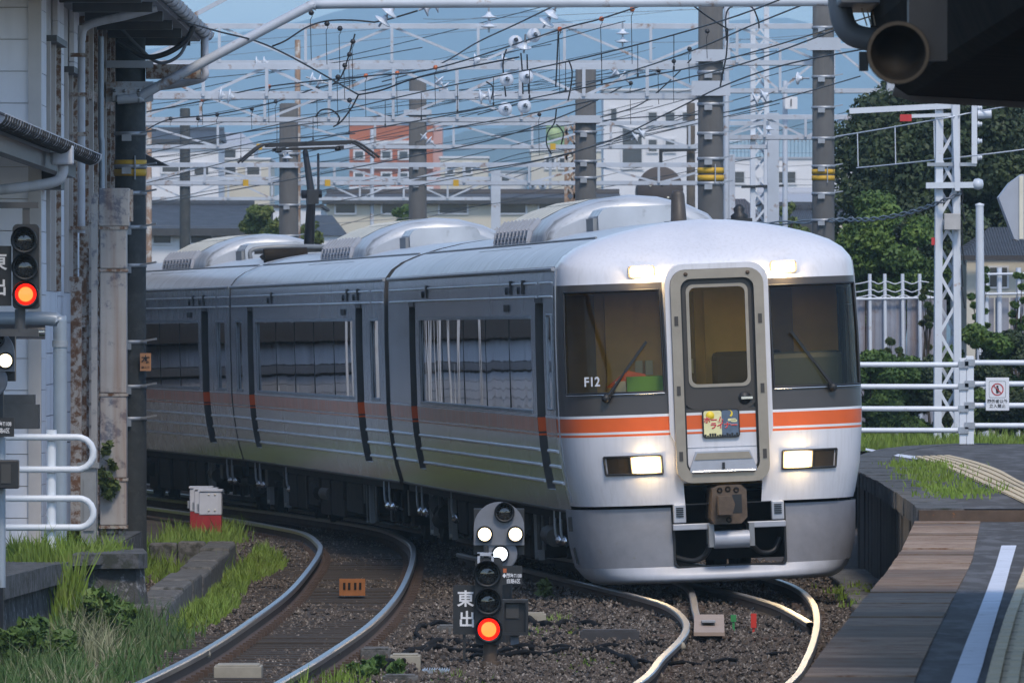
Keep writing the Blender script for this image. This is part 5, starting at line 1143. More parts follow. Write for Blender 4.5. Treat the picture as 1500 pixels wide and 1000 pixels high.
for i_, w in enumerate(W): wire(w, .0105, lab2=WL.get(i_))
r_ = random.Random(5)
XW_ = []
for k in range(30):
    v0 = r_.uniform(120, 325); Ya = r_.uniform(190, 300); sl_ = r_.uniform(.10, .26); u0 = r_.choice((205, 215, 420, 600)); L_ = r_.uniform(350, 800); Yb_ = Ya * r_.uniform(.68, .95)
    XW_.append([(u0, v0, Ya), (u0 + L_ * .5, v0 - sl_ * L_ * .5 + 7, (Ya + Yb_) / 2), (u0 + L_, v0 - sl_ * L_, Yb_)])
for w in XW_: wire(w, .0075)
GW = [[(250, 64, 300), (500, 40, 300), (860, 6, 300)], [(230, 90, 310), (560, 50, 310), (1000, 14, 310)], [(620, 28, 260), (860, 12, 260), (1180, 4, 260)], [(1060, 55, 260), (1190, 47, 260), (1330, 30, 260)],
      [(880, 210, 320), (1060, 215, 320), (1240, 222, 320)], [(880, 245, 330), (1050, 252, 330), (1235, 262, 330)], [(215, 330, 240), (480, 318, 240), (700, 306, 240)], [(900, 60, 280), (1050, 52, 280), (1250, 44, 280)],
      [(1045, 185, 300), (1130, 180, 300), (1260, 190, 300)], [(640, 118, 240), (780, 96, 240), (960, 70, 240)], [(215, 318, 260), (420, 285, 250), (640, 250, 240)], [(1040, 270, 250), (1120, 262, 250), (1260, 268, 250)], [(1040, 232, 280), (1140, 236, 280), (1260, 232, 280)]]
for w in GW: wire(w, .007, 'wire_g', .15, 1)
JW = [[(399, 68, 113), (418, 60, 113), (450, 40, 113.5), (480, 31, 114), (515, 30, 114), (548, 33, 114)], [(548, 33, 114), (575, 27, 114), (612, 16, 114)], [(525, 139, 120), (515, 158, 120), (500, 178, 120), (488, 186, 120)], [(462, 172, 121), (470, 162, 121), (485, 161, 121), (497, 172, 121), (494, 182, 121)],
      [(520, 50, 122), (512, 78, 122), (505, 100, 122), (498, 115, 122), (487, 124, 122)], [(1066, 43, 124), (1064, 80, 124), (1058, 110, 124), (1055, 127, 124)], [(1000, -5, 122), (1030, 20, 123), (1066, 43, 124)], [(1064, 60, 124), (1064, 20, 124), (1078, 8, 124), (1100, 10, 124), (1110, 28, 124), (1112, 42, 124)],
      [(742, 72, 128), (737, 90, 128), (738, 115, 128), (741, 142, 128)], [(763, 78, 128), (765, 105, 128), (766, 138, 128)], [(772, 80, 128), (773, 110, 128), (775, 138, 128)], [(818, 45, 124), (816, 90, 124), (814, 128, 124)],
      [(833, 88, 130), (838, 105, 130), (836, 128, 130), (832, 148, 130)], [(815, 160, 140), (812, 180, 140), (802, 195, 140), (801, 212, 140), (808, 226, 140)], [(815, 182, 140), (825, 195, 140), (822, 212, 140)], [(712, 120, 130), (722, 128, 130), (720, 145, 130)]]
for w in JW: wire(w, .010, 'wire', 0, 2)
for w in ([(1225, 200, 150), (1370, 174, 147), (1425, 163, 147), (1520, 148, 146)], [(1255, 246, 150), (1410, 228, 147), (1520, 216, 146)]): wire(w, .010, 'mast_w', .02, 3)
for u, a, b in ((1256, 195, 244), (1311, 184, 240), (1368, 176, 232)): wire([(u, a, 149), (u + 1, b, 149)], .008, 'mast_w', 0, 3)
tw = [P(u, v, Y) for u, v, Y in ((1060, 330, 175), (1180, 325, 165), (1240, 322, 158), (1280, 321, 154), (1330, 312, 150), (1370, 299, 147), (1410, 281, 147))]; tw = spline(tw, 10)
mb = MB()
for ph in (0, math.pi): mb.tube([p + Vector((0, .02 * math.cos(i * 1.1 + ph), .028 * math.sin(i * 1.1 + ph))) for i, p in enumerate(tw)], .014, 5)
tag(mb.build('twisted_cable', M['wire_g']), 'twisted grey cable hanging in a shallow curve to the lattice mast', 'cable')

INS = 'insulators on the overhead line'
def insulator(p, axis, n=2, r=.10, gap=.12, lab='pale porcelain disc insulator fixed among the overhead wires'):
    a = Vector(axis).normalized()
    lab = 'single white disc insulator facing along the track' if abs(a.y) > .8 else 'two-disc porcelain insulator standing upright on the overhead line' if a.z > .9 and n > 1 else 'two-disc porcelain insulator strung level on the overhead line' if abs(a.z) < .25 and n > 1 else 'two-disc porcelain insulator strung aslant on the overhead line' if n > 1 else 'single porcelain disc insulator on a gantry chord'
    o = wthing('disc_insulator', lab, 'insulator', p, lab)
    for k in range(n):
        b = p + a * (k * gap)
        MB().lathe(b, a, [(.02, -.012), (r * .55, -.008), (r, .0), (r, .012), (r * .6, .022), (.03, .05), (.028, .075)], 18).build('disc', M['porcelain'], o)
    MB().cyl(p - a * .07, p + a * (n * gap + .05), .013, 8).build('pin', M['galv'], o); return o
for u, v, Y, ax, n in ((375, 92, 162, (1, 0, 0), 2), (322, 139, 138, (1, 0, -.15), 2), (560, 32, 113, (.6, -.2, .8), 2), (622, 12, 113, (1, 0, .35), 2), (716, 40, 130, (0, 0, 1), 2), (912, 62, 150, (0, 0, 1), 2), (800, 34, 124, (.5, -.3, .8), 2),
                      (695, 88, 138, (1, 0, .05), 1), (735, 88, 138, (1, 0, 0), 1), (742, 117, 126, (.15, -1, .1), 1), (771, 113, 127, (.15, -1, .1), 1), (740, 160, 126, (.15, -1, .1), 1), (768, 156, 127, (.2, -1, .1), 1), (755, 62, 125, (.1, -.9, .35), 1), (782, 52, 124, (.3, -1, .1), 1),
                      (768, 70, 124, (.1, -.35, 1), 1), (703, 142, 135, (1, 0, .1), 2), (930, 202, 165, (.8, 0, .45), 2), (1106, 146, 140, (.8, 0, .35), 2), (620, 200, 190, (.8, 0, -.6), 2), (642, 118, 150, (.6, 0, -.7), 2), (900, 105, 150, (.7, 0, -.5), 2), (455, 115, 150, (1, 0, -.3), 2), (1126, 200, 180, (0, 0, 1), 2), (421, 232, 188, (0, 0, 1), 2), (780, 272, 215, (.1, -1, .1), 1), (795, 272, 216, (.1, -1, .1), 1), (1168, 115, 140, (1, -.3, 0), 1)):
    insulator(P(u, v, Y), ax, n, r=.088 if n == 1 else .10)
def ball(u, v, Y, m, drop, lab, grp):
    p = P(u, v, Y); o = wthing('strain_ball', lab, 'insulator', p, grp)
    MB().lathe(p - Vector((0, 0, .03)), (0, 0, 1), [(0, 0), (.022, .006), (.034, .03), (.022, .054), (0, .06)], 10).build('ball', m, o)
    MB().tube([p, p + Vector((.01, 0, -.04)), p + Vector((-.01, 0, -.08)), p + Vector((0, 0, -drop * Y / F))], .004, 4).build('hanger_wire', M['wire'], o)
for u, v, Y, d_ in ((297, 147, 146, 36), (394, 127, 140, 54), (536, 111, 134, 60), (582, 107, 133, 60), (638, 99, 130, 55), (820, 43, 122, 95), (881, 28, 120, 62), (926, 14, 118, 80)):
    ball(u, v, Y, M['porc_o'], d_, 'orange strain ball with thin hanger on an overhead wire', 'orange strain balls')
for u, v, Y, d_ in ((250, 174, 152, 10), (290, 174, 151, 12), (318, 168, 150, 14), (369, 160, 148, 30), (404, 149, 146, 30), (465, 129, 142, 60), (456, 19, 112, 70), (479, 35, 114, 60), (498, 42, 115, 65), (517, 61, 118, 70), (512, 80, 121, 50), (505, 96, 121, 50), (495, 113, 121, 60), (512, 147, 122, 20), (924, 122, 141, 60), (965, 103, 138, 50), (1010, 72, 130, 50), (1036, 46, 128, 40), (987, 90, 135, 60), (790, 168, 150, 60)):
    ball(u, v, Y, M['blackm'], d_, 'black strain ball with thin hanger on an overhead wire', 'black strain balls')
# ------------------------------------------------------------------ background: hills, houses, trees
M['forest'] = mat('forest_hill', (0.045, 0.060, 0.035), 0.95, 0, 0.4, .006)
def hill(Y, prof, depth, name='hills'):
    rows = []
    us = np.linspace(-900, 2400, 120)
    for f, k in ((-.45, 0), (-.3, .30), (-.15, .72), (0, 1.0), (.25, .8), (.5, 0)):
        row = []
        for u in us:
            v = interp(prof, u) - 7 * mnoise.noise(Vector((u * .02, k * 3, Y * .001))) - 3 * mnoise.noise(Vector((u * .07, k * 5, 2)))
            h = (HZ - v) * Y / F; row.append(Vector(((u - 750) * Y / F, Y + f * depth, -1 + h * k)))
        rows.append(row)
    structure(MB().grid(rows, True), name, M['forest'])
hill(4200, [(-900, 235), (0, 228), (300, 240), (520, 215), (700, 178), (790, 165), (900, 190), (1050, 176), (1180, 160), (1300, 195), (1600, 225), (2400, 240)], 1500)
hill(8500, [(-900, 60), (200, 70), (420, 30), (640, -20), (900, 40), (1150, 20), (1400, 70), (2400, 60)], 3500)

def building(name, label, Y, u0, u1, vt, m, wins=(), depth=10, roof=None, wm=None, zb=-.3, bands=(), group=None, cat='building'):
    x0 = P(u0, 0, Y).x; x1 = P(u1, 0, Y).x; zt = P(0, vt, Y).z
    o = wthing(name, label, cat, ((x0 + x1) / 2, Y, zb), group)
    MB().bb(x0, x1, Y, Y + depth, zb, zt).build('wall', m, o)
    for (a, b, c, e) in wins:
        xa, xb = P(a, 0, Y).x, P(b, 0, Y).x; za, zc = P(0, e, Y).z, P(0, c, Y).z; t = max(.03, .05 * Y / 300)
        w = MB().bb(xa, xb, Y - t * .6, Y - .003, za, zc).build('window', wm or M['bgglass'], o)
        fr = MB().ring([Vector((xa - t, Y - t, za - t)), Vector((xb + t, Y - t, za - t)), Vector((xb + t, Y - t, zc + t)), Vector((xa - t, Y - t, zc + t))], [Vector((xa, Y - t, za)), Vector((xb, Y - t, za)), Vector((xb, Y - t, zc)), Vector((xa, Y - t, zc))], (0, t, 0), False).build('frame', M['bgwhite'], w)
    for (v0, v1, mm) in bands: MB().bb(x0 - .02 * Y / 300, x1 + .02 * Y / 300, Y - .1 * Y / 300, Y - .002, P(0, v1, Y).z, P(0, v0, Y).z).build('band', mm, o)
    if roof:
        kind, vr, mm, ov = roof; zr = P(0, vr, Y).z; ovm = ov * Y / F
        if kind == 'gable':  # ridge along X, slope facing us
            MB().prism([(x0 - ovm, Y - ovm * 1.5, zt), (x0 - ovm, Y + depth / 2, zr), (x0 - ovm, Y + depth + ovm * 1.5, zt), (x0 - ovm, Y + depth / 2, zr - .15), ][:3], (x1 - x0 + 2 * ovm, 0, 0)).build('roof', mm, o)
            MB().bb(x0 - ovm, x1 + ovm, Y - ovm * 1.5 - .1, Y - ovm * 1.5 + .05, zt - .16, zt + .02).build('gutter', M['steel_dark'], o)
            MB().cyl((x0 - ovm, Y + depth / 2, zr), (x1 + ovm, Y + depth / 2, zr), .14, 8).build('ridge', mm, o)
        if kind == 'hip':
            ins = (x1 - x0) * .3; base = [Vector((x0 - ovm, Y - ovm, zt)), Vector((x1 + ovm, Y - ovm, zt)), Vector((x1 + ovm, Y + depth + ovm, zt)), Vector((x0 - ovm, Y + depth + ovm, zt))]
            r0, r1 = Vector((x0 + ins, Y + depth / 2, zr)), Vector((x1 - ins, Y + depth / 2, zr))
            MB().face([base[0], base[1], r1, r0]).face([base[1], base[2], r1]).face([base[2], base[3], r0, r1]).face([base[3], base[0], r0]).face(base[::-1]).build('roof', mm, o)
        if kind == 'flat': MB().bb(x0 - ovm, x1 + ovm, Y - ovm, Y + depth + ovm, zt, zr).build('roof', mm, o)
    return o
def tiled(name, col, sc):
    if name in MATS: return MATS[name]
    m = mat(name, col, .7, 0, .25, 3); nt = m.node_tree; N = nt.nodes; L = nt.links; b = N['Principled BSDF']
    tc = N.new('ShaderNodeTexCoord'); mp = N.new('ShaderNodeMapping'); mp.inputs['Scale'].default_value = (1, 1, 1); L.new(tc.outputs['Object'], mp.inputs['Vector'])
    w = N.new('ShaderNodeTexWave'); w.inputs['Scale'].default_value = sc; w.bands_direction = 'X'; L.new(mp.outputs['Vector'], w.inputs['Vector'])
    bp = N.new('ShaderNodeBump'); bp.inputs['Distance'].default_value = .06; L.new(w.outputs['Fac'], bp.inputs['Height']); L.new(bp.outputs['Normal'], b.inputs['Normal']); return m
M['bgglass'] = mat('far_window', (.045, .05, .06), .15, 0, .3, .7)
M['bgwhite'] = mat('far_white', (.62, .63, .65), .7, 0, .06, .4)
M['bgcream'] = mat('far_cream', (.55, .52, .44), .75, 0, .07, .4)
M['bggrey'] = mat('far_grey', (.36, .38, .42), .75, 0, .08, .4)
M['bgbrick'] = mat('far_brick', (.42, .115, .035), .8, 0, .12, .6)
M['bgpink'] = mat('far_pink', (.58, .36, .33), .8, 0, .08, .4)
M['bgpale'] = mat('pale_render', (.68, .68, .70), .75, 0, .05, .4)
M['bgdark'] = mat('far_dark', (.05, .045, .045), .7, 0, .2, 1)
M['tile_g'] = tiled('grey_tile_roof', (.13, .145, .17), 9); M['tile_d'] = tiled('dark_tile_roof', (.085, .088, .10), 7)
M['tile_b'] = tiled('brown_tile_roof', (.11, .085, .08), 5)
wb = M['bgwhite']
building('apartment_block', 'orange brick apartment block with white floor bands', 900, 512, 634, 181, M['bgbrick'], [(560, 572, 222, 232), (585, 597, 222, 232), (520, 532, 222, 232), (520, 532, 254, 266), (560, 572, 254, 266), (585, 597, 254, 266), (520, 532, 286, 296), (560, 572, 286, 296)], 12, ('flat', 178, M['bgwhite'], 3), bands=((206, 211, wb), (243, 247, wb), (273, 277, wb), (300, 303, wb)))
building('apartment_wing', 'pinkish side wing of the orange brick block', 905, 634.5, 648, 184, M['bgpink'], [], 10)
building('office_block', 'white office block behind the broad flat-topped pole', 600, 884, 1030, 133, M['bgpale'], [(912, 940, 188, 246), (895, 903, 160, 180), (950, 962, 165, 182), (975, 988, 165, 182), (1000, 1010, 165, 182), (950, 962, 205, 222), (975, 988, 205, 222)], 15, ('flat', 130, M['bgwhite'], 3))
building('shop_house', 'cream building with a round green sign panel', 650, 778, 884, 222, M['bgcream'], [(800, 812, 232, 246), (845, 860, 232, 246), (820, 832, 232, 246)], 12, ('flat', 219, M['bgwhite'], 2))
gs = wthing('sign_panel', 'square green advertising panel above the cream building', 'sign', P(815, 225, 640))
MB().bb(P(800, 0, 640).x, P(828, 0, 640).x, 640, 640.4, P(0, 216, 640).z, P(0, 180, 640).z).build('panel', mat('sign_green', (.22, .34, .17), .7), gs)
MB().bb(P(804, 0, 640).x, P(808, 0, 640).x, 640.4, 641, -.3, P(0, 190, 640).z).build('post', M['galv'], gs)
MB().lathe(P(812, 197, 639.99), (0, -1, 0), [(.42, 0), (.42, .03), (0, .03)], 20).build('disc', mat('sign_lime', (.33, .42, .20), .7), gs)
building('shop_house', 'small cream house between brick block and cream building', 640, 645, 715, 232, M['bgcream'], [(655, 664, 240, 254), (680, 690, 240, 254)], 10, ('flat', 229, M['bgwhite'], 2))
building('shop_house', 'small white cube house beside the cream building', 660, 722, 772, 252, M['bgwhite'], [(735, 745, 258, 266)], 10, ('flat', 250, M['bggrey'], 2))
building('long_hall', 'long low hall with dark roof edge behind the middle car', 300, 478, 905, 291, M['bgcream'], [(492, 520, 297, 312), (560, 590, 294, 312), (644, 684, 294, 312), (725, 770, 294, 312), (790, 830, 294, 312)], 14, ('gable', 279, M['bgdark'], 6))
building('white_house', 'white house with a dark square window high on the left', 420, 205, 320, 205, M['bgpale'], [(300, 340, 193, 210)][:0] + [(238, 262, 240, 252), (285, 305, 240, 256)], 9, ('gable', 188, M['tile_g'], 4))
building('white_house', 'white gabled house with a broad dark upper window', 460, 300, 372, 213, M['bgpale'], [(310, 345, 219, 232)], 8, ('hip', 192, M['bggrey'], 3))
building('cream_house', 'cream house with flat roof left of the grey pantograph pole', 430, 318, 395, 234, M['bgcream'], [(330, 345, 244, 256), (362, 380, 244, 256)], 9, ('flat', 231, M['bgwhite'], 2))
building('tiled_house', 'low house with large grey tiled roof below the gantries', 250, 205, 358, 336, M['bgwhite'], [(225, 250, 342, 356), (280, 310, 342, 356)], 9, ('gable', 296, M['tile_g'], 8))
building('tiled_house', 'house with grey hipped tile roof right of the pantograph', 260, 440, 500, 345, M['bgwhite'], [(455, 470, 350, 360)], 9, ('hip', 312, M['tile_g'], 6))
building('tiled_house', 'low house with slate roof and white fascia behind the green tree', 270, 350, 470, 304, M['bgwhite'], [(380, 400, 312, 326), (420, 440, 312, 326)], 9, ('flat', 300, M['bgdark'], 4))
building('white_hall', 'long white hall with teal roof-top screen right of the streaked pole', 420, 1035, 1262, 233, M['bgpale'], [(1140, 1165, 252, 268), (1205, 1230, 250, 268), (1070, 1090, 252, 268)], 20, ('flat', 230, M['bggrey'], 2))
scn = wthing('roof_screen', 'pale teal slatted screen on the long white hall roof', 'screen', P(1150, 230, 420.5))
for k in range(34): u = 1058 + k * 5.6; MB().bb(P(u, 0, 420.5).x, P(u + 4.2, 0, 420.5).x, 420.5, 420.6, P(0, 231, 420.5).z, P(0, 204, 420.5).z).build('slat', mat('teal_slat', (.30, .42, .50), .5, 0, .1, .5), scn)
MB().bb(P(1058, 0, 420.65).x, P(1248, 0, 420.65).x, 420.65, 420.75, P(0, 208, 420.65).z, P(0, 204, 420.65).z).build('rail', M['bggrey'], scn)
building('tiled_house', 'low white shed with scalloped pale eaves beside the yellow-banded pole', 260, 1120, 1262, 297, M['bgwhite'], [(1160, 1180, 302, 316), (1215, 1235, 302, 316)], 8, ('gable', 280, M['bggrey'], 5))
building('tiled_house', 'house with dark tiled roof behind the leading car roof', 240, 1048, 1118, 324, M['bgcream'], [], 8, ('hip', 288, M['tile_b'], 8))
building('tiled_house', 'dark tiled roof house behind the second yellow-banded pole', 235, 1128, 1246, 330, M['bgcream'], [], 8, ('gable', 304, M['tile_d'], 6))
# barrel-roofed shed end, dark
sd = wthing('barrel_shed', 'dark round-topped tank end behind the leading car air conditioner', 'tank', P(967, 300, 260)); c = P(967, 278, 260); r_ = 34 * 260 / F
MB().lathe(c, (0, 1, 0), [(0, -.02), (r_ * .97, -.02), (r_, 0), (r_, 4), (0, 4)], 40).build('drum', mat('tank_dark', (.075, .062, .058), .7, .2, .25, 1.2), sd)
for dx in (-.25, .25): MB().bb(c.x + dx - .08, c.x + dx + .08, 260, 264, -.3, c.z - r_ * .8).build('leg', M['galv'], sd)
for dx, dz in ((-.25, .1), (.05, .14), (.2, -.2)): MB().lathe(c + Vector((dx, -.02, dz)), (0, -1, 0), [(.03, 0), (.03, .03), (0, .03)], 8).build('bolt', M['cream'], sd)
# the house at right
hw = building('tiled_house', 'beige house with dark ribbed roof right of the lattice mast', 163, 1416, 1570, 374, M['bgcream'], [(1450, 1475, 392, 420)], 6, ('hip', 330, M['tile_d'], 8))
MB().bb(P(1408, 0, 162.7).x, P(1575, 0, 162.7).x, 162.6, 162.8, P(0, 381, 162.7).z, P(0, 374, 162.7).z).build('gutter', M['bgdark'], hw)
rw = wthing('retaining_wall', 'pale concrete retaining wall showing behind the leading car', 'wall', P(1275, 420, 200))
for k in range(8): MB().bb(P(1225 + k * 12, 0, 200).x, P(1236.4 + k * 12, 0, 200).x, 200 + k * .01, 200.4, -.3, P(0, 330 + (k % 2), 200).z).build('wall_block', M['bgcream'], rw)

# ---- foliage
def foliage_mat(name, col, col2):
    m = mat(name, col, .65, 0, .45, 1.1, col2=col2, thr=(.5, .72)); return m
M['leaf_d'] = foliage_mat('leaves_dark', (.030, .050, .016), (.060, .085, .022)); M['leaf_m'] = foliage_mat('leaves_mid', (.06, .115, .02), (.15, .22, .035))
M['leaf_l'] = foliage_mat('leaves_light', (.085, .12, .025), (.17, .19, .05)); M['vine'] = foliage_mat('vine_leaves', (.045, .08, .018), (.13, .09, .04))
M['bark'] = mat('bark', (.055, .042, .03), .9, 0, .3, 6, bump=.01, bscale=30)
def leaves(n, centers, radii, size, seed, shell=.55):
    """leaf-sized bent quads around clump centres"""
    g_ = np.random.default_rng(seed); ci = g_.integers(0, len(centers), n); C_ = np.array(centers)[ci]; Rd = np.array(radii)[ci]
    dv = g_.normal(size=(n, 3)); dv /= np.linalg.norm(dv, axis=1, keepdims=True); rad = (shell + (1 - shell) * g_.random((n, 1))) ** .8
    pos = C_ + dv * Rd * rad
    a = dv * .7 + g_.normal(size=(n, 3)) * .7 + np.array([0, 0, .25]); a /= np.linalg.norm(a, axis=1, keepdims=True)
    t = np.cross(a, g_.normal(size=(n, 3))); t /= np.linalg.norm(t, axis=1, keepdims=True) + 1e-9; b = np.cross(a, t)
    s = size * g_.uniform(.6, 1.3, (n, 1)); t = t * s; b = b * s * .55
    V = np.stack([pos - t, pos + b * 1.0 - a * s * .15, pos + t - a * s * .3, pos - b - a * s * .15], 1).reshape(-1, 3)
    return V, np.arange(n * 4).reshape(-1, 4)
def clumps(c, rad, n, seed, rs=(.25, .42)):
    r = random.Random(seed); cs = []; rr = []
    while len(cs) < n:
        v = Vector((r.uniform(-1, 1), r.uniform(-1, 1), r.uniform(-1, 1)))
        if v.length > 1: continue
        v = v.normalized() * (v.length ** .45) * .82
        k = r.uniform(*rs); cs.append((c[0] + v.x * rad[0], c[1] + v.y * rad[1], c[2] + v.z * rad[2])); m_ = min(rad); rr.append((m_ * k * 1.15, m_ * k * 1.15, m_ * k * .85))
    return cs, rr
def tree(name, label, base, c, rad, nleaf, size, lm, seed, cat='tree', nclump=26, group=None, trunk=.09):
    o = wthing(name, label, cat, base, group); cs, rr = clumps(c, rad, nclump, seed)
    V, Fc = leaves(nleaf, cs, rr, size, seed); V = V - np.array(base)
    k = raw('crown', V, Fc, lm, o); b = Vector(base); top = Vector(c)
    t = MB().tube(spline([b, b.lerp(top, .35) + Vector((.05, 0, 0)), b.lerp(top, .7) + Vector((-.06, 0, 0)), top], 4), [trunk * lerp(1, .4, i / 12) for i in range(13)], 10)
    t.build('trunk', M['bark'], o)
    for i in range(0, len(cs), max(1, len(cs) // 9)):
        q = Vector(cs[i]); p = b.lerp(top, .45 + .4 * ((i * 7) % 10) / 10); MB().tube([p, p.lerp(q, .5) + Vector((0, 0, .08)), q], [trunk * .4, trunk * .28, trunk * .12], 6).build('limb', M['bark'], o)
    return o
def gp(u, Y, z=-.2): return ((u - 750) * Y / F, Y, z)
T1 = 172
tree('broadleaf_tree', 'big dark evergreen tree behind the lattice mast', gp(1370, T1), P(1372, 295, T1), (1.75, 1.6, 2.35), 79800, 0.054, M['leaf_d'], 11, nclump=60, trunk=.2)
tree('broadleaf_tree', 'dark evergreen tree behind the beige house with ribbed roof', gp(1510, 200), P(1500, 285, 200), (2.2, 1.8, 2.5), 63000, 0.064, M['leaf_d'], 12, nclump=60, trunk=.2)
tree('broadleaf_tree', 'mid-green tree crown touching the canopy beam', gp(1440, 185), P(1440, 215, 185), (1.5, 1.2, 1.8), 46200, 0.058, M['leaf_d'], 13, nclump=36, trunk=.15)
tree('broadleaf_tree', 'lighter green lower tree left of the lattice mast', gp(1318, 164), P(1312, 375, 164), (.85, .8, 1.15), 31500, 0.045, M['leaf_m'], 14, nclump=34, trunk=.1)
tree('shrub', 'pale yellowish shrub just right of the leading car roof', gp(1268, 168), P(1268, 420, 168), (.36, .4, .75), 10500, 0.038, M['leaf_l'], 15, 'shrub', 16, None, .05)
tree('shrub', 'olive bush in front of the dark tiled roof house', gp(1160, 232), P(1160, 325, 232), (.5, .5, .45), 6300, 0.045, M['leaf_l'], 16, 'shrub', 14, None, .05)
tree('small_tree', 'bright green tree beside the grey pantograph pole', gp(385, 235), P(385, 335, 235), (.55, .6, .55), 8400, 0.051, M['leaf_l'], 17, 'tree', 18, None, .06)
tree('small_tree', 'small green tree in front of the long low hall', gp(590, 285), P(592, 322, 285), (.4, .4, .5), 5250, 0.051, M['leaf_m'], 18, 'tree', 12, None, .05)
tree('small_tree', 'small yellow-green tree right of the pantograph arm', gp(462, 240), P(458, 345, 240), (.3, .4, .45), 5250, 0.051, M['leaf_l'], 19, 'tree', 12, None, .05)
# hedge bushes behind the railing
for i, (u, v, rx, rz, lm, lb) in enumerate(((1275, 580, .5, .82, 'leaf_m', 'leafy bush behind the railing next to the train nose'), (1325, 590, .6, .68, 'leaf_m', 'leafy bush below the corrugated sheet fence'), (1378, 580, .5, .8, 'leaf_d', 'dark bush at the foot of the lattice mast'),
                                           (1432, 555, .55, .95, 'leaf_m', 'tall leafy bush climbing right of the lattice mast'), (1480, 560, .5, .9, 'leaf_d', 'dense dark bush behind the no-entry notice'), (1530, 570, .5, .9, 'leaf_m', 'leafy bush beyond the no-entry notice'), (1305, 520, .22, .5, 'vine', 'brownish creeper on the corrugated sheet fence'), (1358, 470, .16, .75, 'vine', 'reddish creeper climbing the sheet fence beside the mast'), (1436, 440, .2, .7, 'leaf_m', 'green creeper climbing the thin white pole'), (1492, 440, .16, .6, 'leaf_m', 'green creeper climbing the pale pipe fence'))):
    Yb = 150.5 if i < 6 else 155.2
    tree('bush' if i < 6 else 'creeper', lb, gp(u, Yb, .1), P(u, v, Yb), (rx, .5 if i < 6 else .12, rz), 22000 if i < 6 else 5000, .04 if i < 6 else .036, M[lm], 30 + i, 'bush' if i < 6 else 'creeper', 20 if i < 6 else 12, None, .03)
structure(MB().face([(3.2, 141.0, .86), (40, 141.0, .86), (40, 230, .9), (3.2, 230, .9)]), 'embankment', M['ground'])
structure(MB().face([(3.2, 141.0, .86), (3.2, 230, .9), (2.4, 230, -.3), (2.4, 141, -.3)]), 'embankment_slope', M['ground'])
# ------------------------------------------------------------------ signals and small things on the ballast
M['sigblack'] = mat('signal_black', (.018, .018, .019), .5, 0, .2, 12)
M['siggrey'] = mat('signal_grey', (.17, .18, .205), .55, .1, .12, 14)
M['redlit'] = glow('red_lamp_lit', (1.0, .010, .004), 1.5); M['redcore'] = glow('red_lamp_core', (1.0, .16, .03), 1.7)
M['whitelit'] = glow('lamp_white_lit', (1.0, .80, .50), 3.0); M['bluelit'] = glow('lamp_bluish_lit', (.85, .92, 1.0), 2.5)
M['lensdark'] = mat('unlit_lens', (.035, .033, .03), .12, .1, .3, 60, coat=1.0)
def lens(root, c, r, m, core=None, vis=.12, rim=None):
    c = Vector(c)
    MB().lathe(c, (0, -1, 0), [(r * 1.28, -.02), (r * 1.28, .03), (r * 1.02, .035), (r * 1.0, .0)], 24).build('lens_rim', rim or M['sigblack'], root)
    MB().lathe(c, (0, -1, 0), [(r, .004), (r * .8, .014), (r * .4, .022), (0, .024)], 24).build('lens', m, root)
    if core: MB().lathe(c, (0, -1, 0), [(r * .70, .019), (r * .4, .026), (0, .028)], 20).build('lit_core', core, root)
    if vis:  # hood over the upper half
        a = np.linspace(-.25, math.pi + .25, 15); rows = [[c + Vector((r * 1.22 * math.cos(t), -y, r * 1.22 * math.sin(t))) for t in a] for y in (.02, vis * .6)]
        rows[1] = [c + Vector((r * 1.22 * math.cos(t), -(.03 + vis * (.35 + .65 * max(0, math.sin(t)))), r * 1.22 * math.sin(t))) for t in a]
        MB().grid(rows, True).grid([[p * 1.0 + Vector((0, 0, .004)) for p in r_] for r_ in rows], True).build('hood', rim or M['sigblack'], root)
def red_signal(u, v, Y, label, board, boardlab, post=True, up=False):
    """three-lamp colour light; (u,v) is the centre of the red lamp"""
    c = P(u, v, Y); k = .205
    o = wthing('signal', label, 'signal', (c.x, c.y, -.2 if post else c.z - .2))
    dz = .219
    MB().prism(rrect(c.x - .108, c.x + .108, c.z - .12, c.z + dz * 2 + .13, .04, Y - .02), (0, .2, 0)).build('housing', M['sigblack'], o, bevel=.01)
    lens(o, (c.x, Y - .03, c.z), .086, M['redlit'], M['redcore'], .14); lens(o, (c.x - .006, Y - .03, c.z + dz), .086, M['lensdark'], None, .14); lens(o, (c.x - .012, Y - .03, c.z + 2 * dz), .086, M['lensdark'], None, .14)
    if post:
        MB().cyl((c.x + .01, Y + .06, -.25), (c.x + .01, Y + .06, c.z - .1), .055, 12).build('post', M['rustbrown'], o); MB().cyl((c.x + .01, Y + .06, -.25), (c.x + .01, Y + .06, -.10), .085, 12).build('post_foot', M['rustbrown'], o)
    return o, c
Y1 = 81.0
s1, c1 = red_signal(716, 921, Y1, 'dwarf signal with red lamp lit standing on the ballast between the tracks', None, None)
MB().bb(c1.x - .09, c1.x + .04, Y1 - .04, Y1 + .1, c1.z + .58, c1.z + .605).build('bracket', M['skirt_l'], s1); MB().bb(c1.x - .09, c1.x - .07, Y1 - .04, Y1 + .1, c1.z + .52, c1.z + .6).bb(c1.x + .02, c1.x + .04, Y1 - .04, Y1 + .1, c1.z + .52, c1.z + .6).build('bracket', M['skirt_l'], s1)
MB().cyl((c1.x - .02, Y1 + .04, c1.z + .5), (c1.x - .02, Y1 + .04, c1.z + .66), .02, 8).build('bracket_bolt', M['sigblack'], s1)
b1 = wthing('name_board', 'black board with white characters beside the dwarf red signal', 'sign', (P(682, 928, Y1).x, Y1 + .1, -.2))
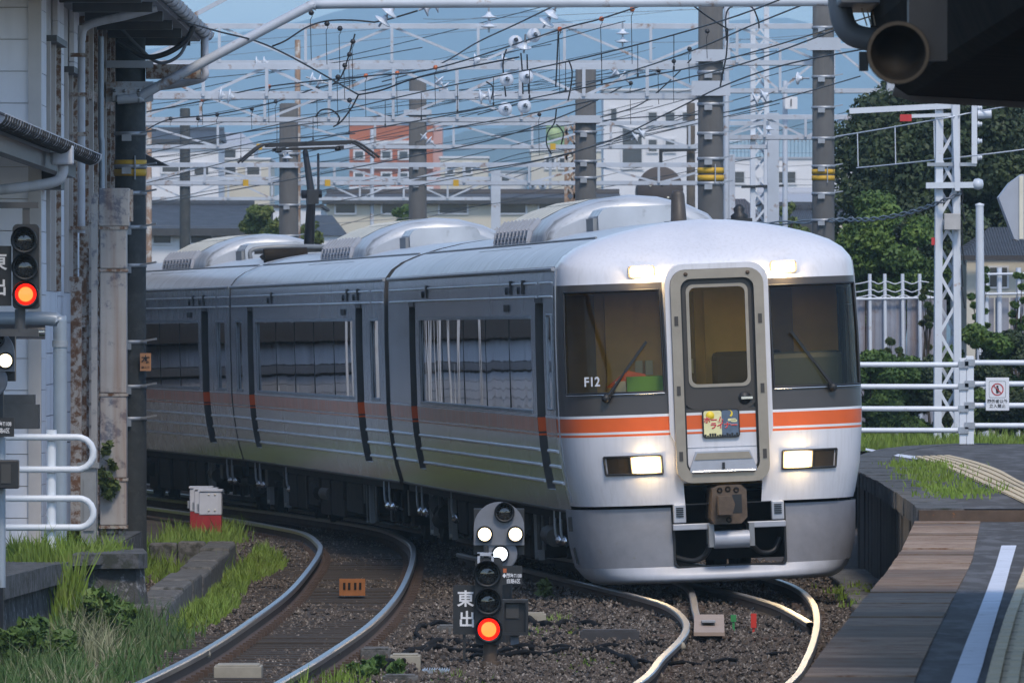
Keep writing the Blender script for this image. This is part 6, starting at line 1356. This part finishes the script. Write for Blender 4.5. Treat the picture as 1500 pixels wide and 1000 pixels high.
MB().bb(P(663.5, 0, Y1).x, P(701, 0, Y1).x, Y1 + .05, Y1 + .07, P(0, 929, Y1).z, P(0, 857, Y1).z).build('panel', M['sigblack'], b1); MB().bb(P(678, 0, Y1).x, P(682, 0, Y1).x, Y1 + .07, Y1 + .1, -.25, P(0, 925, Y1).z).build('stake', M['sigblack'], b1)
text('東', .135, M['white_s'], b1, P(682, 878, Y1 + .045), bold=.003); text('出', .135, M['white_s'], b1, P(684, 908, Y1 + .045), bold=.003)
def shunt_signal(u, v, Y, label, post=True):
    """grey round-shouldered shunt signal, (u,v) centre of its flat lower edge"""
    c = P(u, v, Y); o = wthing('shunt_signal', label, 'signal', (c.x, Y, -.2)); s = Y / F; r = 37 * s
    pts = [Vector((c.x + r * math.cos(a), Y, c.z + 26 * s + r * math.sin(a))) for a in np.linspace(0, math.pi, 19)]; pts = pts + [Vector((c.x - r, Y, c.z)), Vector((c.x + r, Y, c.z))]
    MB().prism(pts, (0, .10, 0)).build('face_plate', M['siggrey'], o, bevel=.008)
    MB().bb(c.x - r * 1.0, c.x - r * .1, Y + .1, Y + .3, c.z - .08, c.z + .30).bb(c.x + r * .1, c.x + r, Y + .1, Y + .3, c.z - .08, c.z + .30).build('lamp_case', M['sigblack'], o)
    d_ = c + Vector((2 * s, .02, -13 * s))
    MB().lathe(d_, (0, -1, 0), [(0, -.03), (25 * s, -.03), (25 * s, .0), (22 * s, .004), (0, .004)], 24).build('lower_lamp_plate', M['siggrey'], o)
    lens(o, c + Vector((8 * s, -.012, 48 * s)), .066, M['lensdark'], None, .06); lens(o, c + Vector((-21 * s, -.012, 16 * s)), .054, M['whitelit'], None, .06); lens(o, c + Vector((24 * s, -.012, 16 * s)), .054, M['whitelit'], None, .06)
    lens(o, d_ + Vector((0, -.012, 0)), .058, M['bluelit'], None, .05)
    if post: MB().cyl((c.x + .06, Y + .2, -.25), (c.x + .06, Y + .2, c.z), .05, 12).build('post', M['sigblack'], o)
    return o, c
Y2 = 85.0
s2, c2 = shunt_signal(731, 798, Y2, 'grey round-topped shunt signal with three white lamps lit behind the red dwarf signal')
MB().bb(P(735, 0, Y2).x, P(765, 0, Y2).x, Y2 - .04, Y2 - .02, P(0, 856, Y2).z, P(0, 828, Y2).z).build('number_plate', M['sigblack'], s2)
text('◆閉塞T108', .040, M['white_s'], s2, P(750, 843, Y2 - .05), bold=.0006, sx=.78); text('自路6区', .042, M['white_s'], s2, P(752, 851, Y2 - .05), bold=.0006, sx=.8)
MB().bb(P(737, 0, Y2).x, P(742, 0, Y2).x, Y2 - .045, Y2 - .038, P(0, 838, Y2).z, P(0, 832, Y2).z).build('orange_mark', M['porc_o'], s2)
M['trough0'] = mat('case_inner', (.05, .048, .045), .6)
bxs = wthing('signal_relay_case', 'black open-fronted relay case at the foot of the grey shunt signal', 'relay case', (P(754, 930, 84.2).x, 84.2, -.2)); Yb = 84.2
MB().bb(P(735, 0, Yb).x, P(774, 0, Yb).x, Yb + .02, Yb + .25, P(0, 930, Yb).z, P(0, 878, Yb).z).build('case', M['sigblack'], bxs, bevel=.008)
MB().ring(rrect(P(735, 0, Yb).x, P(774, 0, Yb).x, P(0, 930, Yb).z, P(0, 878, Yb).z, .01, Yb - .03), rrect(P(739, 0, Yb).x, P(770, 0, Yb).x, P(0, 926, Yb).z, P(0, 882, Yb).z, .01, Yb - .03), (0, .05, 0)).build('rim', M['sigblack'], bxs)
MB().bb(P(741, 0, Yb).x, P(760, 0, Yb).x, Yb + .008, Yb + .018, P(0, 905, Yb).z, P(0, 884, Yb).z).build('inner_panel', M['trough0'], bxs)
MB().bb(P(748, 0, Yb).x, P(760, 0, Yb).x, Yb + .05, Yb + .15, -.25, P(0, 929, Yb).z).build('stand', M['siggrey'], bxs)
# signals by the left building
Y3 = 83.0
s3, c3 = red_signal(38, 431, Y3, 'hanging signal with red lamp lit in front of the white building', None, None, post=False)
MB().bb(c3.x - .35, c3.x + .10, Y3 + .02, Y3 + .08, P(0, 305, Y3).z, P(0, 296, Y3).z).bb(c3.x - .03, c3.x + .03, Y3 + .03, Y3 + .07, P(0, 332, Y3).z, P(0, 300, Y3).z).build('hanger_arm', M['steel_dark'], s3)
MB().bb(c3.x - .34, c3.x - .30, Y3 + .02, Y3 + .08, .44, P(0, 296, Y3).z).build('post', M['steel_dark'], s3)
MB().cyl((c3.x - .05, Y3 + .06, c3.z - .12), (c3.x - .05, Y3 + .06, c3.z - .3), .045, 10).bb(c3.x - .34, c3.x + .1, Y3 + .02, Y3 + .1, c3.z - .34, c3.z - .28).build('lower_bracket', M['steel_dark'], s3)
b3 = wthing('name_board', 'black board with white characters beside the hanging red signal', 'sign', P(-5, 450, Y3))
MB().bb(P(-22, 0, Y3).x, P(16, 0, Y3).x, Y3 + .085, Y3 + .10, P(0, 448, Y3).z, P(0, 360, Y3).z).build('panel', M['sigblack'], b3)
text('東', .15, M['white_s'], b3, P(-3, 385, Y3 + .08), bold=.003); text('出', .15, M['white_s'], b3, P(-3, 422, Y3 + .08), bold=.003)
s4, c4 = shunt_signal(-16, 544, Y3 + .5, 'grey round-topped shunt signal beside the hanging red signal')
MB().bb(P(-20, 0, Y3).x, P(18, 0, Y3).x, Y3 + .3, Y3 + .32, P(0, 640, Y3).z, P(0, 612, Y3).z).build('number_plate', M['sigblack'], s4)
text('◆閉塞T108', .045, M['white_s'], s4, P(1, 621, Y3 + .29), bold=.0006, sx=.75); text('自路6区', .045, M['white_s'], s4, P(3, 631, Y3 + .29), bold=.0006, sx=.8)
bx4 = wthing('signal_relay_case', 'black relay case below the shunt signal at the white building', 'relay case', (P(4, 0, Y3).x, Y3, .4))
MB().bb(P(-20, 0, Y3).x, P(25, 0, Y3).x, Y3 + .2, Y3 + .4, P(0, 716, Y3).z, P(0, 674, Y3).z).build('case', M['sigblack'], bx4, bevel=.01); MB().bb(P(0, 0, Y3).x, P(14, 0, Y3).x, Y3 + .19, Y3 + .2, P(0, 708, Y3).z, P(0, 680, Y3).z).build('inner_panel', M['trough0'], bx4)
MB().cyl(P(2, 860, Y3 + .45), P(2, 640, Y3 + .45), .035, 8).build('stand', M['pipegrey'], bx4)

# point-machine cover, markers, troughs, lids, cables
M['lid'] = mat('pale_cover', (.30, .27, .21), .7, 0, .15, 8); M['trough'] = mat('dark_trough', (.045, .043, .045), .8, 0, .3, 8)
pm = wthing('point_machine', 'beige flat cover of the point machine between the switch rails', 'point machine', G(1042, 925, -.15)); g0 = G(1042, 922, -.1)
Yp = 86.0
MB().prism([P(1016, 925, Yp) + Vector((0, -.1, 0)), P(1061, 925, Yp) + Vector((0, -.1, 0)), P(1066, 907, Yp) + Vector((0, 1.6, .0)), P(1022, 907, Yp) + Vector((0, 1.6, 0))], (0, 0, -.03)).build('cover', mat('pm_cover', (.34, .25, .19), .6, 0, .1, 8), pm)
MB().bb(P(1020, 0, Yp).x, P(1058, 0, Yp).x, Yp, Yp + 1.4, -.22, P(0, 926, Yp).z - .032).build('body', M['trough'], pm)
MB().bb(P(1030, 0, Yp).x, P(1050, 0, Yp).x, Yp + .5, Yp + .9, P(0, 914, Yp).z, P(0, 914, Yp).z + .012).build('nameplate', M['grille'], pm)
MB().cyl((g0.x - .55, Yp + .9, -.08), (g0.x + 1.0, Yp + .9, -.12), .018, 8).build('throw_rod', M['railweb'], pm)
for u, v0, v1, m, lb in ((1104, 898, 919, mat('marker_red', (.55, .03, .015), .6), 'small red marker stake between the rails'), (1074.5, 900, 910, mat('marker_green', (.03, .22, .06), .6), 'small green marker stake between the rails')):
    q = P(u, v1, 88.5); solo(MB().bb(q.x - .024, q.x + .024, 88.5, 88.53, P(0, v1, 88.5).z, P(0, v0, 88.5).z).bb(q.x - .01, q.x + .01, 88.51, 88.53, -.24, P(0, v1, 88.5).z), 'marker_stake', m, lb, 'marker')
for u0, u1, v, h, dep, m, lb in ((313, 383, 985, .05, .5, 'lid', 'cream concrete lid lying between the left track rails'), (571, 616, 973, .07, .4, 'lid', 'cream box lid lying beside the left track'), (528, 572, 960, .05, .5, 'kerb', 'grey concrete lid behind the cream box lid'),
                              (850, 937, 945, .12, .25, 'trough', 'dark cable trough lying between the two tracks'), (640, 692, 928, .06, .5, 'kerb', 'grey concrete slab behind the black name board'), (770, 800, 912, .08, .3, 'lid', 'pale block beside the black relay case'), (560, 612, 1002, .06, .3, 'kerb', 'grey slab at the weeds beside the left track')):
    q = G(u0, v, -.12); q2 = G(u1, v, -.12); mb = MB().bb(q.x, q2.x, q.y, q.y + dep, -.22, -.12 + h)
    mb.bb(q.x + .02, q2.x - .02, q.y + .02, q.y + dep - .02, -.12 + h, -.12 + h + .012)
    solo(mb, 'cable_trough' if m == 'trough' else 'cover_slab', M[m], lb, 'trough' if m == 'trough' else 'slab', bevel=.01)
gt = wthing('drain_grate', 'blue-grey ribbed drain grate beside the cream box lid', 'grate', G(640, 985, -.12)); q = G(618, 986, -.12); q2 = G(662, 986, -.12)
MB().bb(q.x, q2.x, q.y, q.y + .5, -.2, -.10).build('frame', M['pipegrey'], gt)
for k in range(11): x = lerp(q.x + .01, q2.x - .01, (k + .5) / 11); MB().bb(x - .004, x + .004, q.y - .012, q.y + .5, -.17, -.09).build('bar', M['galv'], gt)
pq = G(516, 866, -.1)
pt = wthing('balise_plate', 'rust-orange plate with dark markings standing between the left track rails', 'plate', pq)
MB().bb(pq.x - .13, pq.x + .13, pq.y, pq.y + .03, -.14, .03).build('plate', mat('rust_orange', (.30, .11, .03), .8, 0, .3, 9), pt)
for dx in (-.08, -.03, .03, .08): MB().bb(pq.x + dx - .012, pq.x + dx + .012, pq.y - .006, pq.y - .002, -.08, -.01).build('marking', M['under'], pt)
CB = [([(560, 975), (600, 955), (650, 938), (690, 945), (760, 948), (830, 950), (905, 958), (935, 975)], .028, 'thick black cable winding past the signals to the right track'),
      ([(590, 968), (640, 948), (720, 957), (800, 955), (880, 948), (960, 943), (1000, 945)], .022, 'black cable running behind the dwarf signal foot'),
      ([(775, 925), (800, 938), (830, 935), (850, 922), (845, 908)], .018, 'black cable loop right of the relay case'),
      ([(770, 905), (800, 915), (835, 912), (880, 915)], .03, 'dark conduit lying beside the relay case'),
      ([(690, 962), (740, 952), (790, 940), (830, 925)], .016, 'thin black cable rising towards the relay case'),
      ([(640, 940), (610, 930), (620, 915), (660, 912)], .02, 'black cable curling behind the name board'),
      ([(930, 968), (1000, 972), (1080, 966), (1160, 955)], .015, 'thin cable crossing under the right track rails')]
for pts, r, lb in CB:
    q = spline([G(u, v, -.09) for u, v in pts], 8); solo(MB().tube([p + Vector((0, 0, .015 * math.sin(i))) for i, p in enumerate(q)], r, 8), 'cable', mat('cable_rubber', (.012, .012, .013), .95, 0, .3, 8, spec=.1), lb, 'cable', base=tuple(q[0]))
for i, (u, v) in enumerate(((999, 946), (1192, 942), (303, 957), (494, 953))):
    q = G(u, v, -.04); solo(MB().lathe(q + Vector((0, 0, -.03)), (0, 0, 1), [(0, 0), (.03, .0), (.034, .03), (.02, .06), (0, .065)], 10), 'bond_terminal', M['lid'], 'small pale rail-bond terminal fixed beside a rail', 'terminal', 'rail-bond terminals')

# ------------------------------------------------------------------ grass and weeds
M['grass_b'] = mat('grass_bright', (.125, .20, .018), .7, 0, .35, 1.6, col2=(.18, .20, .05), thr=(.52, .7)); M['grass_d'] = mat('grass_dull', (.045, .10, .02), .75, 0, .4, 1.2, col2=(.16, .16, .075), thr=(.5, .68))
def grass(name, label, area, n, h, zf, m, seed, clump=.0, wide=.006, lean=.5):
    g_ = np.random.default_rng(seed); Y0, Y1, xl, xr = area
    y = g_.uniform(Y0, Y1, n); x = np.array([g_.uniform(xl(a) if callable(xl) else xl, xr(a) if callable(xr) else xr) for a in y])
    if clump:
        k = max(3, n // 60); ci = g_.integers(0, k, n); x = x[ci] + g_.normal(0, clump, n); y = y[ci] + g_.normal(0, clump * 3, n)
    nv = np.array([mnoise.noise(Vector((a * 2.6, b * .7, seed * 3.3))) + .5 * mnoise.noise(Vector((a * 7, b * 2.1, seed))) for a, b in zip(x, y)])
    keep = nv > -.18 + .25 * (g_.random(n) - .5); x, y, nv = x[keep], y[keep], nv[keep]; n = len(x)
    z = np.array([zf(a, b) if callable(zf) else zf for a, b in zip(x, y)])
    H = g_.uniform(h[0], h[1], n) * g_.uniform(.45, 1, n) * np.clip(.85 + .9 * nv, .4, 1.6); a = g_.uniform(0, 6.283, n); ln = H * g_.uniform(.1, lean, n); w = wide * g_.uniform(.7, 1.5, n)
    dx, dy = np.cos(a), np.sin(a); b = g_.uniform(-.6, .6, n); px, py = np.cos(b), np.sin(b)
    def pt(f, k_, s): return np.stack([x + dx * ln * f * f + s * px * w * k_, y + dy * ln * f * f + s * py * w * k_, z + H * (f - .25 * f ** 3 * (ln / H))], -1)
    V = np.stack([pt(0, 1, -1), pt(0, 1, 1), pt(.5, .85, -1), pt(.5, .85, 1), pt(1, 0, 1)], 1).reshape(-1, 3); i = (np.arange(n) * 5)[:, None, None]
    Fc = (np.array([[0, 1, 3], [0, 3, 2], [2, 3, 4]])[None] + i).reshape(-1, 3)
    return tag(raw(name, V, Fc, m), label, 'grass', kind='stuff')
grass('grass', 'rough grass on the bank below the mossy platform wall', (70, 91, lambda y: interp([(70, -4.2), (83.8, -3.85), (90, -3.72)], y), lambda y: interp([(70, -3.2), (80, -2.92), (91, -2.95)], y)), 15000, (.08, .34), gz, M['grass_d'], 1, .12)
grass('grass', 'bright grass between the kerb and the left track', (90.5, 106, -3.05, lambda y: interp([(90, -2.72), (100, -2.62), (106, -2.75)], y)), 9000, (.06, .20), gz, M['grass_b'], 2)
grass('tall_grass', 'tall reedy grass clump against the mossy platform wall', (89.0, 90.4, -4.02, -3.78), 420, (.55, 1.05), gz, M['grass_b'], 3, 0, .008, .35)
grass('tall_grass', 'low broad weeds at the foot of the battered platform end', (88, 91, -3.75, -3.2), 2500, (.15, .45), gz, M['grass_d'], 4, .1)
grass('grass', 'yellowish grass along the platform top in front of the railing', (91.7, 93.2, -4.55, -3.55), 2600, (.08, .30), .44, M['grass_b'], 5, .06)
grass('grass', 'grass behind the kerb around the relay boxes', (108, 135, lambda y: -4.4, lambda y: -3.1 - .02 * (y - 108)), 9000, (.10, .34), gz, M['grass_b'], 6, .12)
grass('grass', 'grass between the kerb end and the curving left rail', (107, 122, -3.05, lambda y: interp([(107, -2.75), (116, -2.55), (122, -2.85)], y)), 5000, (.08, .24), gz, M['grass_b'], 7)
grass('grass', 'bright weeds among the lids beside the left track', (70, 79, -1.25, -.15), 2600, (.05, .17), gz, M['grass_b'], 8, .10)
grass('grass', 'weeds right of the black relay case', (87, 94, .05, .55), 900, (.05, .17), gz, M['grass_b'], 9, .08)
grass('grass', 'small weed patch in front of the dark cable trough', (81.5, 83, .4, .85), 500, (.04, .11), gz, M['grass_b'], 10, .06)
grass('grass', 'thin weeds growing along the right rail of the left track', (74, 80, -1.55, -1.25), 260, (.1, .30), gz, M['grass_b'], 11, .05)
grass('grass', 'weeds growing on the stone platform edge', (95, 120, lambda y: interp([(95, 3.95), (120, 4.5)], y), lambda y: interp([(95, 4.35), (120, 5.2)], y)), 2200, (.03, .12), ptop, M['grass_b'], 12, .18)
grass('grass', 'grass strip under the white four-bar railing', (141.2, 148, 4.6, 8.2), 9000, (.10, .34), .86, M['grass_b'], 13, .2)
grass('grass', 'weeds at the foot of the stone platform wall', (92, 106, 3.2, 3.55), 500, (.05, .16), -.1, M['grass_b'], 14, .08)
grass('tall_grass', 'pale dry stalks rising from the grass on the bank', (71, 90, lambda y: interp([(70, -4.2), (90, -3.75)], y), lambda y: interp([(70, -3.3), (90, -3.1)], y)), 900, (.2, .5), gz, mat('dry_stalk', (.20, .21, .12), .8), 21, .15, .005, .8)
def weeds(name, label, base, rad, n, size, m, seed):
    cs, rr = clumps((base[0], base[1], base[2] + rad[2] * .6), rad, 14, seed, (.3, .6)); V, Fc = leaves(n, cs, rr, size, seed)
    return tag(raw(name, V, Fc, m), label, 'weeds', kind='stuff')
for i_, (u, v, z_, rad, n_, m_, lb) in enumerate(((150, 925, -.1, (.35, .8, .22), 2600, 'leaf_m', 'leafy weeds below the battered platform end'), (40, 965, -.1, (.4, 1.2, .2), 2600, 'leaf_m', 'leafy weeds at the foot of the platform wall'), (120, 800, .44, (.25, .4, .12), 1200, 'leaf_l', 'bright leafy weeds at the looped railing foot'),
        (170, 700, .5, (.1, .1, .35), 260, 'leaf_l', 'creeper sprig on the rusty box column'), (550, 985, -.1, (.25, .6, .07), 700, 'leaf_m', 'low leafy weeds by the cream box lid'), (797, 870, -.1, (.06, .15, .1), 160, 'leaf_l', 'small yellow-green sprout on the ballast'))):
    q = G(u, v, z_) if i_ != 3 else Vector((-4.1, 103.8, .9)); weeds('weeds', lb, q, rad, n_, .045, M[m_], 60 + i_)
grass('grass', 'trackside grass strip in front of the long white shed', (118, 165, -6.9, lambda y: interp([(118, -4.2), (140, -5.6), (165, -6.5)], y)), 9000, (.2, .6), gz, M['grass_b'], 31, 0, .014)
# ------------------------------------------------------------------ air
hm = bpy.data.materials.new('haze_air'); hm.use_nodes = True; hm.node_tree.nodes.remove(hm.node_tree.nodes['Principled BSDF'])
pv = hm.node_tree.nodes.new('ShaderNodeVolumePrincipled'); pv.inputs['Color'].default_value = (0.56, 0.82, 1.0, 1); pv.inputs['Density'].default_value = 0.00019
hm.node_tree.links.new(pv.outputs[0], hm.node_tree.nodes['Material Output'].inputs['Volume'])
tag(MB().bb(-9500, 9500, -400, 21000, -3, 420).build('haze', hm), kind='stuff')
